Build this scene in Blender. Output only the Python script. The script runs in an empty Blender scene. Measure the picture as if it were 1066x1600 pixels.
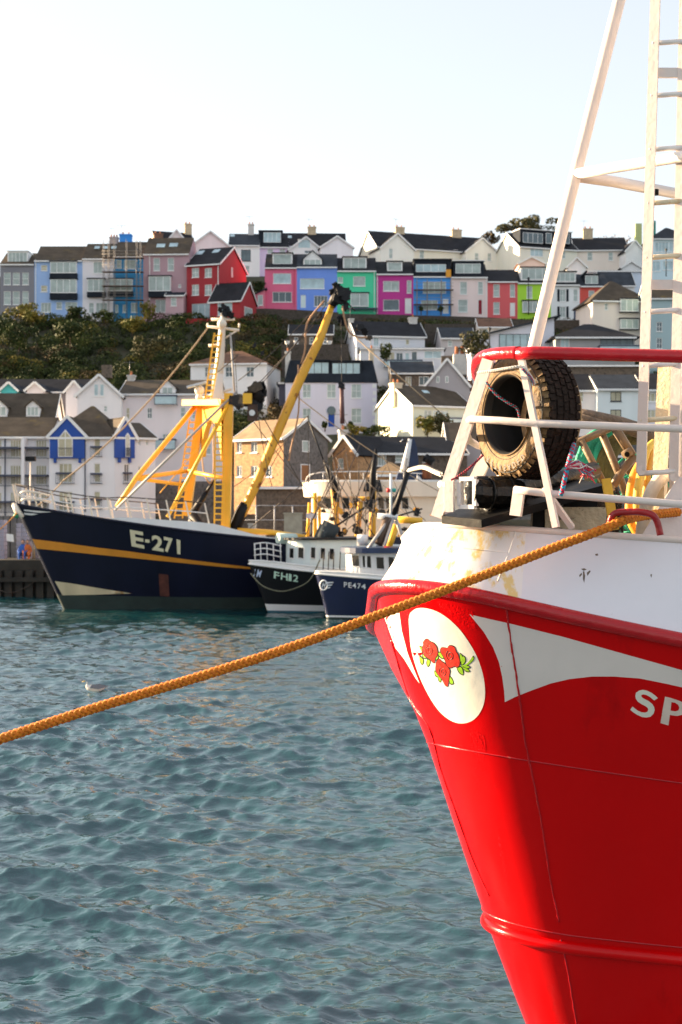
import bpy, bmesh, math, random
import numpy as np
from mathutils import Vector, Matrix
from mathutils.bvhtree import BVHTree
from mathutils.geometry import delaunay_2d_cdt
random.seed(7)
R = math.radians
scene = bpy.context.scene
COL = scene.collection
# ---------------------------------------------------------------- camera, sky, sun, exposure
F = 2222.2          # focal length in pixels of the 1066x1600 photograph
CAMZ = 5.0
cam_d = bpy.data.cameras.new("camera"); cam = bpy.data.objects.new("camera", cam_d); COL.objects.link(cam)
cam.location = (0, 0, CAMZ); cam.rotation_euler = (R(90), 0, 0)
cam_d.sensor_fit = 'VERTICAL'; cam_d.sensor_height = 36; cam_d.sensor_width = 24; cam_d.lens = 50
cam_d.clip_start = 0.1; cam_d.clip_end = 6000
cam_d.dof.use_dof = True; cam_d.dof.focus_distance = 8.6; cam_d.dof.aperture_fstop = 5.0
scene.camera = cam
SUN_AZ = 160.0      # degrees counter-clockwise from +X (to the left, a little beyond)
SUN_EL = 13.0
w = bpy.data.worlds.new("World"); scene.world = w; w.use_nodes = True
nt = w.node_tree; nt.nodes.clear()
sky = nt.nodes.new("ShaderNodeTexSky"); sky.sky_type = 'NISHITA'; sky.sun_disc = False
sky.sun_elevation = R(SUN_EL); sky.sun_rotation = R(90 - SUN_AZ); sky.altitude = 0
sky.air_density = 1.0; sky.dust_density = 1.0; sky.ozone_density = 2.2
bg = nt.nodes.new("ShaderNodeBackground"); bg.inputs[1].default_value = 0.105
wo = nt.nodes.new("ShaderNodeOutputWorld")
hs = nt.nodes.new("ShaderNodeHueSaturation"); hs.inputs["Saturation"].default_value = .62
wm = nt.nodes.new("ShaderNodeMix"); wm.data_type = 'RGBA'; wm.blend_type = 'MULTIPLY'; wm.inputs[0].default_value = 1; wm.inputs[7].default_value = (1.11, 1.0, .91, 1)
nt.links.new(sky.outputs[0], hs.inputs["Color"]); nt.links.new(hs.outputs[0], wm.inputs[6]); # thin even high haze in front of the clear sky
veil = nt.nodes.new("ShaderNodeMix"); veil.data_type = 'RGBA'; veil.inputs[0].default_value = .50; veil.inputs[6].default_value = (1.80, 1.90, 2.02, 1)
nt.links.new(wm.outputs[2], veil.inputs[7]); nt.links.new(veil.outputs[2], bg.inputs[0]); nt.links.new(bg.outputs[0], wo.inputs[0])
sd = bpy.data.lights.new("sun", 'SUN'); sd.energy = 5.0; sd.angle = R(0.5); sd.color = (1.0, 0.75, 0.47)
sun = bpy.data.objects.new("sun", sd); COL.objects.link(sun)
sv = Vector((math.cos(R(SUN_AZ)) * math.cos(R(SUN_EL)), math.sin(R(SUN_AZ)) * math.cos(R(SUN_EL)), math.sin(R(SUN_EL))))
sun.rotation_euler = sv.to_track_quat('Z', 'Y').to_euler(); sun.location = (-40, 20, 60)
vs = scene.view_settings; vs.view_transform = 'Standard'; vs.look = 'None'; vs.gamma = 1; vs.use_curve_mapping = False
vs.exposure = 2.1

# ---------------------------------------------------------------- helpers
def P(u, v, Y):
    "the world point that stands Y metres out behind photograph position (u, v)"
    return Vector(((u - 533) / F * Y, Y, CAMZ - (v - 800) / F * Y))
def lin(c):
    return tuple((x / 255 / 12.92 if x / 255 <= .04045 else ((x / 255 + .055) / 1.055) ** 2.4) for x in c)
MATS = {}
def mat(name, col, rough=.6, metal=0.0, var=0.12, scale=3.0, bump=0.0, bscale=30.0, spot=None, spot_amt=.5, spot_scale=4.0,
        spec=.5, streak=False, coat=0.0, spot2=None):
    "procedural paint / stone / metal. col is linear RGB; var = value mottling; spot = second colour in patches (rust, moss, dirt)"
    if name in MATS: return MATS[name]
    m = bpy.data.materials.new(name); m.use_nodes = True; t = m.node_tree; n = t.nodes; L = t.links
    b = n["Principled BSDF"]; b.inputs["Roughness"].default_value = rough; b.inputs["Metallic"].default_value = metal
    b.inputs["Specular IOR Level"].default_value = spec; b.inputs["Coat Weight"].default_value = coat
    tc = n.new("ShaderNodeTexCoord")
    mp = n.new("ShaderNodeMapping"); L.new(tc.outputs["Object"], mp.inputs[0])
    if streak: mp.inputs["Scale"].default_value = (1, 1, .12)
    n1 = n.new("ShaderNodeTexNoise"); n1.inputs["Scale"].default_value = scale; n1.inputs["Detail"].default_value = 6; n1.inputs["Roughness"].default_value = .6
    L.new(mp.outputs[0], n1.inputs[0])
    r1 = n.new("ShaderNodeMapRange"); r1.inputs[1].default_value = .3; r1.inputs[2].default_value = .7
    r1.inputs[3].default_value = 1 - var; r1.inputs[4].default_value = 1 + var; L.new(n1.outputs[0], r1.inputs[0])
    mx = n.new("ShaderNodeVectorMath"); mx.operation = 'SCALE'; mx.inputs[0].default_value = col[:3]; L.new(r1.outputs[0], mx.inputs[3])
    out = mx.outputs[0]
    if spot:
        n2 = n.new("ShaderNodeTexNoise"); n2.inputs["Scale"].default_value = spot_scale; n2.inputs["Detail"].default_value = 8; n2.inputs["Roughness"].default_value = .65
        mp2 = n.new("ShaderNodeMapping"); mp2.inputs["Location"].default_value = (3.3, 7.1, 1.7); L.new(tc.outputs["Object"], mp2.inputs[0])
        if streak: mp2.inputs["Scale"].default_value = (1, 1, .15)
        L.new(mp2.outputs[0], n2.inputs[0])
        r2 = n.new("ShaderNodeMapRange"); th = .72 - .34 * spot_amt
        r2.inputs[1].default_value = th; r2.inputs[2].default_value = th + .09; r2.inputs[3].default_value = 0; r2.inputs[4].default_value = 1; r2.clamp = True
        L.new(n2.outputs[0], r2.inputs[0])
        mc = n.new("ShaderNodeMix"); mc.data_type = 'RGBA'; L.new(r2.outputs[0], mc.inputs[0]); L.new(out, mc.inputs[6])
        mc.inputs[7].default_value = (*spot[:3], 1); out = mc.outputs[2]
    if spot2:      # (colour, threshold, scale): rarer worn patches
        n3 = n.new("ShaderNodeTexNoise"); n3.inputs["Scale"].default_value = spot2[2]; n3.inputs["Detail"].default_value = 9; n3.inputs["Roughness"].default_value = .7
        mp3 = n.new("ShaderNodeMapping"); mp3.inputs["Location"].default_value = (1.3, 4.1, 9.7); L.new(tc.outputs["Object"], mp3.inputs[0])
        if streak: mp3.inputs["Scale"].default_value = (1, 1, .3)
        L.new(mp3.outputs[0], n3.inputs[0]); r3 = n.new("ShaderNodeMapRange"); r3.clamp = True; L.new(n3.outputs[0], r3.inputs[0])
        r3.inputs[1].default_value = spot2[1]; r3.inputs[2].default_value = spot2[1] + .12; r3.inputs[3].default_value = 0; r3.inputs[4].default_value = .85
        m3 = n.new("ShaderNodeMix"); m3.data_type = 'RGBA'; L.new(r3.outputs[0], m3.inputs[0]); L.new(out, m3.inputs[6]); m3.inputs[7].default_value = (*spot2[0], 1); out = m3.outputs[2]
    L.new(out, b.inputs["Base Color"])
    if bump:
        nb = n.new("ShaderNodeTexNoise"); nb.inputs["Scale"].default_value = bscale; nb.inputs["Detail"].default_value = 5
        L.new(tc.outputs["Object"], nb.inputs[0])
        bp = n.new("ShaderNodeBump"); bp.inputs["Strength"].default_value = bump; bp.inputs["Distance"].default_value = .02
        L.new(nb.outputs[0], bp.inputs["Height"]); L.new(bp.outputs[0], b.inputs["Normal"])
    MATS[name] = m; return m
def mat_glass(name, col, rough=.08, spec=.6):
    return mat(name, col, rough, 0, .25, .7, spec=spec * .7)

class MB:
    "collects boxes, prisms and tubes and links them as ONE mesh object"
    def __init__(s): s.v = []; s.f = []; s.m = []; s.sm = []
    def add(s, vs_, fs, mi=0, smooth=False):
        k = len(s.v); s.v += [tuple(p) for p in vs_]
        for f in fs: s.f.append(tuple(i + k for i in f)); s.m.append(mi); s.sm.append(smooth)
        return s
    def box(s, x0, x1, y0, y1, z0, z1, mi=0):
        return s.add([(x0, y0, z0), (x1, y0, z0), (x1, y1, z0), (x0, y1, z0), (x0, y0, z1), (x1, y0, z1), (x1, y1, z1), (x0, y1, z1)],
                     [(0, 3, 2, 1), (4, 5, 6, 7), (0, 1, 5, 4), (1, 2, 6, 5), (2, 3, 7, 6), (3, 0, 4, 7)], mi)
    def bar(s, p, q, wd, ht, up=(0, 0, 1), mi=0):
        p = Vector(p); q = Vector(q); d = (q - p).normalized(); upv = Vector(up)
        sx = d.cross(upv)
        if sx.length < 1e-4: sx = d.cross(Vector((1, 0, 0)))
        sx.normalize(); uz = sx.cross(d)
        vs_ = []
        for c in (p, q):
            for (a, b) in ((-1, -1), (1, -1), (1, 1), (-1, 1)): vs_.append(c + sx * a * wd / 2 + uz * b * ht / 2)
        return s.add(vs_, [(3, 2, 1, 0), (4, 5, 6, 7), (0, 1, 5, 4), (1, 2, 6, 5), (2, 3, 7, 6), (3, 0, 4, 7)], mi)
    def tube(s, pts, r, n=8, mi=0, caps=True, smooth=True):
        pts = [Vector(p) for p in pts]; k = len(pts)
        rs = r if isinstance(r, (list, tuple)) else [r] * k
        t0 = (pts[1] - pts[0]).normalized(); ref = Vector((0, 0, 1)) if abs(t0.z) < .9 else Vector((1, 0, 0))
        nrm = (ref - t0 * ref.dot(t0)).normalized(); vs_ = []; fs = []
        for i, p in enumerate(pts):
            t = (pts[min(i + 1, k - 1)] - pts[max(i - 1, 0)]).normalized()
            nrm = (nrm - t * nrm.dot(t))
            nrm = nrm.normalized() if nrm.length > 1e-6 else t.orthogonal().normalized()
            bn = t.cross(nrm)
            for j in range(n):
                a = 2 * math.pi * j / n; vs_.append(p + (nrm * math.cos(a) + bn * math.sin(a)) * rs[i])
        for i in range(k - 1):
            for j in range(n):
                fs.append((i * n + j, i * n + (j + 1) % n, (i + 1) * n + (j + 1) % n, (i + 1) * n + j))
        s.add(vs_, fs, mi, smooth)
        if caps:
            s.f.append(tuple(len(s.v) - k * n + j for j in reversed(range(n)))); s.m.append(mi); s.sm.append(False)
            s.f.append(tuple(len(s.v) - n + j for j in range(n))); s.m.append(mi); s.sm.append(False)
        return s
    def prism(s, poly, axis, a0, a1, mi=0):
        "polygon of (p, q) pairs swept along axis x, y or z"
        def mk(p, q, a): return {'x': (a, p, q), 'y': (p, a, q), 'z': (p, q, a)}[axis]
        n = len(poly); vs_ = [mk(p, q, a0) for p, q in poly] + [mk(p, q, a1) for p, q in poly]
        fs = [tuple(range(n)), tuple(reversed(range(n, 2 * n)))] + [(i, n + i, n + (i + 1) % n, (i + 1) % n) for i in range(n)]
        return s.add(vs_, fs, mi)
    def slab(s, quad, th, mi=0):
        "a thick sheet below the given polygon (thickness along the normal)"
        q = [Vector(p) for p in quad]; nn = (q[1] - q[0]).cross(q[-1] - q[0]).normalized()
        if nn.z < 0: nn = -nn; q.reverse()
        b = [p - nn * th for p in q]; n = len(q)
        return s.add(q + b, [tuple(range(n)), tuple(reversed(range(n, 2 * n)))] + [(n + i, n + (i + 1) % n, (i + 1) % n, i) for i in range(n)], mi)
    def ball(s, c, r, mi=0, n=8, sc=(1, 1, 1)):
        vs_ = []; fs = []; m = n // 2 + 1
        for i in range(m + 1):
            th = math.pi * i / m
            for j in range(n):
                ph = 2 * math.pi * j / n
                vs_.append((c[0] + r * sc[0] * math.sin(th) * math.cos(ph), c[1] + r * sc[1] * math.sin(th) * math.sin(ph), c[2] + r * sc[2] * math.cos(th)))
        for i in range(m):
            for j in range(n): fs.append((i * n + j, (i + 1) * n + j, (i + 1) * n + (j + 1) % n, i * n + (j + 1) % n))
        return s.add(vs_, fs, mi, True)
    def build(s, name, mats, parent=None, label=None, cat=None, group=None, kind=None, loc=None, fix=True):
        me = bpy.data.meshes.new(name); me.from_pydata([tuple(v) for v in s.v], [], s.f)
        for m_ in (mats if isinstance(mats, (list, tuple)) else [mats]): me.materials.append(m_)
        me.polygons.foreach_set("material_index", s.m); me.polygons.foreach_set("use_smooth", s.sm)
        me.update()
        if fix:
            bm = bmesh.new(); bm.from_mesh(me); bmesh.ops.recalc_face_normals(bm, faces=bm.faces); bm.to_mesh(me); bm.free()
        o = bpy.data.objects.new(name, me); COL.objects.link(o)
        if parent: o.parent = parent
        if loc is not None: o.location = loc
        return tag(o, label, cat, group, kind)
def tag(o, label=None, cat=None, group=None, kind=None):
    if label: o["label"] = label
    if cat: o["category"] = cat
    if group: o["group"] = group
    if kind: o["kind"] = kind
    return o
def empty(name, loc, rz=0, label=None, cat=None, group=None, parent=None):
    o = bpy.data.objects.new(name, None); COL.objects.link(o); o.location = loc; o.rotation_euler = (0, 0, rz); o.empty_display_size = .3
    if parent: o.parent = parent
    return tag(o, label, cat, group)
def world_root(name, loc, label, cat, group=None):
    "an Empty at the thing's base whose parts are written in world coordinates"
    e = empty(name, loc, 0, label, cat, group); e["_w"] = 1; return e
def wpart(mb, name, mats, root, label=None, kind=None, parent=None):
    "part given in world coordinates below a root Empty that is unrotated"
    L0 = Vector(root.location)
    mb.v = [tuple(Vector(v) - L0) for v in mb.v]
    return mb.build(name, mats, parent or root, label=label, kind=kind)
def arc_pts(c, r, a0, a1, n, ax=Vector((1, 0, 0)), ay=Vector((0, 0, 1))):
    return [Vector(c) + ax * r * math.cos(a0 + (a1 - a0) * i / n) + ay * r * math.sin(a0 + (a1 - a0) * i / n) for i in range(n + 1)]
def spline(pts, n=6):
    "Catmull-Rom through the points"
    pts = [Vector(p) for p in pts]; out = []
    for i in range(len(pts) - 1):
        p0 = pts[max(i - 1, 0)]; p1 = pts[i]; p2 = pts[i + 1]; p3 = pts[min(i + 2, len(pts) - 1)]
        for k in range(n):
            t = k / n
            out.append(.5 * ((2 * p1) + (-p0 + p2) * t + (2 * p0 - 5 * p1 + 4 * p2 - p3) * t * t + (-p0 + 3 * p1 - 3 * p2 + p3) * t ** 3))
    out.append(pts[-1]); return out
def interp(x, xs, ys):
    return float(np.interp(x, xs, ys))
# ---------------------------------------------------------------- water
def water_mat():
    m = bpy.data.materials.new("harbour water"); m.use_nodes = True; t = m.node_tree; n = t.nodes; L = t.links
    b = n["Principled BSDF"]; b.inputs["Roughness"].default_value = .05; b.inputs["IOR"].default_value = 2.0; b.inputs["Specular Tint"].default_value = (.74, .94, 1.0, 1)
    tc = n.new("ShaderNodeTexCoord")
    ns = n.new("ShaderNodeTexNoise"); ns.inputs["Scale"].default_value = .12; ns.inputs["Detail"].default_value = 4; L.new(tc.outputs["Object"], ns.inputs[0])
    cr = n.new("ShaderNodeValToRGB"); cr.color_ramp.elements[0].position = .3; cr.color_ramp.elements[1].position = .7
    cr.color_ramp.elements[0].color = (.005, .034, .038, 1); cr.color_ramp.elements[1].color = (.007, .044, .050, 1)
    L.new(ns.outputs[0], cr.inputs[0]); L.new(cr.outputs[0], b.inputs["Base Color"])
    n1 = n.new("ShaderNodeTexNoise"); n1.inputs["Scale"].default_value = 3.6; n1.inputs["Detail"].default_value = 2; n1.inputs["Roughness"].default_value = .5; n1.inputs["Distortion"].default_value = .6
    mp = n.new("ShaderNodeMapping"); mp.inputs["Scale"].default_value = (.75, 1.2, 1); mp.inputs["Rotation"].default_value = (0, 0, R(12)); L.new(tc.outputs["Object"], mp.inputs[0]); L.new(mp.outputs[0], n1.inputs[0])
    n2 = n.new("ShaderNodeTexNoise"); n2.inputs["Scale"].default_value = 13; n2.inputs["Detail"].default_value = 4; n2.inputs["Distortion"].default_value = .8; L.new(mp.outputs[0], n2.inputs[0])
    ad = n.new("ShaderNodeMath"); ad.operation = 'MULTIPLY_ADD'; ad.inputs[1].default_value = .12; L.new(n2.outputs[0], ad.inputs[0]); L.new(n1.outputs[0], ad.inputs[2])
    bp = n.new("ShaderNodeBump"); bp.inputs["Strength"].default_value = .6; bp.inputs["Distance"].default_value = .05
    L.new(ad.outputs[0], bp.inputs["Height"]); L.new(bp.outputs[0], b.inputs["Normal"])
    return m
def water():
    rng = np.random.default_rng(5)
    # rows denser close by
    y = [7.0]
    while y[-1] < 98: y.append(y[-1] + max(.045, y[-1] * .0025))
    y = np.array(y); nx = 600
    tt = np.linspace(-1, 1, nx); X = np.outer(.29 * y + 1.6, tt); Y = np.repeat(y[:, None], nx, 1)
    Z = np.zeros_like(X); DX = np.zeros_like(X); DY = np.zeros_like(X)
    main = R(255)
    for i in range(150):
        lam = 0.14 * (3.0 / .14) ** rng.random()
        k = 2 * np.pi / lam; a = main + rng.normal(0, .6)
        A = .0106 * lam * rng.uniform(.5, 1.25)
        if lam > .8: A *= .66
        if lam > 1.9: A *= .55
        ph = rng.uniform(0, 6.28)
        fade = np.clip((lam / np.maximum(.0036 * Y, .04) - 1.5) / 2, 0, 1)
        arg = k * (np.cos(a) * X + np.sin(a) * Y) + ph
        Z += A * fade * np.cos(arg)
        q = A * .85 * fade * np.sin(arg); DX -= q * np.cos(a); DY -= q * np.sin(a)
    patch = .8 + .35 * np.sin(.31 * X + .17 * Y + 1) * np.sin(.11 * Y - .23 * X)
    Z *= patch
    V = np.stack([X + DX * patch, Y + DY * patch, Z], -1).reshape(-1, 3)
    ny = len(y); idx = np.arange(ny * nx).reshape(ny, nx)
    Q = np.stack([idx[:-1, :-1], idx[:-1, 1:], idx[1:, 1:], idx[1:, :-1]], -1).reshape(-1, 4)
    # the rest of the harbour round it: flat ring joined as extra quads
    far = [(-900, -300, 0), (900, -300, 0), (900, 7.0, 0), (-900, 7.0, 0), (-900, 98, 0), (900, 98, 0),
           (X[0, 0], 7.0, 0), (X[0, -1], 7.0, 0), (X[-1, 0], 98, 0), (X[-1, -1], 98, 0)]
    k = len(V); V = np.concatenate([V, np.array(far) + np.array([0, 0, -.01])])
    extra = [(k, k + 1, k + 2, k + 3), (k + 3, k + 6, k + 8, k + 4), (k + 7, k + 2, k + 5, k + 9)]
    me = bpy.data.meshes.new("water"); me.from_pydata([], [], [])
    nq = len(Q); me.vertices.add(len(V)); me.vertices.foreach_set("co", V.astype(np.float32).ravel())
    allq = np.concatenate([Q, np.array(extra)]); me.loops.add(len(allq) * 4); me.loops.foreach_set("vertex_index", allq.ravel().astype(np.int32))
    me.polygons.add(len(allq)); me.polygons.foreach_set("loop_start", np.arange(len(allq), dtype=np.int32) * 4)
    me.polygons.foreach_set("use_smooth", np.ones(len(allq), dtype=bool)); me.update(calc_edges=True); me.validate()
    me.materials.append(water_mat())
    o = bpy.data.objects.new("water", me); COL.objects.link(o); tag(o, "wind-rippled teal harbour water between the moored boats", kind="structure")
water()

# ---------------------------------------------------------------- terrain
TY = [0, 96, 97, 101, 126, 140, 152, 165, 178, 190, 200, 214, 221, 236, 246, 258, 276, 300, 420, 900]
TZ = [-6, -6, 2.3, 2.4, 2.5, 3.0, 5.0, 8.6, 14.5, 19.5, 24.5, 33.0, 34.9, 35.4, 40.5, 48.0, 50.0, 50.0, 44.0, 30.0]
def ground_z(x, y):
    return interp(y, TY, TZ)
def terrain():
    mb = MB(); xs = list(np.linspace(-260, 260, 130)); ys = [97, 101, 110, 126, 133, 140, 146] + list(np.linspace(152, 300, 60)) + [360, 420, 600, 900]
    g = []
    for yy in ys:
        for xx in xs:
            n = 0
            if 160 < yy < 216: n = 1.0 * math.sin(xx * .21 + yy * .13) * math.sin(yy * .31 - xx * .08)
            g.append((xx, yy, ground_z(xx, yy) + n * .6 - .15))
    nx = len(xs); fs = [(j * nx + i, j * nx + i + 1, (j + 1) * nx + i + 1, (j + 1) * nx + i) for j in range(len(ys) - 1) for i in range(nx - 1)]
    mb.add(g, fs, 0, True)
    m = mat("hillside earth and scrub", (.045, .045, .022), .95, 0, .45, .12, .8, 1.2, spot=(.085, .055, .03), spot_amt=.5, spot_scale=.15)
    mb.build("hillside", m, label="steep scrubby hillside below the painted terrace", kind="structure", fix=False)
terrain()
m_quay = mat("dark tidal quay concrete", (.030, .027, .022), .85, 0, .35, 1.2, .6, 6, spot=(.07, .055, .03), spot_amt=.35, spot_scale=1.1)
m_tarmac = mat("quay paving", (.16, .15, .14), .9, 0, .15, .6)
def quay():
    # left pier (dark piles) and the long quay behind the boats
    q = MB(); q.box(-70, -13.9, 84, 97.5, 1.55, 2.17); q.build("pier_deck", m_quay, label="dark pier deck behind the navy trawler bow", kind="structure")
    root = empty("timber_pier_front", (-20, 84, 0), 0, "dark weed-covered timber piling under the pier behind the trawler bow", "piling")
    for i in range(22):
        x = -26 + i * .62 - (-20)
        MB().box(x, x + .42, -.35 + .05 * (i % 3), 0.0, -1.5, 1.54).build("pile", m_quay, root)
    MB().box(-30, 6, 0.05, .3, -1.5, 1.545).build("back_wall", m_quay, root)
    MB().box(-7, 6.1, -.55, -.36, .9, 1.15).build("waling_beam", m_quay, root)
    s = MB(); s.box(-70, 160, 97.2, 126.5, -2, 2.44); s.build("quay_wall", [m_quay], label="stone quay behind the moored fishing boats", kind="structure")
quay()
# ---------------------------------------------------------------- hull builder shared by all boats
class Hull:
    """origin O (bow tip on the deck line), axis angle of the stern direction; prof(v) -> (z at bow, set-back, nose radius, half angle deg,
    straight length, fade length); sheer(v, s) lowers z with the distance s aft. Port side is l > 0 (towards the camera)."""
    def __init__(h, O, ang, length, prof, sheer, nose=8, ls=None):
        h.O = Vector(O); h.a = Vector((math.cos(ang), math.sin(ang), 0)); h.p = Vector((math.sin(ang), -math.cos(ang), 0))
        h.len = length; h.prof = prof; h.sheer = sheer; h.nose = nose
        h.ls = ls or [.12, .25, .4, .55, .7, .85, 1, 1.2, 1.4, 1.6, 1.9, 2.2, 2.6, 3, 3.5, 4, 4.6, 5.3, 6, 7, 8, 9, 10, 11, 12, 13, 14, 16, 18, 20, 22, 24, 26, 28, 30]
    def row(h, v):
        z0, d, r, al, l1, L = h.prof(v); al = R(al); pts = []
        for i in range(h.nose + 1):
            ph = (math.pi / 2 - al) * i / h.nose
            pts.append((d + r * (1 - math.cos(ph)), r * math.sin(ph)))
        s, b = pts[-1]; l = 0
        for l2 in h.ls:
            k = 6; dl = (l2 - l) / k; done = False
            for q in range(k):
                lm = l + (q + .5) * dl; th = al if lm < l1 else al * max(0, 1 - (lm - l1) / L)
                ds = math.cos(th) * dl; db = math.sin(th) * dl
                if s + ds > h.len: f = (h.len - s) / ds; s = h.len; b += db * f; done = True; break
                s += ds; b += db
            l = l2; pts.append((s, b))
            if done: continue
        n = h.nose + 1 + len(h.ls); pts = pts[:n]
        return [h.O + h.a * s_ + h.p * b_ + Vector((0, 0, 0)) for s_, b_ in pts], pts, z0
    def pt(h, s, b, v):
        z0 = h.prof(v)[0]; q = h.O + h.a * s + h.p * b; return Vector((q.x, q.y, z0 - h.sheer(v, s)))
    def line(h, v, out=0.0, dz=0.0, lmax=99, side=0):
        "full polyline starboard -> bow -> port at level v, optionally pushed outward"
        _, pts, z0 = h.row(v); res = []
        for sgn in (-1, 1):
            part = []
            for i, (s, b) in enumerate(pts):
                if i > h.nose and h.ls[min(i - h.nose - 1, len(h.ls) - 1)] > lmax: break
                if i < len(pts) - 1 and (pts[i + 1][0] - s) ** 2 + (pts[i + 1][1] - b) ** 2 > 1e-9:
                    dx, dy = pts[i + 1][0] - s, pts[i + 1][1] - b
                elif i > 0: dx, dy = pts[i][0] - pts[i - 1][0], pts[i][1] - pts[i - 1][1]
                if i == 0: dx, dy = 0, 1
                ln = math.hypot(dx, dy) or 1
                if ln < 1e-7: continue
                q = h.pt(s - dy / ln * out, (b + dx / ln * out), v)
                if i == 0 and sgn == 1: continue
                q2 = h.O + h.a * (s - dy / ln * out) + h.p * sgn * (b + dx / ln * out); part.append(Vector((q2.x, q2.y, q.z + dz)))
            res.append(part)
        if side == 1: return [res[0][0]] + res[1]
        return list(reversed(res[0])) + res[1]
    def mesh(h, vs_, mb=None, mi=lambda v, i: 0, transom=True):
        mb = mb or MB(); rows = [h.line(v) for v in vs_]; n = min(len(r) for r in rows); rows = [r[:n] for r in rows]
        V = [p for r in rows for p in r]; m = len(rows); base = len(mb.v)
        for j in range(m - 1):
            for i in range(n - 1):
                pass
        mb.v += [tuple(p) for p in V]
        for j in range(m - 1):
            for i in range(n - 1):
                a, b_, c, d = base + j * n + i, base + j * n + i + 1, base + (j + 1) * n + i + 1, base + (j + 1) * n + i
                if (Vector(mb.v[a]) - Vector(mb.v[b_])).length < 1e-5: continue
                mb.f.append((a, d, c, b_)); mb.m.append(mi(vs_[j], i)); mb.sm.append(True)
            if transom:
                mb.f.append((base + j * n, base + (j + 1) * n, base + (j + 1) * n + n - 1, base + j * n + n - 1)); mb.m.append(mi(vs_[j], 0)); mb.sm.append(False)
        return mb
def bvh_of(mb):
    return BVHTree.FromPolygons([Vector(v) for v in mb.v], mb.f)
CAMP = Vector((0, 0, CAMZ))
def cast(bvh, u, v, off=.002, miss=None):
    d = (P(u, v, 1) - CAMP).normalized(); hit, n, i, dist = bvh.ray_cast(CAMP, d)
    if hit is None: return miss
    if n.dot(d) > 0: n = -n
    return hit + n * off
def decal(bvh, poly, off=.002, step=6, holes=()):
    "fills a closed outline (photograph positions) with small faces lying on the surface"
    mb = MB(); pts = [Vector((float(a), float(b))) for a, b in poly]; edges = [(i, (i + 1) % len(pts)) for i in range(len(pts))]
    for h_ in holes:
        k = len(pts); pts += [Vector((float(a), float(b))) for a, b in h_]; edges += [(k + i, k + (i + 1) % len(h_)) for i in range(len(h_))]
    allp = [tuple(p) for p in pts]
    # densify edges
    P2 = []; E2 = []
    for (i, j) in edges:
        n = max(1, int((pts[j] - pts[i]).length / step)); k0 = len(P2)
        for q in range(n): P2.append(pts[i].lerp(pts[j], q / n))
        E2.append((k0, n, i, j))
    # rebuild loops
    loops = []; start = 0; P3 = []; e3 = []
    def loop(lp):
        k = len(P3); out = []
        for i in range(len(lp)):
            a = Vector(lp[i]); b = Vector(lp[(i + 1) % len(lp)]); n = max(1, int((b - a).length / step))
            for q in range(n): out.append(a.lerp(b, q / n))
        P3.extend(out); e3.extend((k + i, k + (i + 1) % len(out)) for i in range(len(out)))
    loop([tuple(map(float, p)) for p in poly])
    for h_ in holes: loop([tuple(map(float, p)) for p in h_])
    xs = [p.x for p in P3]; ys = [p.y for p in P3]
    def inside(x, y, lp):
        c = False; n = len(lp)
        for i in range(n):
            x0, y0 = lp[i]; x1, y1 = lp[(i + 1) % n]
            if (y0 > y) != (y1 > y) and x < (x1 - x0) * (y - y0) / (y1 - y0) + x0: c = not c
        return c
    gx = min(xs) + step * .5
    while gx < max(xs):
        gy = min(ys) + step * .5
        while gy < max(ys):
            if inside(gx, gy, poly) and not any(inside(gx, gy, h_) for h_ in holes): P3.append(Vector((gx, gy)))
            gy += step
        gx += step
    r = delaunay_2d_cdt(P3, e3, [], 0, 1e-4)
    vv, ff = r[0], r[2]; W = [cast(bvh, p.x, p.y, off) for p in vv]; fs = []
    for f in ff:
        c = sum((vv[i] for i in f), Vector((0, 0))) / len(f)
        if inside(c.x, c.y, poly) and not any(inside(c.x, c.y, h_) for h_ in holes) and all(W[i] is not None for i in f): fs.append(tuple(f))
    W = [q or Vector((0, 0, 0)) for q in W]; used = sorted({i for f in fs for i in f}); mp = {i: k for k, i in enumerate(used)}
    mb.add([W[i] for i in used], [tuple(mp[i] for i in f) for f in fs], 0, True)
    return mb
def text_polys(txt, bold=0.0, shear=0, size=1.0):
    "outlines of a word in the built-in font, tessellated: (verts, faces) in the word's own plane"
    cu = bpy.data.curves.new("t", 'FONT'); cu.body = txt; cu.size = size; cu.offset = bold; cu.shear = shear; cu.resolution_u = 3
    ob = bpy.data.objects.new("t", cu); COL.objects.link(ob); dg = bpy.context.evaluated_depsgraph_get()
    me = bpy.data.meshes.new_from_object(ob.evaluated_get(dg)); vs_ = [v.co.copy() for v in me.vertices]; fs = [tuple(p.vertices) for p in me.polygons]
    bpy.data.objects.remove(ob); bpy.data.curves.remove(cu); bpy.data.meshes.remove(me); return vs_, fs
def text_decal(bvh, ch, quad, off, bold=.02, shear=0):
    "one character stretched over the four photograph positions (bottom-left, bottom-right, top-right, top-left)"
    vs_, fs = text_polys(ch, bold, shear); xs = [v.x for v in vs_]; ys = [v.y for v in vs_]; mb = MB(); q = [Vector(c) for c in quad]
    W = []
    for v in vs_:
        a = (v.x - min(xs)) / (max(xs) - min(xs)); b = (v.y - min(ys)) / (max(ys) - min(ys))
        p = q[0].lerp(q[1], a).lerp(q[3].lerp(q[2], a), b); W.append(cast(bvh, p.x, p.y, off))
    ok = [x for x in W if x is not None]
    if not ok: return mb
    W = [x if x is not None else ok[0] for x in W]
    return mb.add(W, fs, 0)

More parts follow.
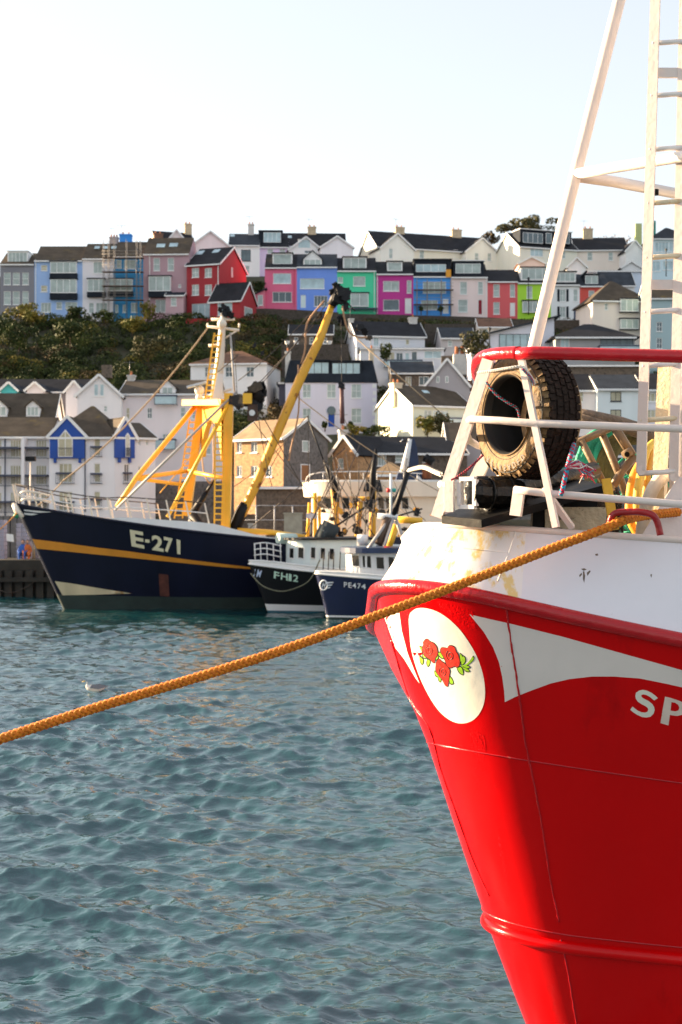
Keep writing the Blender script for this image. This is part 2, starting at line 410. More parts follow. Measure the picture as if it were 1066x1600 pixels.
# ---------------------------------------------------------------- the red trawler close by
m_red = mat("glossy red hull paint", (.60, .001, .002), .2, 0, .10, .7, .25, 2.2, spec=.22, coat=.0, spot=(.42, .001, .002), spot_amt=.35, spot_scale=1.3, streak=True)
m_redrail = mat("worn red rail paint", (.42, .006, .010), .22, 0, .15, 3, .35, 25, spot=(.60, .20, .16), spot_amt=.12, spot_scale=9)
m_white = mat("cream white ship paint", (.78, .72, .68), .35, 0, .05, 2.5, .25, 14, spot=(.66, .45, .22), spot_amt=.08, spot_scale=5, streak=True)
m_bulw = mat("rust streaked white bulwark paint", (.80, .77, .74), .32, 0, .05, 1.2, .35, 5, spot=(.74, .55, .22), spot_amt=.62, spot_scale=10, streak=True)
m_bulw2 = mat("white bulwark paint", (.74, .72, .76), .38, 0, .05, 1.2, .3, 5, spot=(.42, .30, .24), spot_amt=.03, spot_scale=7)
m_pipe = mat("pinkish white pipe paint", (.72, .62, .565), .33, 0, .05, 3, .15, 30, spot=(.45, .24, .07), spot_amt=.06, spot_scale=8)
m_rust = mat("rusted white paint", (.74, .62, .42), .5, 0, .1, 8, .3, 40, spot=(.62, .34, .08), spot_amt=.34, spot_scale=7, streak=True)
m_black = mat("black tarred steel", (.005, .0048, .005), .5, 0, .4, 5, .25, 18, spot=(.02, .01, .006), spot_amt=.2, spot_scale=6, spec=.14)
m_tar = mat("shiny black tar", (.006, .0055, .005), .32, 0, .4, 5, .7, 22, spot=(.03, .018, .01), spot_amt=.2, spot_scale=9, spec=.3)
def red_prof(v):
    # v: -1 top of the bulwark, 0 rub rail, then metres below it
    if v < 0:
        f = -v; return (4.545 + .40 * f, .27 * f, .90 - .24 * f, 50, 1.5, 4.0)
    z = 4.545 - v
    d = interp(-z, [-4.57, -4.145, -3.56, -2.33, -1.38, 0, 1.2], [0, .16, .443, .943, 1.34, 1.95, 2.6])
    r = interp(-z, [-4.57, -4.145, -3.56, -2.33, -1.38, 0, 1.2], [.90, .86, .78, .60, .46, .3, .2])
    al = interp(v, [0, 1, 2.3, 3.2, 4.6, 5.8], [50, 46, 39, 34, 27, 22]); l1 = interp(v, [0, 4.5], [1.5, 3]); L = interp(v, [0, 4.5], [4, 6])
    return (z, d, r, al, l1, L)
def red_sheer(v, s):
    s = max(s, 0); rail = 1.6 * (1 - math.exp(-s / 4.4)); top = .75 * (1 - math.exp(-s / 6.5))
    if v < 0: return rail + (top - rail) * -v
    return rail * interp(v, [0, 1, 2.3, 4.0], [1, .62, .5, .0])
RH = Hull((.432, 8.90, 0), R(40), 15, red_prof, red_sheer, nose=12)
red_levels = [0, .06, .14, .25, .4, .55, .7, .85, 1.0, 1.2, 1.4, 1.6, 1.8, 2.0, 2.2, 2.4, 2.7, 3.0, 3.3, 3.7, 4.2, 4.545, 5.0, 5.5]
def red_boat():
    root = world_root("fishing_trawler", (2.2, 10.5, 0), "red and cream trawler bow close by with roses painted on its stem", "fishing boat")
    hm = RH.mesh(red_levels); bv = bvh_of(hm); wpart(hm, "hull", m_red, root)
    bm_ = RH.mesh([-.0001, -.25, -.5, -.75, -.92, -1.0], mi=lambda v, i: 0, transom=True); bvb = bvh_of(bm_)
    # forward (rust streaked) plates and the side plates
    n_i = len(RH.line(0)); mid = n_i // 2
    A = RH.mesh([-.0001, -.2, -.4, -.6, -.8, -.94, -1.0], mi=lambda v, i: 0 if mid - 16 <= i <= mid + 12 else 1)
    wpart(A, "bulwark", [m_bulw, m_bulw2], root)
    # capping edge and the whaleback deck inside it
    tl = RH.line(-1.0); c = MB(); c.tube(tl, .022, 8); wpart(c, "bulwark_capping", m_pipe, root)
    inner = RH.line(-1.0, out=-.05, dz=-.012); n = len(inner); d = MB(); V = list(inner); fs = [(i, i + 1, n - 2 - i, n - 1 - i) for i in range(n // 2 - 1)]
    d.add(V, fs); wpart(d, "foredeck", mat("sandy grey deck paint", (.42, .36, .27), .8, 0, .2, 5, .6, 30, spot=(.30, .18, .08), spot_amt=.4, spot_scale=5), root)
    # rub rail, knuckle rail, weld seams
    r_ = MB(); r_.tube(RH.line(0, out=.006, dz=-.008), .045, 14); wpart(r_, "rub_rail", m_redrail, root)
    kn = MB(); kn.tube(RH.line(2.22, out=.0), .045, 10); wpart(kn, "knuckle_rail", m_red, root)
    sm = MB(); sm.tube(RH.line(2.13, out=.001), .006, 6); sm.tube(RH.line(.98, out=.001), .0055, 6); wpart(sm, "weld_seam", m_redrail, root)
    random.seed(11)
    for pts, m in (([(790, 938), (796, 985), (803, 1030), (811, 1085), (816, 1120), (822, 1165), (838, 1240), (850, 1310), (862, 1385), (874, 1440)], m_redrail),
                   ([(876, 1468), (884, 1500), (893, 1550), (901, 1600), (915, 1680)], m_redrail),
                   ([(612, 1000), (640, 1090), (672, 1140), (690, 1205), (715, 1275), (740, 1345), (765, 1400)], m_redrail)):
        w_ = [cast(bv, a, b, .001) for a, b in spline([(a, b, 0) for a, b in pts], 8) for _ in [0]] if False else [cast(bv, q.x, q.y, .001) for q in spline([(a, b, 0) for a, b in pts], 8)]
        w_ = [q for q in w_ if q is not None]
        if len(w_) > 2:
            s_ = MB(); s_.tube([q + Vector((random.uniform(-.002, .002), 0, random.uniform(-.002, .002))) for q in w_], [.006 * random.uniform(.8, 1.3) for _ in w_], 6); wpart(s_, "weld_seam", m, root)
    wb = [cast(bvb, q.x, q.y, .001) for q in spline([(808, 818, 0), (803, 840, 0), (796, 862, 0), (785, 890, 0), (778, 908, 0)], 6)]
    s_ = MB(); s_.tube([q for q in wb if q], .006, 6); wpart(s_, "weld_seam", m_bulw, root)
    wb = [cast(bvb, q.x, q.y, .0005) for q in spline([(640, 848, 0), (680, 851, 0), (730, 857, 0), (770, 861, 0), (796, 864, 0)], 6)]
    s_ = MB(); s_.tube([q for q in wb if q], .0045, 6); wpart(s_, "weld_seam", m_bulw, root)
    m_fleck = mat("orange-flecked red paint", (.60, .001, .002), .2, 0, .1, 8, .3, 60, spot=(.40, .075, .02), spot_amt=.22, spot_scale=45, spec=.22)
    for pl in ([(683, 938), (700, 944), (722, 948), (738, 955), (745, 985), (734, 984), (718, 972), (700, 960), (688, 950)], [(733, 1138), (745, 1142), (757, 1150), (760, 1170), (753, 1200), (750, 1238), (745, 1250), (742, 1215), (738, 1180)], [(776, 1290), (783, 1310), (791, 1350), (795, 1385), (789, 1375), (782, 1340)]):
        wpart(decal(bv, pl, .0008, 5), "orange_flecked_patch", m_fleck, root)  # hull red flecked with orange-brown, in three outlined patches
    # painted marks -------------------------------------------------
    m_cream = mat("cream lettering paint", (.80, .76, .66), .25, 0, .04, 2, .2, 8)
    m_swoosh = mat("weathered white swoosh paint", (.74, .66, .62), .35, 0, .05, 2, .25, 6, spot=(.62, .40, .33), spot_amt=.14, spot_scale=3, streak=True)
    ov = [(641, 958), (650, 951), (664, 950), (682, 955), (700, 966), (717, 982), (732, 1002), (745, 1025), (754, 1050), (758, 1075), (757, 1096), (751, 1112), (741, 1124), (727, 1130), (712, 1129),
          (697, 1121), (683, 1107), (669, 1085), (657, 1060), (648, 1035), (642, 1010), (640, 985), (639, 968)]
    ov = [(q.x, q.y) for q in spline([(a, b, 0) for a, b in ov + ov[:1]], 3)][:-1]
    wpart(decal(bv, ov, .0010, 9), "white_oval", m_cream, root)
    sw = [(734, 960), (760, 966), (800, 975), (840, 985), (880, 995), (930, 1009), (980, 1023), (1030, 1037), (1080, 1051), (1150, 1070), (1150, 1092), (1080, 1077), (1040, 1068), (1000, 1060), (960, 1057), (925, 1057), (890, 1061), (860, 1068), (830, 1079), (805, 1089), (789, 1097),
          (788, 1080), (785, 1058), (780, 1035), (771, 1012), (756, 987)]
    wpart(decal(bv, sw, .0010, 10), "swoosh_stripe", m_swoosh, root)
    sw2 = [(600, 962), (606, 958), (624, 955), (628, 985), (637, 1020), (648, 1048), (656, 1068), (650, 1060), (632, 1030), (618, 1012)]
    wpart(decal(bv, sw2, .001, 5), "swoosh_stripe", m_cream, root)
    # roses
    m_out = mat("black outline paint", (.012, .012, .01), .4); m_rose = mat("rose red paint", (.62, .035, .02), .3, 0, .35, 40); m_leaf = mat("leaf green paint", (.30, .55, .03), .3, 0, .15, 30)
    def zz(x, y): return (640 + x * 160 / 1066, 950 + y * 190 / 1266)
    def blob(ls, nm, m, off, grow=0):
        c = (sum(a for a, b in ls) / len(ls), sum(b for a, b in ls) / len(ls)); q = []
        for a, b in ls:
            dx, dy = a - c[0], b - c[1]; ln = math.hypot(dx, dy) or 1; q.append(zz(a + dx / ln * grow, b + dy / ln * grow))
        q = [(k.x, k.y) for k in spline([(a, b, 0) for a, b in q + q[:1]], 3)][:-1]
        return wpart(decal(bv, q, off, 4), nm, m, root)
    leaves = [[(105, 400), (135, 415), (160, 480), (140, 470)], [(108, 505), (130, 520), (145, 545), (138, 582), (118, 560)], [(140, 480), (180, 490), (195, 520), (150, 520)],
              [(190, 535), (212, 545), (210, 580), (195, 605), (185, 570)], [(270, 500), (295, 480), (300, 510), (285, 535), (268, 525)], [(298, 470), (320, 462), (350, 490), (360, 522), (325, 510)],
              [(530, 475), (550, 500), (550, 540), (525, 560)], [(560, 500), (578, 520), (578, 560), (545, 590), (545, 540)], [(540, 600), (600, 575), (640, 530), (655, 505), (670, 520), (650, 555), (600, 595), (550, 610)],
              [(560, 605), (600, 600), (628, 615), (600, 625)], [(550, 615), (590, 625), (625, 655), (590, 655)], [(495, 620), (535, 615), (555, 650), (556, 692), (520, 665)],
              [(262, 655), (300, 680), (300, 712), (275, 700)], [(300, 690), (325, 720), (325, 765), (305, 740)], [(412, 705), (440, 735), (458, 782), (425, 780)], [(380, 585), (400, 600), (405, 625), (385, 610)]]
    for lf in leaves: blob(lf, "painted_leaf_outline", m_out, .0016, 11); blob(lf, "painted_leaf", m_leaf, .0021)
    stem_ = [zz(72, 450), zz(100, 478), zz(130, 508), zz(165, 520), zz(190, 515)]
    st = MB(); q = [cast(bv, a, b, .0015) for a, b in stem_]; st.tube(q, .0022, 5); wpart(st, "painted_stem", m_out, root)
    roses = [[(148, 360), (170, 330), (195, 328), (215, 350), (250, 365), (280, 400), (293, 450), (290, 490), (268, 520), (262, 565), (240, 558), (210, 525), (170, 500), (145, 460), (137, 415), (150, 392)],
             [(328, 430), (345, 412), (375, 415), (400, 420), (412, 398), (440, 392), (470, 410), (485, 450), (505, 480), (520, 530), (525, 580), (500, 615), (470, 602), (430, 618), (395, 600), (375, 540), (350, 490), (330, 460)],
             [(285, 560), (310, 530), (340, 560), (375, 580), (398, 612), (420, 650), (415, 695), (408, 760), (398, 810), (370, 795), (345, 745), (310, 700), (282, 655), (280, 605)]]
    for rs in roses:
        blob(rs, "painted_rose_outline", m_out, .0026, 9); blob(rs, "painted_rose", m_rose, .0031)
        cx = sum(a for a, b in rs) / len(rs); cy = sum(b for a, b in rs) / len(rs); sp = []
        for k in range(26):
            a = k * .42; rr = 8 + k * 1.9; sp.append(cast(bv, *zz(cx + rr * math.cos(a) * .8, cy + rr * math.sin(a) * 1.05), .0033))
        s2 = MB(); s2.tube(sp, .0017, 4); wpart(s2, "painted_petal_line", m_out, root)
    # S and P
    def z2(x, y): return (966 + x * 100 / 1066, 1040 + y * 120 / 1279)
    S = [(600, 578), (662, 542), (620, 500), (560, 455), (480, 415), (410, 402), (350, 415), (300, 450), (287, 500), (295, 550), (330, 600), (390, 640), (450, 670), (490, 700), (502, 730), (490, 765), (450, 782), (390, 775), (330, 750), (280, 715), (240, 680), (202, 735),
         (250, 775), (320, 820), (400, 855), (470, 863), (540, 850), (590, 800), (608, 740), (600, 690), (570, 640), (510, 590), (440, 555), (400, 530), (383, 505), (392, 485), (420, 478), (470, 488), (530, 520)]
    wpart(decal(bv, [z2(*q) for q in S], .001, 3), "letter", m_cream, root, label="cream painted letter S")
    Pp = [(782, 515), (880, 538), (980, 570), (1080, 610), (1140, 660), (1160, 710), (1140, 770), (1080, 815), (980, 838), (862, 820), (838, 995), (705, 955), (740, 740)]
    Ph = [(888, 605), (950, 618), (1000, 650), (1020, 700), (1005, 745), (950, 762), (873, 748)]
    wpart(decal(bv, [z2(*q) for q in Pp], .001, 3, [[z2(*q) for q in Ph]]), "letter", mat("flaking white paint", (.74, .60, .52), .4, 0, .1, 10, 0, spot=(.36, .01, .01), spot_amt=.28, spot_scale=18), root, label="flaking cream painted letter P")
    return root, bv, bvb
red_root, red_bvh, red_bvhb = red_boat()
# chipped paint along the rub rail and the bare draught mark
m_chip = mat("bare chipped steel", (.16, .12, .09), .7, 0, .4, 60, .5, 60)
for poly in ([(908, 889), (913, 888), (917, 890), (912, 892)], [(911, 893), (913, 892.5), (914.5, 900), (913, 911), (911, 905)], [(917, 895), (922, 891), (923, 893), (918, 900)], [(905, 899), (909, 895), (909.5, 898), (906, 902)], [(930, 866), (934, 865), (935, 868), (931, 868.5)], [(1016, 898), (1019, 897), (1018, 903)]):
    wpart(decal(red_bvhb, poly, .0015, 3), "scraped_patch", m_chip, red_root)

# ---------------------------------------------------------------- deck fittings of the red trawler
def pipe(name, pts, r, m, root, n=10, sp=0, label=None):
    pts = [P(*q) for q in pts]
    if sp: pts = spline(pts, sp)
    mb = MB(); mb.tube(pts, r, n); return wpart(mb, name, m, root, label=label)
def fittings():
    rt = red_root; m_topred = mat("red guard rail paint", (.50, .006, .012), .2, 0, .12, 4, .3, 30)
    top = [(775, 570, 11.0), (752, 590, 10.0), (745, 577, 9.35), (752, 560, 9.0), (775, 553, 8.82), (812, 551, 8.66)]
    pipe("guard_rail_top", top, .040, m_topred, rt, 14, 5)
    pipe("guard_rail_top", [(808, 553, 8.66), (836, 551, 8.62), (870, 552, 8.6), (1066, 557, 8.42), (1250, 564, 8.3), (1600, 585, 8.6)], .0395, m_topred, rt, 14, 0)
    pipe("guard_rail_middle", [(760, 700, 10.4), (748, 697, 9.9), (733, 688, 9.4), (727, 672, 9.1), (728, 659, 8.95), (737, 655, 8.82), (780, 657, 8.72), (828, 661, 8.60), (1066, 670, 8.40), (1250, 677, 8.28), (1600, 698, 8.6)], .0235, m_pipe, rt, 10, 0)
    pipe("guard_rail_low", [(804, 765, 8.62), (830, 768, 8.58), (866, 772, 8.54), (1066, 788, 8.38), (1250, 800, 8.26), (1600, 826, 8.5)], .023, m_pipe, rt, 10, 0)
    def flat(name, a, b, wd, th, m=m_pipe, up=(.50, .866, 0), root=rt):
        mb = MB(); mb.bar(P(*a), P(*b), wd, th, up); return wpart(mb, name, m, root)
    flat("stanchion", (763, 562, 8.83), (683, 808, 8.95), .078, .022)
    flat("stanchion", (814, 557, 8.66), (869, 824, 8.50), .038, .036)
    flat("stanchion_brace", (851, 764, 8.56), (894, 824, 8.75), .034, .03)
    flat("stanchion", (830, 575, 10.3), (742, 752, 10.6), .095, .03)
    flat("rail_bracket", (812, 762, 8.62), (806, 806, 8.62), .07, .03); flat("rail_bracket", (703, 752, 8.9), (703, 800, 8.9), .06, .03)
    pipe("rail_elbow", [(688, 757, 8.98), (700, 757, 8.92), (708, 768, 8.9)], .024, m_pipe, rt)
    for u_, Y_ in ((1180, 8.35), (1330, 8.35), (1480, 8.5)): flat("stanchion", (u_, 562 + (u_ - 1066) * .05, Y_), (u_ + 8, 842, Y_), .048, .045)
    # red fairlead hoop
    hp = [(953, 822, 8.50), (955, 810, 8.49), (962, 802, 8.48), (980, 800, 8.46), (1000, 800, 8.44), (1018, 804, 8.42), (1027, 815, 8.42), (1032, 836, 8.42)]
    pipe("fairlead_hoop", hp, .021, mat("dark red hoop paint", (.30, .008, .010), .3, 0, .3, 8, .4, 30, spot=(.05, .03, .025), spot_amt=.25, spot_scale=14), rt, 10, 5)
    # black hawse roller with white collar, sloping black ramp
    def frame_box(name, uc, vc, Y, w_, h_, depth, m, d=Vector((.75, .62, -.12)), parent=rt):
        pass
    c0 = P(729, 770, 8.85); ax = Vector((.95, .30, -.05)).normalized(); sd_ = Vector((.30, -.95, 0)).normalized(); up_ = ax.cross(sd_).normalized()
    if up_.z < 0: up_ = -up_
    mb = MB()
    def obox(mb, c, a, s, u, la, ls_, lu, mi=0, taper=1.0):
        vs_ = []
        for k, t in ((0, 1.0), (1, taper)):
            for (x, y) in ((-1, -1), (1, -1), (1, 1), (-1, 1)): vs_.append(c + a * la * k + s * ls_ / 2 * x * t + u * lu / 2 * y * t)
        mb.add(vs_, [(3, 2, 1, 0), (4, 5, 6, 7), (0, 1, 5, 4), (1, 2, 6, 5), (2, 3, 7, 6), (3, 0, 4, 7)], mi)
    # collar faces left-towards the camera
    fa = Vector((.62, .78, 0)).normalized(); fs_ = Vector((.78, -.62, 0)); fu = Vector((0, 0, 1))
    W_, H_ = .14, .20; b_ = .026
    for (dx, dz, ww, hh) in ((-(W_ - b_) / 2, 0, b_, H_ * .82), ((W_ - b_) / 2, 0, b_, H_ * .82), (0, (H_ - b_) / 2, W_ * .8, b_), (0, -(H_ - b_) / 2, W_ * .8, b_)):
        obox(mb, c0 + fs_ * dx + fu * dz - fa * .002, fa, fs_, fu, .035, ww, hh)
    wpart(mb, "roller_collar", m_white, rt)
    bx = Vector((.93, .37, -.02)).normalized(); rgb = random.Random(8)
    mb = MB(); mb.tube([c0 + fa * .036 + bx * (t * .045) + Vector((0, rgb.uniform(-.004, .004), rgb.uniform(-.004, .004))) for t in range(9)], [.088, .098, .094, .100, .096, .102, .098, .10, .09], 11, smooth=False); wpart(mb, "roller_drum", m_tar, rt)
    mb = MB(); mb.tube([c0 + fa * .036 + bx * .05 + Vector((0, 0, .085)), c0 + bx * .34 + Vector((0, 0, .095))], .022, 6); wpart(mb, "drum_ridge", m_tar, rt)
    for t in (.12, .26): mb = MB(); mb.tube([c0 + fa * .036 + bx * t, c0 + fa * .036 + bx * (t + .02)], .110, 14); wpart(mb, "drum_band", m_tar, rt)
    mb = MB(); mb.tube([P(752, 783, 9.05), P(800, 770, 9.25), P(870, 752, 9.5), P(930, 735, 9.7)], [.085, .085, .075, .06], 10); wpart(mb, "tarred_timber", m_tar, rt)
    mb = MB(); mb.slab([P(690, 806, 8.9), P(752, 812, 8.62), P(946, 757, 8.9), P(900, 748, 9.6), P(760, 778, 9.6)], .05); wpart(mb, "bow_ramp", m_black, rt)
    mb = MB(); mb.slab([P(672, 803, 9.2), P(700, 806, 8.95), P(765, 811, 8.7), P(800, 800, 9.6), P(700, 797, 9.8)], .012); wpart(mb, "rusty_foot_plate", mat("rust brown plate", (.10, .035, .012), .35, 0, .4, 4, .5, 14, spot=(.28, .13, .03), spot_amt=.4, spot_scale=5), rt)
    mb = MB(); mb.bar(P(845, 775, 9.1), P(842, 830, 9.1), .10, .10, (0, 1, 0)); wpart(mb, "ramp_support", m_black, rt); mb = MB(); mb.bar(P(905, 770, 9.3), P(905, 830, 9.3), .22, .1, (0, 1, 0)); wpart(mb, "ramp_support", m_black, rt)
    mb = MB(); c = P(893, 812, 9.05); mb.box(c.x - .17, c.x + .22, c.y - .02, c.y + .35, c.z - .12, c.z + .08); wpart(mb, "sandy_winch_base", mat("sandy flaking paint", (.55, .47, .32), .8, 0, .2, 12, .8, 30, spot=(.14, .11, .08), spot_amt=.4, spot_scale=14), rt)
    mb = MB(); mb.bar(P(947, 748, 8.75), P(960, 828, 8.72), .055, .03, (0, 1, 0)); wpart(mb, "yellow_plank", mat("worn yellow plank paint", (.72, .42, .03), .6, 0, .15, 6, .6, 20, spot=(.16, .08, .03), spot_amt=.35, spot_scale=14), rt)
    # A-frame mast leg and its struts, ladder, big mast
    pipe("mast_leg", [(985, -60, 9.8), (968, 0, 9.8), (900, 270, 9.75), (834, 545, 9.7), (786, 745, 9.65), (770, 812, 9.6)], .043, m_pipe, rt, 14)
    pipe("mast_strut", [(899, 272, 9.75), (960, 262, 9.4), (1066, 245, 8.95), (1150, 231, 8.6)], .036, m_white, rt, 12)
    pipe("mast_strut", [(903, 276, 9.76), (960, 284, 10.0), (1060, 303, 10.5)], .040, m_pipe, rt, 12)
    m_mast = mat("pink white mast paint", (.74, .66, .63), .38, 0, .06, 2, .3, 20, spot=(.55, .33, .10), spot_amt=.12, spot_scale=3, streak=True)
    pipe("mast", [(1083, -60, 9.3), (1077, 250, 9.3), (1072, 560, 9.3), (1070, 850, 9.3)], [.075, .082, .095, .105], m_mast, rt, 16)
    flat("mast_side_post", (1040, 570, 9.5), (1026, 850, 9.5), .085, .06, m_rust)
    flat("mast_side_post", (1120, -60, 9.5), (1120, 850, 9.5), .07, .06, m_mast)
    mb = MB(); mb.slab([P(1000, 842, 9.0), P(1150, 850, 9.0), P(1150, 745, 9.1), P(1060, 745, 9.1)], .03); wpart(mb, "mast_foot_plate", m_mast, rt)
    lad = []
    for (a, b, nm) in (((1026, -60, 8.98), (1002, 735, 8.98), "ladder_stile"), ((1071, -60, 9.0), (1053, 745, 9.0), "ladder_stile")):
        o = flat(nm, a, b, .062, .018, m_pipe)
        pa = P(*b); q = MB(); q.tube([pa + Vector((0, -.0125, 0)), pa + Vector((0, .0125, 0))], .031, 14); wpart(q, "stile_end", m_pipe, rt)
    for i, v_ in enumerate((-15, 66, 148, 232, 316, 401, 486, 570, 655, 738)):
        uL = 1026 + (1002 - 1026) * (v_ + 60) / 795; uR = 1071 + (1053 - 1071) * (v_ + 60) / 805
        pipe("ladder_rung", [(uL - 4, v_ + 2, 8.99), (uR + 6, v_ - 2, 9.0)], .0165, m_rust if v_ in (316, 401, 655) else m_white, rt, 10)
    for v_ in (114, 445):
        uL = 1026 + (1002 - 1026) * (v_ + 60) / 795; flat("ladder_bracket", (uL + 6, v_, 9.02), (uL + 56, v_, 9.02), .062, .02)
    mb = MB(); mb.tube([P(1025, 296, 9.9), P(1025, 305, 9.9)], .02, 8); wpart(mb, "shackle", m_black, rt)
    # superstructure aft, outside the frame on the right
    mb = MB(); a = RH.a; c = RH.O + a * 8.2
    for (s0, s1, hw, z0, z1) in ((7.0, 11.5, 2.0, 3.2, 6.0), (7.3, 10.2, 1.7, 6.0, 8.3)):
        vs_ = []
        for z in (z0, z1):
            for (s, b) in ((s0, -hw), (s1, -hw), (s1, hw), (s0, hw)): q = RH.O + a * s + RH.p * b; vs_.append((q.x, q.y, z))
        mb.add(vs_, [(3, 2, 1, 0), (4, 5, 6, 7), (0, 1, 5, 4), (1, 2, 6, 5), (2, 3, 7, 6), (3, 0, 4, 7)])
    wpart(mb, "wheelhouse", m_white, rt)
fittings()

# ---------------------------------------------------------------- tyre hung in the bow
def tyre():
    m_side = mat("sand-dusted tyre sidewall", (.165, .098, .036), .75, 0, .4, 6, .8, 30, spot=(.06, .035, .02), spot_amt=.40, spot_scale=7)
    m_tread = mat("brown dusty tyre rubber", (.020, .012, .009), .85, 0, .5, 7, .6, 40, spot=(.050, .026, .015), spot_amt=.4, spot_scale=9, spec=.2)
    m_in = mat("black tyre inside", (.008, .008, .008), .6, 0, .3, 5)
    nx = Vector((-.885, -.465, .02)).normalized()      # outward normal of the face we see
    c = P(797, 648, 8.98); ey = Vector((0, 0, 1)); ex = nx.cross(ey).normalized(); ey = ex.cross(nx).normalized()
    root = empty("old_tyre", c, 0, "large worn off-road tyre with sand-coloured sidewall lashed inside the red trawler's bow rail", "tyre")
    Wd = .27; Ro = .395; Ri = .238; N = 72
    prof = [(Ri, -.02), (Ri + .002, .015), (Ri + .014, .028), (Ri + .035, .020), (Ri + .05, .026), (Ri + .085, .032), (Ri + .115, .024), (Ri + .135, .006), (Ro - .012, -.012), (Ro - .004, -.028)]
    def ring(pf, name, m, lab=None):
        mb = MB(); V = []
        for i in range(N):
            a = 2 * math.pi * i / N; rad = ex * math.cos(a) + ey * math.sin(a)
            for (r, h) in pf: V.append(rad * r + nx * h)
        k = len(pf); mb.add(V, [(i * k + j, i * k + j + 1, ((i + 1) % N) * k + j + 1, ((i + 1) % N) * k + j) for i in range(N) for j in range(k - 1)], 0, True)
        return mb.build(name, m, root)
    ring(prof[2:], "sidewall", m_side); ring(prof[:3], "bead", m_in)
    ring([(Ri + .001, -Wd + .02)] + [(r, -Wd - h * 1) for r, h in prof[1:]], "sidewall", m_side)
    ring([(Ro - .004, -.028), (Ro - .002, -.06), (Ro, -Wd / 2), (Ro - .002, -Wd + .06), (Ro - .004, -Wd + .028)], "tread_base", m_tread)
    ring([(Ri, -.02), (Ri + .06, -.03), (Ri + .12, -.06), (Ri + .13, -Wd / 2), (Ri + .12, -Wd + .06), (Ri + .06, -Wd + .03), (Ri, -Wd + .02)], "inner_lining", m_in)
    # bead ridge rings
    for rr, hh, w_ in ((Ri + .020, .029, .004), (Ri + .045, .025, .0025), (Ri + .128, .014, .003)):
        mb = MB(); pts = [ex * math.cos(2 * math.pi * i / N) * rr + ey * math.sin(2 * math.pi * i / N) * rr + nx * hh for i in range(N + 1)]; mb.tube(pts, w_, 5, caps=False); mb.build("bead_ridge", m_side if w_ > .003 else m_in, root)
    # tread blocks: one mesh part with real blocks, five staggered rows
    random.seed(3); mb = MB(); nb = 46
    for row, (y0, y1, off) in enumerate(((-.065, -.026, 0), (-.115, -.072, .5), (-.158, -.122, 0), (-.208, -.165, .5), (-.25, -.215, 0))):
        for i in range(nb):
            a0 = 2 * math.pi * (i + off + .12 * random.random()) / nb; a1 = a0 + 2 * math.pi / nb * random.uniform(.68, .84); V = []; sk = random.uniform(-.02, .03)
            hh = .010 * random.uniform(.75, 1.15)
            for (a, y) in ((a0, y0), (a1, y0), (a1 + sk, y1), (a0 + sk, y1)):
                rad = ex * math.cos(a) + ey * math.sin(a)
                V += [rad * (Ro - .008) + nx * y, rad * (Ro + hh) + nx * (y + (.004 if y == y1 else -.004) * -1)]
            mb.add(V, [(1, 3, 5, 7), (0, 2, 3, 1), (2, 4, 5, 3), (4, 6, 7, 5), (6, 0, 1, 7)])
    mb.build("tread_blocks", m_tread, root)
    mb = MB()
    for i in range(nb):      # shoulder lugs on the visible edge with dark zigzag grooves
        a0 = 2 * math.pi * (i + .1) / nb; a1 = a0 + 2 * math.pi / nb * random.uniform(.42, .62); V = []
        for (a, r) in ((a0, Ro - .026 + .016 * (i % 2)), (a1, Ro - .026 + .016 * (i % 2)), (a1, Ro + .010), (a0, Ro + .010)):
            rad = ex * math.cos(a) + ey * math.sin(a); h = .002 if r < Ro else -.018
            V += [rad * r + nx * (h - .02), rad * r + nx * (h + .010)]
        mb.add(V, [(1, 3, 5, 7)]); mb.add(V, [(0, 2, 3, 1), (2, 4, 5, 3), (4, 6, 7, 5), (6, 0, 1, 7)], 1)
    mb.build("shoulder_lugs", [m_side, m_tread], root, fix=False)
    mb = MB()
    for i in range(nb):
        for (da, r0, r1) in ((.3, Ro - .062, Ro - .040), (.62, Ro - .056, Ro - .034)):
            a = 2 * math.pi * (i + da) / nb
            if i % 3 == 2: continue
            ra = ex * math.cos(a) + ey * math.sin(a); rb = ex * math.cos(a + .045) + ey * math.sin(a + .045)
            mb.bar(ra * r0 + nx * .021, rb * r1 + nx * .012, .014, .014, nx)
    mb.build("sidewall_grooves", m_in, root)
    # raised maker's lettering along the lower sidewall (upside down, too worn to read exactly)
    txt = "RETREADED"; vs_all = MB(); r0 = Ri + .078
    for k, ch in enumerate(txt):
        vs_, fs = text_polys(ch, .015); a_c = math.pi * 1.5 + (.60 - k * .15)
        tx = ex * -math.sin(a_c) + ey * math.cos(a_c); rd = ex * math.cos(a_c) + ey * math.sin(a_c)
        mx = max(v.x for v in vs_); s = .056
        V = [rd * (r0 + .002 + v.y * s) + tx * -(v.x - mx / 2) * s * .9 + nx * .0335 for v in vs_]; vs_all.add(V, fs)
    tag(vs_all.build("raised_lettering", m_in, root), kind="stuff")
    return root, c, nx, ex, ey
tyre()
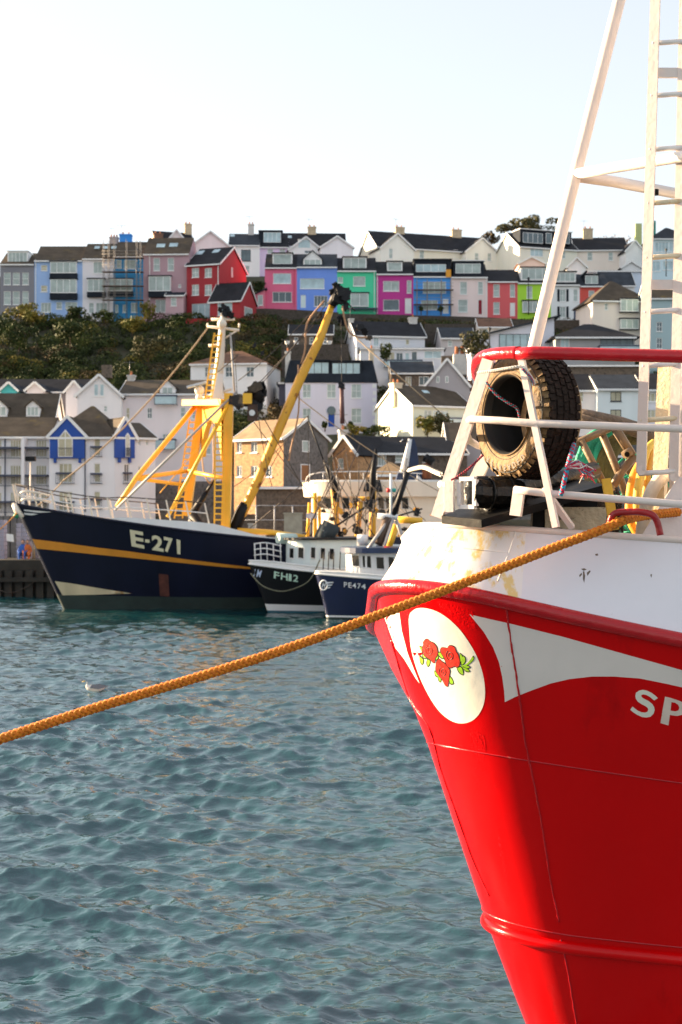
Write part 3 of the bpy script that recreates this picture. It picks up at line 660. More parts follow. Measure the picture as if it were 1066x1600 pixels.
# ---------------------------------------------------------------- the boats across the water
m_navy = mat("scuffed navy hull paint", (.0055, .007, .022), .45, 0, .3, .5, .2, 2, spot=(.035, .03, .035), spot_amt=.08, spot_scale=1.2, streak=True, spec=.25)
m_boot = mat("weedy green-black waterline paint", (.020, .034, .030), .7, 0, .3, .8, .3, 5)
m_orange = mat("orange stripe paint", (.62, .24, .02), .5, 0, .1, 1)
m_bwhite = mat("white boat paint", (.70, .70, .70), .4, 0, .06, .8, .15, 6, spot=(.50, .36, .22), spot_amt=.10, spot_scale=1.2, streak=True)
m_cwhite = mat("cream superstructure paint", (.80, .70, .58), .4, 0, .06, .8, .15, 6, spot=(.55, .34, .15), spot_amt=.14, spot_scale=1.2, streak=True)
m_yel = mat("yellow gantry paint", (.84, .45, .028), .4, 0, .08, .8, .2, 8, spot=(.36, .11, .02), spot_amt=.14, spot_scale=1.4)
m_yelr = mat("rusty yellow boom paint", (.76, .38, .03), .45, 0, .12, .8, .3, 8, spot=(.24, .05, .012), spot_amt=.42, spot_scale=1.6)
m_gear = mat("greasy black machinery", (.007, .0065, .008), .5, 0, .5, 3, .5, 12, spot=(.06, .025, .012), spot_amt=.22, spot_scale=3, spec=.25)
m_wire = mat("weathered wire rope", (.06, .045, .035), .7, 0, .3, 5)
m_tanrope = mat("tan rope", (.34, .25, .16), .85, 0, .2, 8)
m_glassd = mat_glass("dark wheelhouse glass", (.010, .011, .011), .06, .35)
m_dkblue = mat("dark blue canopy paint", (.012, .030, .085), .5, 0, .2, 1)
_rb = random.Random(77)
def block(mb, c, r, sc=(1, 1, 1)):
    "a sheave between two cheek plates with a becket: an angular lump of rigging"
    a = _rb.uniform(0, 6.28); d = Vector((math.cos(a) * .5, -1, math.sin(a) * .3)).normalized(); c = Vector(c); e = Vector((math.cos(a), 0, math.sin(a))); f = d.cross(e).normalized(); e = f.cross(d)
    mb.tube([c - d * r * .35 * sc[1], c + d * r * .35 * sc[1]], r * .8 * sc[0], 9, smooth=False)
    for k in (-1, 1): mb.bar(c + d * r * .45 * k - e * r * sc[0], c + d * r * .45 * k + e * r * sc[2], r * 1.1, r * .14, d)
    mb.bar(c + e * r * .6, c + e * r * 1.35 * sc[2], r * .4, r * .3, d); mb.bar(c - f * r * .9, c + f * r * 1.0, r * .35, r * .45, d)
def wire(root, pts, r=.02, m=None, name="wire", sag=0):
    q = [P(*p) for p in pts]
    if sag:
        a, b = q[0], q[-1]; q = [a.lerp(b, i / 10) + Vector((0, 0, -4 * sag * (i / 10) * (1 - i / 10))) for i in range(11)]
    mb = MB(); mb.tube(q, r, 5); return wpart(mb, name, m or m_wire, root)
def tb(root, name, pts, r, m, n=8, sp=0):
    q = [P(*p) for p in pts]
    if sp: q = spline(q, sp)
    mb = MB(); mb.tube(q, r, n); return wpart(mb, name, m, root)
def loft_boat(root, H, levels, matfn, mats, part="hull"):
    mb = H.mesh(levels, mi=matfn); bv = bvh_of(mb); wpart(mb, part, mats, root); return bv
def deck_of(root, H, v, dz, m, name="deck", out=-.05):
    inner = H.line(v, out=out, dz=dz); n = len(inner); d = MB(); d.add(list(inner), [(i, i + 1, n - 2 - i, n - 1 - i) for i in range(n // 2 - 1)]); return wpart(d, name, m, root)
def win(root, bv, quad, m=None, frame=None, off=.03, name="window"):
    "window pane with a frame bar round it, on a cabin wall found by looking from the quay"
    W = [cast(bv, a, b, off) for a, b in quad]
    if any(q is None for q in W): return
    fr = MB(); fr.tube(W + [W[0]], .03, 4, smooth=False); o = wpart(fr, name, frame or m_bwhite, root)
    pn = MB(); pn.add([q for q in W], [(0, 1, 2, 3)]); L0 = Vector(root.location); pn.v = [tuple(Vector(v) - L0) for v in pn.v]
    pn.build("pane", m or m_glassd, o); return o

def trawler_e271():
    def prof(v):
        # v 0 = top of black hull, 1 = waterline ; -1 = top of white bulwark
        if v < 0: return (5.42, .02, .45, 35, 2.2, 9)
        z = 5.42 - 5.42 * v; return (z, 2.9 * v * (1 - .12 * v), .45 - .25 * min(v, 1), 35 - 11 * v, 2.2 + v, 9)
    def sheer(v, s):
        s = max(s, 0); rail = 3.0 * (1 - math.exp(-s / 13.0))
        if v < 0: return rail - (-v) * interp(s, [0, 4.2, 4.9, 9, 12, 30], [.02, .05, .28, .55, .10, .3])
        return rail * max(0, 1 - v) * 1.0
    O = P(21, 788, 72.0); H = Hull((O.x, O.y, 0), R(24), 27, prof, sheer, nose=6)
    root = world_root("navy_trawler", (-8, 76, 0), "navy blue trawler E-271 with an orange stripe and tall yellow gantry", "fishing boat")
    lv = [0, .08, .16, .24, .30, .36, .44, .52, .6, .68, .76, .84, .90, 1.0, 1.12]
    bv = loft_boat(root, H, lv, lambda v, i: 0 if v < .84 else 1, [m_navy, m_boot])
    cb = H.mesh([-1, -.5, 0], transom=False); wpart(cb, "bulwark", m_bwhite, root)
    deck_of(root, H, -1, -.12, mat("pale whaleback deck", (.62, .60, .57), .6, 0, .1, 1), "whaleback_deck")
    t = MB(); t.tube(H.line(0), .07, 6); wpart(t, "sheer_rail", m_navy, root)
    # painted stripe, boot top patch, whiskers
    st = [(51, 842), (100, 848), (150, 855), (200, 861), (250, 868), (300, 875), (350, 881), (392, 886), (392, 889), (350, 886), (300, 881), (250, 876), (200, 871), (150, 866), (100, 861), (58, 857)]
    wpart(decal(bv, st, .02, 14), "orange_stripe", m_orange, root)
    bp = [(86, 908), (110, 911), (150, 918), (206, 927), (150, 929), (98, 930)]
    wpart(decal(bv, bp, .02, 10), "bare_patch", mat("bare cream primer", (.55, .46, .30), .6, 0, .2, .8, spot=(.42, .20, .05), spot_amt=.35, spot_scale=.9, streak=True), root)
    for wsk in ([(36, 789), (70, 793), (118, 799), (70, 796), (36, 792)], [(38, 796), (60, 798), (84, 800), (60, 801), (38, 798)], [(38, 801), (52, 802), (60, 803), (50, 805), (38, 804)]):
        wpart(decal(bv, wsk, .02, 8), "bow_whisker", m_bwhite, root)
    rp = [(248, 896), (263, 898), (265, 932), (250, 931)]
    wpart(decal(bv, rp, .02, 8), "rust_patch", mat("rust red patch", (.09, .026, .018), .8, 0, .4, 3), root)
    # E-271
    mc = mat("cream number paint", (.72, .66, .46), .5, 0, .1, 2)
    for ch, q in (("E", [(206, 853), (226, 857), (224, 831), (203, 827)]), ("-", [(227, 847), (234, 848), (234, 843), (227, 842)]), ("2", [(238, 859), (256, 862), (254, 838), (237, 835)]),
                  ("7", [(257, 862), (271, 864), (270, 841), (256, 838)]), ("1", [(277, 865), (282, 866), (282, 844), (276, 842)])):
        wpart(text_decal(bv, ch, q, .035, .035 if ch != '1' else .0), "number", mc, root)
    # stem head, anchor, bow rail
    mb = MB(); mb.tube([P(23, 788, 71.8), P(27, 798, 71.75), P(36, 808, 71.7)], [.16, .17, .10], 8); wpart(mb, "stem_fairlead", m_cwhite, root)
    tb(root, "anchor_buoy", [(27, 804, 71.7), (24, 808, 71.7)], .14, mat("green painted float", (.02, .25, .12), .5), 8)
    tb(root, "jack_staff", [(47, 800, 72.6), (48, 722, 72.6)], .035, m_cwhite, 6)
    mb = MB(); c = P(48, 717, 72.6); mb.box(c.x - .25, c.x + .25, c.y - .15, c.y + .15, c.z - .12, c.z + .12); wpart(mb, "staff_lamp", m_gear, root)
    tl = H.line(-1, out=-.08)
    n = len(tl); mid = n // 2
    def along(seq, Ls):   # positions at arc distances
        out = []; d = 0; k = 0
        for i in range(len(seq) - 1):
            seg = (seq[i + 1] - seq[i]).length
            while k < len(Ls) and Ls[k] <= d + seg + 1e-9: out.append(seq[i].lerp(seq[i + 1], (Ls[k] - d) / seg)); k += 1
            d += seg
        return out
    port = H.line(-1, out=-.1, side=1); stb = [Vector(p) for p in reversed(tl[:mid + 1])]
    for seq, nm in ((port, "p"), (stb, "s")):
        ds = [.3 + .98 * i for i in range(11)]; ps = along(seq, ds); tops = []
        for p in ps:
            q = p + Vector((-.22 if nm == "p" else -.2, 0, 1.02)); m_ = MB(); m_.bar(p, q, .07, .07); wpart(m_, "stanchion", m_cwhite, root); tops.append(q)
        m_ = MB(); m_.tube(tops, .03, 6); wpart(m_, "bow_rail_wire", m_wire, root)
        m_ = MB(); m_.tube([a.lerp(b, .5) for a, b in zip(ps, tops)], .028, 6); wpart(m_, "bow_rail_wire", m_bwhite, root)
    tb(root, "bow_pulpit", [(30, 772, 71.9), (38, 768, 71.6), (60, 770, 71.6), (78, 774, 71.9)], .05, m_cwhite, 8, 4)
    tb(root, "bow_pulpit", [(33, 783, 71.9), (38, 780, 71.6), (60, 781, 71.6), (80, 784, 71.9)], .05, m_cwhite, 8, 4)
    # yellow gantry -----------------------------------------------------------
    def post(name, a, b, wd, dp, m=m_yel):
        mb = MB(); mb.bar(P(*a), P(*b), wd, dp, (0, 1, 0)); return wpart(mb, name, m, root)
    Yl, Yr = 79.5, 74.6
    post("gantry_leg", (291, 806, Yl), (315, 634, Yl), .44, .6); post("gantry_leg", (353, 828, Yr), (358, 615, Yr), .46, .7)
    mb = MB()
    a = P(303, 634, Yl); b = P(364, 634, Yr); d = (b - a).normalized(); e = Vector((d.y, -d.x, 0))
    q = [a - e * .7, b - e * .7, b + e * .7, a + e * .7]; mb.slab([x + Vector((0, 0, .32)) for x in q], .32); wpart(mb, "gantry_platform", m_yel, root)
    # arched web under the platform
    mb = MB(); A = P(318, 640, Yl); B = P(350, 640, Yr); V = []; K = 10
    for i in range(K + 1):
        t_ = i / K; c = A.lerp(B, t_); arch = 2.1 * (1 - math.sin(math.pi * t_) ** .6) + .55
        for s_ in (-.15, .15):
            V += [c + e * s_ + Vector((0, 0, .25)), c + e * s_ - Vector((0, 0, arch))]
    fs = []
    for i in range(K):
        o_ = i * 4; fs += [(o_, o_ + 4, o_ + 5, o_ + 1), (o_ + 2, o_ + 3, o_ + 7, o_ + 6), (o_ + 1, o_ + 5, o_ + 7, o_ + 3), (o_, o_ + 2, o_ + 6, o_ + 4)]
    mb.add(V, fs); wpart(mb, "arched_web", m_yel, root)
    def ladder(a, b, wd, nr, name="gantry_ladder", m=m_yel):
        A_, B_ = P(*a), P(*b); sd_ = Vector((wd / 2, -.05, 0)); l = MB(); l.bar(A_ - sd_, B_ - sd_, .08, .07, (0, 1, 0)); o = wpart(l, name, m, root)
        L0 = Vector(root.location); l = MB(); l.bar(A_ + sd_ - L0, B_ + sd_ - L0, .06, .06, (0, 1, 0)); l.build("stile", m, o)
        me = None
        for i in range(nr):
            c = A_.lerp(B_, (i + .5) / nr) - L0; r_ = MB(); r_.bar((-wd / 2, .03, 0), (wd / 2, -.03, 0), .07, .08)
            if me is None: ob = r_.build("rung", m, o, loc=c); me = ob.data
            else: ob = bpy.data.objects.new("rung", me); COL.objects.link(ob); ob.parent = o; ob.location = c
        return o
    ladder((279, 810, Yl - .5), (303, 655, Yl - .5), .46, 16); ladder((342, 826, Yr - .6), (344, 660, Yr - .6), .48, 18)
    # white mast on the platform with yellow ladder
    tb(root, "white_mast", [(336, 632, 77), (344, 560, 77), (348, 505, 77), (349, 488, 77)], [.34, .24, .17, .12], m_cwhite, 10)
    mb = MB(); mb.slab([P(330, 634, 76.7), P(342, 585, 76.7), P(349, 585, 76.7), P(349, 634, 76.7)], .3); wpart(mb, "mast_fin", m_bwhite, root)
    ladder((325, 632, 76.8), (341, 520, 76.8), .42, 13, "mast_ladder")
    for (u0, u1, v_, v1) in ((330, 367, 499, 499), (324, 374, 510, 516), (326, 352, 540, 539), (318, 362, 622, 608)):
        tb(root, "mast_crossbar", [(u0, v_, 77), (u1, v1, 77)], .075, m_cwhite, 6)
    mb = MB(); mb.ball(P(347, 506, 76.6), .26, n=10); wpart(mb, "radar_dome", m_cwhite, root)
    mb = MB(); mb.ball(P(312, 610, 77.5), .28, n=10); mb.ball(P(312, 621, 77.5), .22, n=10); wpart(mb, "satellite_dome", m_cwhite, root)
    mb = MB(); mb.bar(P(293, 605, 77.4), P(323, 597, 77.2), .3, .12); wpart(mb, "radar_scanner", mat("pale blue scanner", (.45, .55, .65), .4), root)
    for (u_, v_, r_) in ((344, 484, .16), (350, 480, .2), (356, 484, .18), (361, 492, .22), (352, 490, .25)):
        mb = MB(); block(mb, P(u_, v_, 76.9), r_ * .9); wpart(mb, "deck_floodlight", m_gear, root)
    for u_ in (324.5, 374): tb(root, "crossbar_tip", [(u_, 512, 77), (u_, 505, 77)], .05, m_cwhite, 6)
    tb(root, "mast_brace", [(352, 528, 77), (370, 517, 77)], .05, m_cwhite, 6)
    # orange stays forward
    m_or = mat("orange stay paint", (.82, .42, .03), .45, 0, .1, 1)
    tb(root, "gantry_stay", [(306, 634, 79), (214, 746, 74.8), (183, 792, 73.8)], .13, m_or, 8)
    tb(root, "gantry_stay", [(214, 747, 74.8), (292, 736, 79)], .12, m_yel, 8); tb(root, "gantry_stay", [(214, 748, 74.8), (285, 757, 78.8)], .10, m_yel, 8)
    tb(root, "gantry_stay", [(292, 736, 79), (350, 747, 74.6)], .11, m_yel, 8)
    tb(root, "gantry_stay", [(363, 622, 74.4), (262, 808, 73.2)], .10, m_yel, 8)
    tb(root, "grey_stay", [(370, 612, 74.4), (180, 797, 73)], .07, mat("galvanised grey", (.30, .30, .30), .5), 6)
    # black hauling gear on the gantry head
    for (u_, v_, r_, s_) in ((374, 627, .42, (1.1, 1, 1.2)), (402, 606, .40, (1, 1, 1.1)), (404, 622, .34, (1.2, 1, 1)), (400, 634, .36, (1.3, 1, .8)), (388, 618, .3, (1, 1, 1)), (410, 612, .22, (1, 1, 1))):
        mb = MB(); c = P(u_, v_, 74.2); block(mb, c, r_, s_); wpart(mb, "hauling_block", m_gear, root)
    mb = MB(); c = P(386, 623, 73.7); mb.box(c.x - .2, c.x + .26, c.y - .2, c.y + .2, c.z - .27, c.z + .27); wpart(mb, "yellow_motor", m_yel, root)
    mb = MB(); c = P(395, 645, 73.9); mb.box(c.x - .26, c.x + .26, c.y - .2, c.y + .2, c.z - .42, c.z + .42); wpart(mb, "hanging_block", mat("brown iron block", (.06, .03, .02), .7, 0, .3, 3), root)
    mb = MB(); mb.tube([P(394, 645, 73.65), P(394, 645, 73.55)], .16, 10); wpart(mb, "block_sheave", m_bwhite, root)
    # boom with head gear, lower boom
    bm_pts = [(366, 832, 75), (398, 762, 75), (430, 685, 75.2), (470, 590, 75.4), (500, 530, 75.5), (521, 472, 75.6)]
    tb(root, "boom", bm_pts, [.20, .24, .25, .25, .23, .16], m_yelr, 10)
    tb(root, "boom_shoe", [(364, 836, 75), (377, 800, 75), (384, 787, 75)], [.32, .32, .26], m_gear, 8)
    for (u_, v_, r_) in ((526, 448, .24), (534, 457, .36), (528, 468, .34), (540, 464, .3), (520, 458, .22), (496, 492, .22), (533, 500, .24), (540, 480, .2)):
        mb = MB(); block(mb, P(u_, v_, 75.5), r_, (1, 1, 1.15)); wpart(mb, "boom_head_block", m_gear, root)
    tb(root, "boom_head_plate", [(518, 478, 75.5), (532, 450, 75.5)], [.26, .30], m_gear, 7)
    tb(root, "lower_boom", [(372, 829, 74.6), (425, 832, 75.6), (476, 839, 76.6)], [.15, .15, .13], m_or, 8)
    tb(root, "hose", [(507, 470, 75.2), (480, 505, 75.2), (477, 545, 75.2), (471, 568, 75.3)], .05, mat("rust hose", (.40, .22, .12), .7), 6, 4)
    tb(root, "hose", [(535, 478, 75.2), (540, 505, 75.2), (547, 520, 75.2), (560, 527, 75.2), (574, 527, 75.2)], .05, mat("rust hose", (.4, .2, .1), .7), 6, 4)
    tb(root, "hanging_rod", [(533, 500, 75), (535, 665, 75)], .022, m_wire, 5)
    tb(root, "derrick_rod", [(534, 602, 75), (535, 662, 75)], [.11, .13], mat("brown iron rod", (.12, .05, .05), .6), 7)
    mb = MB(); block(mb, P(534, 603, 75), .2); wpart(mb, "rod_knuckle", m_gear, root)
    tb(root, "hose_loop", [(316, 710, 77), (318, 735, 77), (325, 752, 77), (331, 752, 77), (334, 720, 77), (332, 640, 77)], .035, mat("tan hose", (.50, .33, .17), .8), 6, 4)
    # rigging wires
    for pts, r_, m, sg in (([(325, 512, 77), (98, 752, 73)], .045, m_tanrope, .6), ([(98, 752, 73), (60, 790, 72.6)], .035, m_tanrope, .05),
                    ([(485, 490, 75.4), (372, 595, 76)], .025, m_wire, .2), ([(508, 478, 75.4), (400, 610, 74.4)], .025, m_wire, .1), ([(490, 508, 75.4), (404, 600, 74.6)], .025, m_wire, 0),
                    ([(372, 555, 76), (330, 590, 77)], .03, m_wire, 0), ([(405, 640, 74), (470, 755, 76)], .025, m_wire, 0), ([(390, 650, 74), (500, 790, 77)], .022, m_wire, .1),
                    ([(466, 570, 75.3), (467, 640, 75.3), (455, 700, 75.3), (452, 720, 75.3)], .045, mat("rust hose", (.4, .2, .1), .7), 0), ([(540, 470, 75.6), (555, 486, 75.6)], .04, m_gear, 0),
                    ([(556, 528, 75.5), (700, 655, 76)], .032, m_tanrope, 0), ([(365, 518, 77), (372, 640, 76)], .02, m_wire, 0), ([(360, 520, 77), (367, 620, 76)], .06, mat("grey lattice", (.4, .38, .36), .6), 0),
                    ([(402, 640, 74), (425, 760, 75)], .02, m_wire, .3), ([(368, 830, 75), (440, 700, 75)], .02, m_wire, 0), ([(28, 800, 71.8), (-40, 850, 66)], .03, m_orange, .2), ([(390, 826, 75), (540, 700, 76)], .025, m_wire, 0),
                    ([(310, 700, 77), (250, 770, 75)], .03, m_or, 0), ([(482, 648, 75.8), (482, 760, 77)], .02, m_wire, 0), ([(478, 652, 76), (350, 770, 75)], .02, m_wire, .4), ([(462, 618, 76), (700, 775, 80)], .028, m_tanrope, .3)):
        if sg or len(pts) == 2: wire(root, pts, r_, m, sag=sg)
        else: tb(root, "hose", pts, r_, m, 6, 4)
    mb = MB()
    for (u_, v_, r_) in ((562, 512, .22), (570, 518, .2), (577, 528, .16), (398, 540, .12), (410, 552, .12)): mb = MB(); block(mb, P(u_, v_, 75.5), r_); wpart(mb, "rigging_block", m_gear, root)
    # dark trawl gear at the rail
    for a, b, r_ in (((303, 800, 74.4), (322, 770, 74.2), .22), ((322, 770, 74.2), (337, 748, 74.2), .10), ((300, 805, 74), (328, 838, 73.6), .28), ((296, 812, 73.9), (345, 848, 73.4), .14)):
        mb = MB(); mb.tube([P(*a), P(*b)], [r_, r_ * .6], 7); wpart(mb, "trawl_gear", m_gear, root)
    # stern wheelhouse mass, mostly hidden by the boats alongside
    mb = MB()
    for (s0, s1, hw, z0, z1) in ((13, 25, 2.3, 2.4, 3.6),):
        vs_ = []
        for z in (z0, z1):
            for (s, b) in ((s0, -hw), (s1, -hw), (s1, hw), (s0, hw)): q = H.O + H.a * s + H.p * b; vs_.append((q.x, q.y, z))
        mb.add(vs_, [(3, 2, 1, 0), (4, 5, 6, 7), (0, 1, 5, 4), (1, 2, 6, 5), (2, 3, 7, 6), (3, 0, 4, 7)])
    wpart(mb, "aft_deck_casing", m_navy, root)
    for k, (u_, c) in enumerate(((381, (.5, .08, .03)), (390, (.06, .12, .4)), (399, (.1, .1, .1)), (408, (.7, .66, .6)))):
        mb = MB(); p_ = P(u_, 846, 76.5); mb.box(p_.x - .18, p_.x + .18, p_.y - .2, p_.y + .2, p_.z - .2, p_.z + .55); wpart(mb, "deck_crate", mat("deck crate %d" % k, c, .7), root)
    return root
trawler_e271()

def small_boat(name, label, O_px, Y0, ang, length, z0, rake, drop, hullm, bulm, botm, r=.35, al=36, bulh=.55, bot=.86):
    O = P(O_px[0], O_px[1], Y0)
    def prof(v):
        if v < 0: return (O.z, .02, r, al, 1.6, 6)
        return (O.z * (1 - v), rake * v * (1.15 - .15 * v), r - .15 * min(v, 1), al - 12 * v, 1.6 + v, 6)
    def sheer(v, s):
        s = max(s, 0); rail = drop * (1 - math.exp(-s / 6.0))
        if v < 0: return rail - bulh * (-v) * interp(s, [0, 1, 3, 30], [.6, 1, .9, .5])
        return rail * max(0, 1 - v)
    H = Hull((O.x, O.y, 0), ang, length, prof, sheer, nose=6)
    root = world_root(name, (O.x + 2, O.y + 2, 0), label, "fishing boat")
    bv = loft_boat(root, H, [0, .1, .2, .35, .5, .62, .74, bot, .94, 1.0, 1.12], lambda v, i: 0 if v < bot else (1 if v < .94 else 2), [hullm, m_bwhite, botm])
    bl = H.mesh([-1, -.5, 0], transom=False); wpart(bl, "bulwark", bulm, root); deck_of(root, H, -1, -.1, mat("grey boat deck", (.25, .25, .24), .8))
    t = MB(); t.tube(H.line(0), .045, 6); wpart(t, "rubbing_strake", bulm, root); t = MB(); t.tube(H.line(-1), .04, 6); wpart(t, "gunwale_cap", m_bwhite, root)
    return root, H, bv
def extrude_cabin(root, name, H, s0, s1, hw, z0, z1, m, roof=None, rnd=.5, lean=0.0, roofm=None, rooft=.16, over=.18):
    "rounded-front cabin block following the boat's axis"
    pts = []
    for i in range(9):
        a = math.pi / 2 + math.pi * i / 8; pts.append((s0 + rnd + rnd * math.cos(a) , hw * math.sin(a) if True else 0))
    pts = [(s0 + rnd - rnd * math.sin(math.pi * i / 10), hw * math.cos(math.pi * i / 10)) for i in range(11)] + [(s1, -hw), (s1, hw)]
    def W(s, b, z): q = H.O + H.a * s + H.p * b; return (q.x, q.y, z)
    mb = MB(); n = len(pts); vs_ = [W(s, b, z0) for s, b in pts] + [W(s + lean * (1 if s < s1 - .01 else 0), b * .97, z1) for s, b in pts]
    mb.add(vs_, [tuple(range(n)), tuple(reversed(range(n, 2 * n)))] + [(i, n + i, n + (i + 1) % n, (i + 1) % n) for i in range(n)])
    bv = bvh_of(mb); wpart(mb, name, m, root)
    if roofm:
        mb = MB(); vs_ = [W(s + lean + (-over if s < s1 - .01 else over), b * (1 + over / hw), z1 + .002) for s, b in pts]; vs2 = [(x, y, z + rooft) for x, y, z in vs_]
        mb.add(vs_ + vs2, [tuple(range(n)), tuple(reversed(range(n, 2 * n)))] + [(i, n + i, n + (i + 1) % n, (i + 1) % n) for i in range(n)]); wpart(mb, name + "_roof", roofm, root)
    return bv

def boat_fh12():
    m_blk = mat("black hull paint", (.006, .006, .008), .4, 0, .3, .6, .2, 2, spec=.3); m_teal = mat("teal antifouling", (.01, .09, .13), .6, 0, .2, 1)
    root, H, bv = small_boat("black_fishing_boat", "black-hulled fishing boat numbered FH12 with a long white cabin", (389, 881), 70.0, R(20), 13, 2.5, 1.0, .95, m_blk, m_bwhite, m_teal, bot=.80, bulh=.27)
    mc = mat("mint lettering", (.55, .78, .66), .5)
    for ch, q in (("F", [(428, 903), (437, 905), (437, 894), (429, 892)]), ("H", [(439, 905), (450, 907), (450, 896), (440, 894)]), ("1", [(451, 907), (456, 908), (456, 897), (452, 896)]), ("2", [(458, 908), (466, 909), (467, 899), (459, 897)])):
        wpart(text_decal(bv, ch, q, .03, .018), "number", mc, root)
    for ch, q in (("I", [(397, 900), (399, 900.5), (400, 889), (398, 888)]), ("M", [(401, 901), (408, 902), (410, 891), (402, 889)])):
        wpart(text_decal(bv, ch, q, .03, .02, .2), "letter", mat("pale blue lettering", (.45, .55, .75), .5), root)
    mw = mat("cool white cabin paint", (.60, .68, .68), .4, 0, .05, 1)
    cb = extrude_cabin(root, "cabin", H, 2.0, 6.2, 1.35, 2.05, 3.62, mw, rnd=1.1, roofm=m_gear, rooft=.10)
    for (u0, v0, u1, v1) in ((435, 855, 440, 872), (442, 855, 448, 872), (453, 856, 460, 872), (466, 855, 475, 872), (485, 855, 493, 872), (500, 856, 508, 873), (514, 857, 522, 874)):
        win(root, cb, [(u0, v1), (u1, v1 + 1), (u1 + .5, v0 + .5), (u0 + .5, v0)])
    tb(root, "life_raft_canister", [(434, 841, 71), (462, 842, 71.5)], .27, mat("pale green canister", (.50, .62, .56), .5), 10)
    q = [P(397, 850, 70.3), P(415, 848, 70.0), P(440, 853, 70.2)]
    for dz in (0, .28, .56):
        mb = MB(); mb.tube(spline([x - Vector((0, 0, dz)) for x in q], 5), .03, 6); wpart(mb, "pulpit_rail", m_bwhite, root)
    for u_ in (398, 407, 417, 427, 438): tb(root, "pulpit_stanchion", [(u_, 849, 70.1), (u_ + 1, 878, 70.1)], .028, m_bwhite, 6)
    for (u_, v_) in ((505, 838), (511, 832)): tb(root, "dark_fender", [(u_ - 4, v_ + 12, 71), (u_ + 8, v_ - 14, 71)], .45, mat("dark canvas", (.03, .04, .045), .8), 8)
    tb(root, "mooring_line", [(392, 896, 69.5), (410, 915, 68.8), (438, 924, 68.6), (465, 918, 68.6), (485, 905, 68.7), (500, 875, 69)], .035, mat("olive line", (.12, .12, .08), .9), 6, 5)
    for u_ in (503, 513, 524): tb(root, "cabin_rail", [(u_ - 5, 858, 71), (u_ - 5, 886, 71)], .03, m_bwhite, 6)
    return root
boat_fh12()
def boat_pe474():
    m_nv = mat("navy blue hull paint", (.006, .010, .045), .35, 0, .2, .6, .2, 2); m_bt = mat("cream bottom stripe", (.55, .50, .42), .6, 0, .2, 1)
    root, H, bv = small_boat("blue_fishing_boat", "dark blue fishing boat numbered PE474 with a winged H badge", (493, 896), 66.0, R(14), 12, 2.3, .55, .55, m_nv, m_bwhite, m_boot, bot=.90, bulh=.17)
    mc = mat("white number paint", (.72, .74, .78), .5)
    for ch, a, b in (("P", 538, 543), ("E", 545, 550), ("4", 551, 557), ("7", 559, 564), ("4", 565, 572)):
        f = (a - 538) * .10; wpart(text_decal(bv, ch, [(a, 917 + f), (b, 917.6 + f), (b, 909.4 + f), (a, 909 + f)], .03, .008), "number", mc, root)
    # badge: ring, H, three wing strokes
    ring = [q for q in [cast(bv, 506.5 + 5.5 * math.cos(a), 914 + 7.5 * math.sin(a), .03) for a in [i * math.pi / 8 for i in range(17)]] if q]
    mb = MB(); mb.tube(ring, .035, 5); wpart(mb, "badge_ring", mc, root); wpart(text_decal(bv, "H", [(503.5, 918), (509, 918), (510, 910), (504, 910)], .03, .03, .2), "badge_letter", mc, root)
    for k, (x1, y0) in enumerate(((518, 909), (516, 913), (513, 917))): wpart(decal(bv, [(511, y0 + .2), (x1 + 4, y0), (x1 + 3, y0 + 1.6), (512, y0 + 2.4)], .03, 3), "badge_wing", mc, root)
    cb = extrude_cabin(root, "cabin", H, 1.5, 8.0, 1.2, 1.85, 3.1, m_bwhite, rnd=.9, roofm=m_dkblue, rooft=.25, over=.25)
    for (u0, v0, u1, v1) in ((538, 866, 547, 884), (551, 867, 562, 885), (566, 868, 580, 887), (587, 870, 600, 889), (606, 870, 616, 889)):
        win(root, cb, [(u0 + 1, v1), (u1 + 1, v1 + .6), (u1, v0 + .4), (u0, v0)])
    for u_ in (506, 514, 522, 532): tb(root, "bow_stanchion", [(u_, 862, 66), (u_ - 1, 890, 66)], .025, m_gear, 6)
    # galvanised tripod with gear
    for a, b, r_ in (((572, 862, 66), (612, 806, 67), .085), ((598, 862, 66), (616, 806, 67), .085), ((637, 862, 67), (617, 806, 67), .085), ((592, 850, 66.5), (606, 810, 67), .20)):
        tb(root, "tripod_leg", [a, b], r_, mat("galvanised tripod", (.42, .38, .36), .45, .3, .1, 3) if r_ < .1 else mat("brown gallows", (.10, .06, .04), .7), 8)
    tb(root, "tripod_head", [(590, 806, 67), (622, 808, 67)], .13, m_bwhite, 8)
    tb(root, "signal_mast", [(611, 806, 67), (611, 740, 67)], .06, m_bwhite, 6)
    for c, u_ in (((.6, .02, .02), 607), ((.02, .35, .3), 616)):
        mb = MB(); mb.ball(P(u_, 766, 67), .11, n=8); wpart(mb, "navigation_lamp", mat("lamp %s" % u_, c, .3), root)
    tb(root, "yellow_gantry_leg", [(605, 862, 68), (620, 820, 68)], .16, m_yel, 8); tb(root, "yellow_beam", [(622, 812, 68), (660, 814, 68)], .16, m_yel, 8)
    tb(root, "dark_boom", [(615, 806, 67), (640, 730, 67.5)], .13, m_gear, 7); tb(root, "life_raft_canister", [(558, 844, 67), (575, 844, 67)], .26, m_bwhite, 10)
    tb(root, "red_buoy", [(600, 858, 66), (610, 859, 66)], .16, mat("buoy red", (.5, .03, .03), .5), 8)
    return root
boat_pe474()

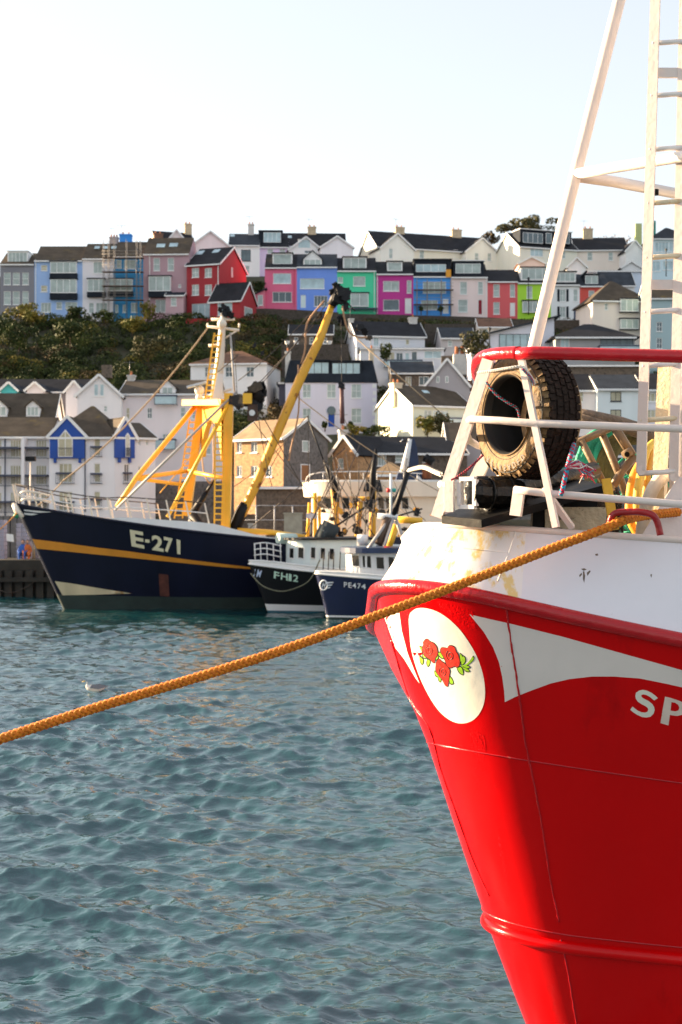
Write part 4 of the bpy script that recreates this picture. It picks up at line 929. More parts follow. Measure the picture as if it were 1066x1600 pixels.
def big_white():
    root = world_root("white_trawler", (4, 92, 0), "big white trawler with a rounded bridge rafted behind the smaller boats", "fishing boat")
    Yc = 88.0; m = F / Yc
    def prof(v): return (3.3 * (1 - v), 1.5 * v, .6, 38 - 10 * v, 2.5, 7)
    H = Hull((-9.0, 84.5, 0), R(14), 26, prof, lambda v, s: .7 * max(0, 1 - v) * (1 - math.exp(-max(s, 0) / 8)), nose=6)
    loft_boat(root, H, [0, .2, .4, .6, .8, 1, 1.1], lambda v, i: 0, [m_dkblue]); deck_of(root, H, 0, -.1, mat("grey boat deck", (.25, .25, .24), .8))
    # rounded bridge: plan superellipse
    def plan(x0, x1, yb, dep, n=14):
        pts = []; rr = 2.6
        for i in range(n + 1):
            a = math.pi / 2 * i / n; pts.append((x0 + rr * (1 - math.sin(a)), yb + dep / 2 - (dep / 2) * math.cos(a)))
        pts = list(reversed(pts)); pts = [(x0 + rr * (1 - math.cos(math.pi / 2 * i / n)), yb + rr * (1 - math.sin(math.pi / 2 * i / n)) * 1.0) for i in range(n + 1)]
        pts = [(x0, yb + dep)] + pts + [(x1, yb + .2), (x1, yb + dep)]
        return pts
    def tier(name, x0, x1, yb, dep, v0, v1, m_, lean=0.0):
        z0 = P(0, v0, Yc).z; z1 = P(0, v1, Yc).z; pts = plan(x0, x1, yb, dep); n = len(pts); cx = (x0 + x1) / 2; cy = yb + dep / 2
        V = [(x, y, z0) for x, y in pts] + [(cx + (x - cx) * (1 + lean), cy + (y - cy) * (1 + lean), z1) for x, y in pts]; mb = MB()
        mb.add(V, [tuple(range(n)), tuple(reversed(range(n, 2 * n)))] + [(i, n + i, n + (i + 1) % n, (i + 1) % n) for i in range(n)]); bv = bvh_of(mb); wpart(mb, name, m_, root); return bv
    X = lambda u: (u - 533) / F * Yc
    tier("bridge_lower", X(488), X(760), Yc - .3, 6, 880, 800, m_cwhite); bw = tier("bridge_window_band", X(486), X(760), Yc - .35, 6.1, 800, 776, m_cwhite, .004)
    tier("bridge_visor", X(474), X(768), Yc - .9, 7.2, 776, 753, m_cwhite, .02)
    tier("bridge_roof", X(484), X(760), Yc - .5, 6.4, 753, 750, m_bwhite)
    for (u0, u1) in ((490, 495), (505, 518), (524, 531), (535, 546), (551, 562), (568, 577), (590, 600), (602, 612), (627, 638)):
        win(root, bw, [(u0 + 1, 795), (u1 + 1, 795.5), (u1, 778), (u0, 777.5)], off=.05)
    mb = MB(); mb.slab([P(568, 765, 86.5), P(598, 766, 86.5), P(594, 750, 87.2), P(573, 750, 87.2)], .15); wpart(mb, "visor_hatch", m_gear, root)
    # roof rail
    pts = [P(478, 752, 88), P(483, 743, 87.6), P(505, 738, 87.2), P(540, 737, 87.2), P(600, 737, 87.2), P(660, 740, 87.4)]
    mb = MB(); mb.tube(spline(pts, 4), .04, 6); wpart(mb, "roof_rail", m_bwhite, root)
    for i in range(9): tb(root, "roof_rail_post", [(484 + i * 21, 753, 87.4), (484 + i * 21, 739, 87.4)], .03, m_bwhite, 5)
    # dark blue funnel mast with white pole
    mb = MB(); V = [P(640, 690, 88), P(647, 684, 88), P(652, 700, 88), P(655, 730, 88), P(672, 745, 88), P(684, 764, 88), P(615, 762, 88), P(622, 740, 88), P(632, 720, 88)]
    back = [v + Vector((0, 1.6, 0)) for v in V]; n = len(V); mb.add(V + back, [tuple(range(n)), tuple(reversed(range(n, 2 * n)))] + [(i, n + i, n + (i + 1) % n, (i + 1) % n) for i in range(n)]); wpart(mb, "funnel_mast", m_dkblue, root)
    for q in ([(648, 750), (654, 743), (662, 752), (656, 761)], [(668, 757), (673, 754), (676, 763), (670, 763)]):
        mb = MB(); mb.slab([P(a, b, 87.9) for a, b in q], .05); wpart(mb, "funnel_flash", m_bwhite, root)
    tb(root, "funnel_pole", [(631, 738, 87.8), (641, 686, 87.8)], [.26, .12], m_bwhite, 8); tb(root, "mast_arm", [(628, 689, 87.8), (642, 689, 87.8)], .04, m_gear, 5)
    tb(root, "mast_lamp", [(627, 688, 87.8), (628, 689, 87.8)], .12, m_bwhite, 7)
    # exhaust pipe, posts
    tb(root, "exhaust_pipe", [(667, 748, 88), (667, 724, 88)], .3, mat("rust exhaust", (.25, .08, .03), .7, 0, .3, 2), 8); tb(root, "exhaust_cowl", [(667, 724, 88), (674, 714, 88)], [.35, .36], m_gear, 8)
    tb(root, "black_derrick", [(582, 800, 84), (583, 740, 84), (588, 702, 84)], [.22, .2, .10], m_gear, 8); tb(root, "yellow_post", [(582, 862, 84), (583, 765, 84)], .2, m_yelr, 8)
    tb(root, "yellow_post", [(556, 862, 84), (564, 778, 84)], .16, m_yelr, 8); tb(root, "yellow_cross_beam", [(560, 780, 84), (583, 779, 84)], .14, m_yelr, 8)
    tb(root, "yellow_post", [(531, 860, 84), (521, 765, 84)], .17, m_yelr, 8); tb(root, "black_derrick", [(526, 768, 84), (508, 722, 84)], [.28, .10], m_gear, 7)
    tb(root, "yellow_post", [(493, 848, 84), (492, 770, 84)], .12, m_yel, 8); tb(root, "yellow_post", [(500, 850, 84), (499, 775, 84)], .10, m_yel, 8); tb(root, "yellow_post", [(480, 845, 84), (484, 785, 84)], .10, m_yel, 8)
    tb(root, "yellow_davit", [(500, 843, 84), (495, 846, 84), (488, 846, 84)], .2, m_yel, 8)
    mb = MB(); c = P(488, 806, 84); mb.box(c.x - .35, c.x + .3, c.y - .3, c.y + .3, c.z - .15, c.z + .15); wpart(mb, "blue_white_lamp_box", mat("pale lamp box", (.5, .52, .6), .5), root)
    for pts, r_ in (([(588, 702, 84), (540, 820, 80)], .03), ([(508, 722, 84), (600, 860, 72)], .03), ([(590, 780, 84), (500, 838, 80)], .06), ([(640, 735, 80), (606, 800, 74)], .07), ([(610, 810, 78), (660, 795, 78)], .05), ([(530, 640, 84), (583, 740, 84)], .02), ([(480, 650, 84), (515, 745, 84)], .05)):
        wire(root, [pts[0], pts[1]], r_, m_gear)
    random.seed(21)
    for i in range(40):
        u_ = random.uniform(500, 655); v_ = random.uniform(770, 856); mb = MB(); c = P(u_, v_, 79 + random.random() * 3)
        block(mb, c, random.uniform(.10, .25), (random.uniform(.7, 1.3), 1, random.uniform(.7, 1.3))); wpart(mb, "rigging_block", random.choice([m_gear, m_gear, m_yelr, m_wire]), root)
    for i in range(30):
        a = (random.uniform(495, 650), random.uniform(690, 800), random.uniform(78, 84)); b = (a[0] + random.uniform(-70, 70), random.uniform(800, 862), a[2] - 2)
        wire(root, [a, b], random.uniform(.014, .03), m_wire)
    return root
big_white()
# ---------------------------------------------------------------- the town
m_fr = mat("white window paint", (.83, .83, .82), .4, 0, .05, 2); m_frd = mat("dark window frame", (.035, .04, .05), .4)
m_pane = mat_glass("window glass pale curtain", (.40, .47, .45), .12, .5); m_paned = mat_glass("window glass dark", (.11, .15, .17), .08, .6); m_panec = mat_glass("window glass with cream blinds", (.52, .48, .34), .2, .4)
m_panes = mat_glass("window glass sky", (.42, .56, .60), .10, .6)
m_bal = mat("dark balcony rail", (.05, .06, .10), .5)
def roofmat(nm, c, sp=None, amt=.3): return mat("roof " + nm, c, .8, 0, .28, .8, .6, 3, spot=sp, spot_amt=amt, spot_scale=.35, spec=.15)
SLATE = roofmat("blue grey slate", (.040, .046, .056), (.07, .062, .042), .2); DARK = roofmat("dark slate", (.022, .022, .026), (.05, .04, .028), .25)
BROWN = roofmat("brown mossy slate", (.080, .062, .045), (.13, .095, .04), .4); RUSTR = roofmat("rust brown tiles", (.16, .085, .055), (.07, .055, .04), .4)
TAN = roofmat("tan tiles", (.36, .25, .15), (.24, .17, .09), .3); GREYR = roofmat("grey lead roof", (.13, .13, .14)); NAVYR = roofmat("near black cladding", (.020, .025, .034))
def wallmat(c, nm=None):
    k = "render " + (nm or "%d_%d_%d" % tuple(c)); l = lin(c); return mat(k, tuple(min(.84, (x * .93 + .07 * (l[0] + l[1] + l[2]) / 3) * 1.24) for x in l), .85, 0, .05, .5, .2, 3, spot=tuple(x * .85 for x in l), spot_amt=.10, spot_scale=.5, streak=True)
def stonemat(nm, c, c2):
    return mat("stone " + nm, c, .9, 0, .4, 4.0, .8, 6, spot=c2, spot_amt=.5, spot_scale=2.5)
STONE_G = stonemat("grey", (.16, .145, .135), (.07, .065, .062)); STONE_O = stonemat("warm", (.48, .27, .13), (.30, .17, .09)); STONE_B = stonemat("brown", (.14, .11, .085), (.07, .055, .045))

class House:
    """front-left base corner on the ray through (u0, vb) at distance Y; facade runs to u1, turned by yaw (degrees)"""
    def __init__(h, name, label, u0, u1, vb, ve, Y, dep, yaw=8, wall=(220, 210, 210), roof=None, kind="side", ridge=2.5, cat="house", group=None,
                 over=.3, ridge_at=.5, base_drop=3.0, fascia=True, gut=None, wallm=None, so=.12):
        yaw = R(yaw); h.c, h.s = math.cos(yaw), math.sin(yaw); h.o = P(u0, vb, Y); h.ex = Vector((h.c, h.s, 0)); h.ey = Vector((-h.s, h.c, 0))
        h.root = empty(name, h.o, yaw, label, cat, group)
        h.w = h.loc(u1, vb)[0]; h.H = h.loc(u0, ve)[1]; h.dep = dep; h.wallm = wallm or wallmat(wall); h.roofm = roof or SLATE; h.kind = kind; h.ridge = ridge
        h.holes = []; h.over = over; h.base = -base_drop; h.ra = ridge_at; h.fascia = fascia; h.so = so; h.pend = []; h.sideholes = []
    def loc(h, u, v, y=0.0):
        "local (x, z) where the ray through (u, v) meets the plane y behind the facade"
        d = P(u, v, 1) - CAMP; d = Vector(d); n = h.ey; p0 = h.o + h.ey * y
        t = (p0 - CAMP).dot(n) / d.dot(n); q = CAMP + d * t - h.o; return q.dot(h.ex), q.z
    def rect(h, u0, v0, u1, v1, y=0.0):
        x0, z1 = h.loc(u0, v0, y); x1, z0 = h.loc(u1, v1, y); return x0, x1, z0, z1
    def window(h, u0, v0, u1, v1, style="s", glass=None, y=0.0, frame=None, parent=None, proud=.03, sill=True, name="window", hole=True):
        x0, x1, z0, z1 = h.rect(u0, v0, u1, v1, y); fm = frame or m_fr; g = glass or m_pane; fw = .075; rec = .10 if hole and y == 0 else -.02
        if hole and y == 0: h.holes.append((x0, x1, z0, z1))
        yy = y + rec; mb = MB(); W_ = x1 - x0
        mb.box(x0, x1, yy - .04, yy + .03, z0, z0 + fw); mb.box(x0, x1, yy - .04, yy + .03, z1 - fw, z1)
        mb.box(x0, x0 + fw, yy - .039, yy + .029, z0 + fw, z1 - fw); mb.box(x1 - fw, x1, yy - .039, yy + .029, z0 + fw, z1 - fw)
        if y != 0 or not hole: pass
        zm = (z0 + z1) / 2; xm = (x0 + x1) / 2; t = .03
        if style in "sx": mb.box(x0 + fw, x1 - fw, yy - .03, yy + .02, zm - t, zm + t)
        if style == "x": mb.box(xm - t, xm + t, yy - .031, yy + .021, z0 + fw, zm - t); mb.box(xm - t, xm + t, yy - .031, yy + .021, zm + t, z1 - fw)
        nb = {"p": 2, "t": 3, "q": 4, "f": 5, "h": 6}.get(style, 0)
        for i in range(1, nb): xx = x0 + W_ * i / nb; mb.box(xx - t, xx + t, yy - .03, yy + .02, z0 + fw, z1 - fw)
        if sill and name == "window" : mb.box(x0 - .06, x1 + .06, y - .08, y - .002, z0 - .09, z0 - .003)
        o = mb.build(name, fm, parent or h.root)
        p = MB(); p.box(x0 + fw * .8, x1 - fw * .8, yy - .005, yy + .012, z0 + fw * .8, z1 - fw * .8); p.build("pane", g, o if not parent or parent == h.root else parent)
        return o
    def wins(h, rows, cols, **k):
        for v0, v1 in rows:
            for u0, u1 in cols: h.window(u0, v0, u1, v1, **k)
    def door(h, u0, v0, u1, v1, col=(200, 200, 205)):
        x0, x1, z0, z1 = h.rect(u0, v0, u1, v1); h.holes.append((x0, x1, z0, z1)); mb = MB()
        mb.box(x0, x0 + .08, .05, .12, z0, z1); mb.box(x1 - .08, x1, .05, .12, z0, z1); mb.box(x0 + .08, x1 - .08, .05, .12, z1 - .08, z1); f = mb.build("door_frame", m_fr, h.root)
        mb = MB(); mb.box(x0 + .08, x1 - .08, .08, .13, z0, z1 - .08); mb.box(x0 + .2, x1 - .2, .05, .08, z0 + .25, z0 + (z1 - z0) * .42); mb.box(x0 + .2, x1 - .2, .05, .08, z0 + (z1 - z0) * .5, z1 - .3); mb.build("door", wallmat(col, "door %s" % (col,)), h.root)
    def bay(h, u0, v0, u1, v1, out=.7, base=None, cap=None, style="t", glass=None, frame=None, skirt=0):
        x0, x1, z0, z1 = h.rect(u0, v0, u1, v1); mb = MB(); mb.box(x0, x1, -out, 0 - .002, z0, z1); b = mb.build("bay_window", frame or m_fr, h.root)
        n = {"p": 2, "t": 3, "q": 4, "f": 5}.get(style, 3); t = .1; g = MB()
        for i in range(n):
            a = x0 + t + (x1 - x0 - t) * i / n; c = x0 + (x1 - x0 - t) * (i + 1) / n; q = MB(); q.box(a, c, -out - .02, -out - .003, z0 + .15, z1 - .12); q.build("pane", glass or m_pane, b)
        q = MB(); q.box(x0 - .02, x0 - .003, -out + .12, -.1, z0 + .15, z1 - .12); q.build("pane", glass or m_pane, b)
        q = MB(); q.box(x0 - .12, x1 + .12, -out - .14, -.004, z1 + .002, z1 + .16); q.build("bay_cap", cap or NAVYR, b)
        if skirt: q = MB(); q.box(x0 - .06, x1 + .06, -out - .06, -.004, z0 - skirt, z0 - .003); q.build("bay_skirt", base or NAVYR, b)
        return b
    def balcony(h, u0, v0, u1, v1, out=1.0, m=None, glass=False, posts=True):
        x0, x1, z0, z1 = h.rect(u0, v0, u1, v1); mm = m or m_bal; mb = MB(); mb.box(x0, x1, -out, -.01, z0 - .18, z0); o = mb.build("balcony", mm, h.root)
        q = MB(); q.box(x0, x1, -out, -out + .05, z1 - .06, z1); q.box(x0, x0 + .05, -out + .05, -.01, z1 - .06, z1); q.box(x1 - .05, x1, -out + .05, -.01, z1 - .06, z1)
        n = max(2, int((x1 - x0) / .16))
        if not glass:
            for i in range(n + 1): xx = x0 + (x1 - x0 - .03) * i / n; q.box(xx, xx + .028, -out + .01, -out + .035, z0, z1 - .06)
        else:
            q.box(x0, x0 + .05, -out, -out + .05, z0, z1 - .06); q.box(x1 - .05, x1, -out, -out + .05, z0, z1 - .06)
        b = q.build("balcony_rail", mm, o); b["kind"] = "stuff"
        if glass: g = MB(); g.box(x0 + .06, x1 - .06, -out + .01, -out + .03, z0 + .02, z1 - .07); g.build("glass_panel", m_panes, o)
        return o
    def finish(h):
        w, H, D = h.w, h.H, h.dep; b = h.base; mb = MB(); r = h.ridge; k = h.kind
        def wall(holes, x0, x1, z0, z1, mk, depth):
            xs = sorted({x0, x1} | {min(max(q, x0), x1) for a in holes for q in a[:2]}); zs = sorted({z0, z1} | {min(max(q, z0), z1) for a in holes for q in a[2:]})
            for i in range(len(xs) - 1):
                for j in range(len(zs) - 1):
                    cx, cz = (xs[i] + xs[i + 1]) / 2, (zs[j] + zs[j + 1]) / 2
                    if any(a[0] < cx < a[1] and a[2] < cz < a[3] for a in holes): continue
                    mb.add([mk(xs[i], zs[j], 0), mk(xs[i + 1], zs[j], 0), mk(xs[i + 1], zs[j + 1], 0), mk(xs[i], zs[j + 1], 0)], [(0, 1, 2, 3)])
            for (a0, a1, c0, c1) in holes:
                q = [(a0, c0), (a1, c0), (a1, c1), (a0, c1)]
                for i in range(4): (xa, za), (xb, zb) = q[i], q[(i + 1) % 4]; mb.add([mk(xa, za, 0), mk(xb, zb, 0), mk(xb, zb, depth), mk(xa, za, depth)], [(0, 1, 2, 3)])
        hs = [q for q in h.holes if q[0] > 0 and q[1] < w + .01 and q[3] < H + .01]
        # gable-facing fronts: holes above the eave are ignored (windows sit proud there)
        wall(hs, 0, w, b, H, lambda x, z, d: (x, d, z), .14)
        HB = H
        mb.add([(0, 0, b), (0, D, b), (0, D, H), (0, 0, H)], [(0, 1, 2, 3)]); mb.add([(w, 0, b), (w, D, b), (w, D, H), (w, 0, H)], [(0, 1, 2, 3)]); mb.add([(0, D, b), (w, D, b), (w, D, H), (0, D, H)], [(0, 1, 2, 3)])
        o = h.over; th = .16; rm = MB(); yr = D * h.ra; e = r / max(yr, .1)
        if k == "side":
            for x in (0, w): mb.add([(x, 0, H), (x, D, H), (x, yr, H + r)], [(0, 1, 2)])
            s1 = r / yr; s2 = r / (D - yr)
            q = h.so; rm.slab([(-q, -o, H - o * s1 + th), (w + q, -o, H - o * s1 + th), (w + q, yr, H + r + th), (-q, yr, H + r + th)], th); rm.slab([(-q, D + o, H - o * s2 + th), (w + q, D + o, H - o * s2 + th), (w + q, yr, H + r + th), (-q, yr, H + r + th)], th)
        elif k == "front":
            xr = w * h.ra; mb.add([(0, 0, H), (w, 0, H), (xr, 0, H + r)], [(0, 1, 2)]); mb.add([(0, D, H), (w, D, H), (xr, D, H + r)], [(0, 1, 2)])
            s1 = r / xr; s2 = r / (w - xr)
            rm.slab([(-o, -.25, H - o * s1 + th), (-o, D + .1, H - o * s1 + th), (xr, D + .1, H + r + th), (xr, -.25, H + r + th)], th); rm.slab([(w + o, -.25, H - o * s2 + th), (w + o, D + .1, H - o * s2 + th), (xr, D + .1, H + r + th), (xr, -.25, H + r + th)], th)
        elif k == "hip":
            i = min(w, D) / 2 * .95; a = (i, D / 2, H + r); c = (max(w - i, i + .1), D / 2, H + r); q = [(-o, -o, H), (w + o, -o, H), (w + o, D + o, H), (-o, D + o, H)]
            rm.add(q + [a, c] + [(x, y, z - .1) for x, y, z in q], [(0, 1, 5, 4), (1, 2, 5), (2, 3, 4, 5), (3, 0, 4), (0, 6, 7, 1), (1, 7, 8, 2), (2, 8, 9, 3), (3, 9, 6, 0), (6, 9, 8, 7)])
        elif k == "flat":
            rm.box(-o, w + o, -o, D + o, H + .002, H + .22)
        elif k == "monol":    # rises to the right
            mb.add([(0, 0, H), (w, 0, H), (w, 0, H + r)], [(0, 1, 2)]); mb.add([(w, 0, H), (w, D, H), (w, D, H + r), (w, 0, H + r)], [(0, 1, 2, 3)]); mb.add([(0, D, H), (w, D, H), (w, D, H + r)], [(0, 1, 2)])
            rm.slab([(-o, -o, H - o * r / w + th), (w + o, -o, H + r + o * r / w + th), (w + o, D + o, H + r + o * r / w + th), (-o, D + o, H - o * r / w + th)], th)
        elif k == "mansard":
            q0 = [(-.15, -.15), (w + .15, -.15), (w + .15, D + .15), (-.15, D + .15)]; q1 = [(.5, 1.0), (w - .5, 1.0), (w - .5, D - 1), (.5, D - 1)]
            rm.add([(x, y, H) for x, y in q0] + [(x, y, H + r) for x, y in q1], [(0, 1, 5, 4), (1, 2, 6, 5), (2, 3, 7, 6), (3, 0, 4, 7), (4, 5, 6, 7), (0, 3, 2, 1)])
        mb.build("wall", h.wallm, h.root, fix=True)
        h.roof_o = rm.build("roof", h.roofm, h.root)
        for q in h.pend: q.parent = h.roof_o
        if h.fascia and k in ("side", "flat", "hip"):
            f = MB(); s1 = r / yr if k == "side" else 0; z = H - o * s1 + th if k == "side" else (H + .0 if k == "hip" else H + .2)
            f.box(-h.so + .01, w + h.so - .01, -o - .09, -o - .003, z - .22, z - .02); f.build("gutter", m_fr, h.root)
        if h.fascia and k == "front":
            xr = w * h.ra; f = MB(); s1 = r / xr; s2 = r / (w - xr)
            f.bar((-o, -.30, H - o * s1 + .06), (xr, -.30, H + r + .06), .07, .26, (0, 0, 1)); f.build("bargeboard", m_fr, h.root)
            f = MB(); f.bar((w + o, -.303, H - o * s2 + .06), (xr, -.303, H + r + .06), .07, .26, (0, 0, 1)); f.build("bargeboard", m_fr, h.root)
        if h.fascia and k == "side":
            for x in ((-.04 - h.so, w + .04 + h.so) if h.so > .05 else ()):
                f = MB(); f.bar((x, -o, H - o * s1 + .05), (x, yr, H + r + .05), .06, .24); f.bar((x, D + o, H - o * r / (D - yr) + .05), (x, yr, H + r + .05), .06, .24); f.build("bargeboard", m_fr, h.root)
        return h
    def roof_z(h, y):
        yr = h.dep * h.ra; return h.H + h.ridge * (y / yr if y < yr else (h.dep - y) / (h.dep - yr)) if h.kind == "side" else h.H
    def chimney(h, u0, v0, u1, v1, y=None, m=None, pots=2, d=1.0):
        y = h.dep * h.ra if y is None else y; x0, x1, z0, z1 = h.rect(u0, v0, u1, v1, y); mb = MB(); mb.box(x0, x1, y - d / 2, y + d / 2, min(z0, h.H + .1) , z1 - .3); mb.box(x0 - .08, x1 + .08, y - d / 2 - .08, y + d / 2 + .08, z1 - .298, z1 - .1)
        pt = mat("terracotta pot", (.42, .15, .06), .8)
        c = mb.build("chimney", m or mat("cream chimney render", (.55, .44, .30), .9, 0, .2, 2, .5, 6), h.root); h.pend.append(c)
        for i in range(pots):
            q = MB(); xx = x0 + (x1 - x0) * (i + .5) / pots; q.tube([(xx, y, z1 - .099), (xx, y, z1 + .35)], [.14, .11], 7); q.v = q.v; h.pend.append(q.build("chimney_pot", pt, h.root))
        k = int(u0) % 3
        if k:
            q = MB(); xx = x0 + .2; am = mat("aerial metal", (.18, .18, .18), .4, .5); q.tube([(xx, y, z1 - .2), (xx, y, z1 + 1.5)], .03, 5); q.tube([(xx - .7, y, z1 + 1.4), (xx + .7, y + .3, z1 + 1.4)], .02, 4)
            for j in range(4): q.tube([(xx - .6 + j * .38, y - .25, z1 + 1.42), (xx - .6 + j * .38, y + .4, z1 + 1.42)], .015, 4)
            o = q.build("aerial", am, h.root); h.pend.append(o)
        return c
    def skylight(h, u0, v0, u1, v1):
        um, vm = (u0 + u1) / 2, (v0 + v1) / 2; yr = h.dep * h.ra; lo, hi = 0, yr
        for _ in range(24):
            y = (lo + hi) / 2; z = h.loc(um, vm, y)[1]
            if z > h.roof_z(y): lo = y
            else: hi = y
        y = (lo + hi) / 2; x0, x1, z0, z1 = h.rect(u0, v0, u1, v1, y); s = h.ridge / yr; dy = (z1 - z0) / s / 2; zc = h.roof_z(y) + .16 + .05; dz = (z1 - z0) / 2
        mb = MB(); mb.slab([(x0, y - dy, zc - dz), (x1, y - dy, zc - dz), (x1, y + dy, zc + dz), (x0, y + dy, zc + dz)], .06); h.pend.append(mb.build("skylight", m_panes, h.root))
    def dormer(h, u0, v0, u1, v1, y=.7, gable=False, m=None, cap=None, style="t", glass=None, frame=None, inset=1.5, dep=3.0, wins=None, capover=.15):
        x0, x1, z0, z1 = h.rect(u0, v0, u1, v1, y); mb = MB(); mb.box(x0, x1, y, y + dep, z0, z1)
        if gable:
            g = (x1 - x0) * .42; xm = (x0 + x1) / 2; mb.add([(x0, y, z1), (x1, y, z1), (xm, y, z1 + g)], [(0, 1, 2)])
        d = mb.build("dormer", m or m_fr, h.root)
        c = MB()
        if gable:
            c.slab([(x0 - .2, y - .2, z1 - .1), (x0 - .2, y + dep + 1, z1 - .1), (xm, y + dep + 1, z1 + g + .12), (xm, y - .2, z1 + g + .12)], .12); c.slab([(x1 + .2, y - .2, z1 - .1), (x1 + .2, y + dep + 1, z1 - .1), (xm, y + dep + 1, z1 + g + .12), (xm, y - .2, z1 + g + .12)], .12)
        else: c.box(x0 - capover, x1 + capover, y - .25, y + dep + .1, z1 + .002, z1 + .14)
        c.build("dormer_roof", cap or h.roofm, d)
        sx = (u1 - u0); 
        for (a0, b0, a1, b1, st) in (wins or [(u0 + inset, v0 + inset, u1 - inset, v1 - inset, style)]):
            a0_, a1_, c0_, c1_ = h.rect(a0, b0, a1, b1, y); q = MB(); fw = .06
            fm = frame or m_fr
            q.box(a0_, a1_, y - .05, y - .003, c0_, c0_ + fw); q.box(a0_, a1_, y - .05, y - .003, c1_ - fw, c1_); q.box(a0_, a0_ + fw, y - .049, y - .0035, c0_ + fw, c1_ - fw); q.box(a1_ - fw, a1_, y - .049, y - .0035, c0_ + fw, c1_ - fw)
            nb = {"p": 2, "t": 3, "q": 4, "f": 5, "h": 6}.get(st, 1)
            for i in range(1, nb): xx = a0_ + (a1_ - a0_) * i / nb; q.box(xx - .035, xx + .035, y - .05, y - .003, c0_ + fw, c1_ - fw)
            q.build("window_frame", fm, d); q = MB(); q.box(a0_ + .04, a1_ - .04, y - .03, y - .008, c0_ + .04, c1_ - .04); q.build("pane", glass or m_pane, d)
        return d
    def pipe(h, u, v0, v1, m=None):
        x0, z1 = h.loc(u, v0, -.08); x1, z0 = h.loc(u, v1, -.08); mb = MB(); mb.box(x0 - .05, x0 + .05, -.12, -.02, z0, z1); mb.build("drainpipe", m or m_fr, h.root)
    def sidewin(h, x, y0, y1, z0, z1, glass=None, frame=None):
        s = -1 if x < 1 else 1; mb = MB(); xx = x + s * .03; fw = .08
        a, c = sorted((x + s * .002, x + s * .06)); mb.box(a, c, y0, y1, z0, z0 + fw); mb.box(a, c, y0, y1, z1 - fw, z1); mb.box(a, c, y0, y0 + fw, z0 + fw, z1 - fw); mb.box(a, c, y1 - fw, y1, z0 + fw, z1 - fw)
        o = mb.build("window", frame or m_fr, h.root); a, c = sorted((x + s * .002, x + s * .03)); q = MB(); q.box(a, c, y0 + fw, y1 - fw, z0 + fw, z1 - fw); q.build("pane", glass or m_pane, o)
# ---------------------------------------------------------------- painted terrace, left end (Y about 222)
G1 = "painted terrace houses along the hilltop road"
Hs = House
def scaffold(name, label, u0, u1, decks, us, vtop, vbot, Y):
    root = empty(name, P((u0 + u1) / 2, vbot, Y), 0, label, "scaffolding"); L0 = root.location; m = mat("scaffold tube", (.30, .27, .24), .6, .3); w_ = mat("scaffold board", (.20, .13, .09), .9, 0, .3, 2)
    for u_ in us:
        for dy in (0, 1.2): q = MB(); q.tube([P(u_, vtop, Y) - L0 + Vector((0, dy, 0)), P(u_, vbot, Y) - L0 + Vector((0, dy, 0))], .045, 5); q.build("pole", m, root)
    for v_ in decks:
        a = P(u0, v_, Y) - L0; b = P(u1, v_, Y) - L0
        for k in range(4): q = MB(); q.box(a.x, b.x, -.1 + k * .34, .2 + k * .34, a.z - .06, a.z); q.build("scaffold_board", w_, root)
        for dz in (.5, 1.0): q = MB(); q.tube([(a.x, -.05, a.z + dz), (b.x, -.05, a.z + dz)], .03, 5); q.build("guard_tube", m, root)
    return root
h = Hs("terrace_house", "dark grey terrace house at the far end of the painted row", 0, 54, 505, 413, 222, 9, 0, (118, 118, 126), BROWN, ridge=2.4, so=0, group=G1)
h.wins(((426, 445), (455, 476)), ((6, 17), (20, 31), (35, 45)), style="s", glass=m_pane)
h.dormer(12, 393, 44, 411, y=.8, style="f", m=m_fr, glass=m_pane, cap=m_fr); h.finish()
h = Hs("terrace_house", "cornflower blue terrace house with two stacked white bays", 54, 129, 500, 407, 222, 9, 0, (142, 172, 232), BROWN, ridge=2.9, so=0, group=G1)
h.wins(((414, 423), (446, 456)), ((64, 74),), glass=m_panec); h.bay(80, 410, 121, 428, skirt=.95, style="q"); h.bay(80, 437, 121, 459, skirt=.95, style="q")
h.window(64, 473, 80, 488, "t"); h.window(88, 472, 97, 483, "s"); h.window(102, 472, 121, 482, "p"); h.pipe(56, 405, 490); h.finish()
h = Hs("terrace_house", "pale lavender terrace house with one bay, left of the scaffolding", 129, 177, 498, 404, 222, 9, 0, (216, 210, 228), BROWN, ridge=3.0, so=0, group=G1)
h.window(146, 409, 160, 427, "p"); h.bay(138, 437, 165, 457, skirt=.8, style="t"); h.window(139, 473, 147, 489, "s"); h.window(150, 473, 168, 490, "t"); h.finish()
h = Hs("terrace_house", "teal blue terrace house wrapped in scaffolding", 177, 224, 498, 401, 222, 9, 0, (40, 128, 178), BROWN, ridge=3.0, so=0, group=G1)
h.window(182, 406, 190, 419, "s"); h.window(194, 406, 212, 420, "p"); h.bay(171, 437, 208, 456, out=.6, skirt=.8, style="q"); h.window(205, 473, 215, 488, "p"); h.window(192, 476, 197, 488, "n"); h.window(180, 476, 185, 488, "n")
h.chimney(188, 366, 206, 388, 5.5, wallmat((30, 130, 215), "blue chimney"), 2, 1.5); h.chimney(172, 370, 185, 384, 6, mat("pinkish chimney render", (.45, .36, .33), .9), 3)
for u_ in (148, 161, 174): h.skylight(u_, 386, u_ + 8, 391)
h.finish()
scaffold("scaffolding", "four-deck scaffolding in front of the teal blue terrace house", 159, 224, (402, 424, 446, 468), (161, 169, 178, 197, 213, 219), 374, 496, 220)
h = Hs("terrace_house", "dusky mauve terrace house with a white bay and grey lean-to", 224, 296, 504, 397, 222, 9, -3, (166, 134, 142), BROWN, ridge=3.2, so=0, group=G1)
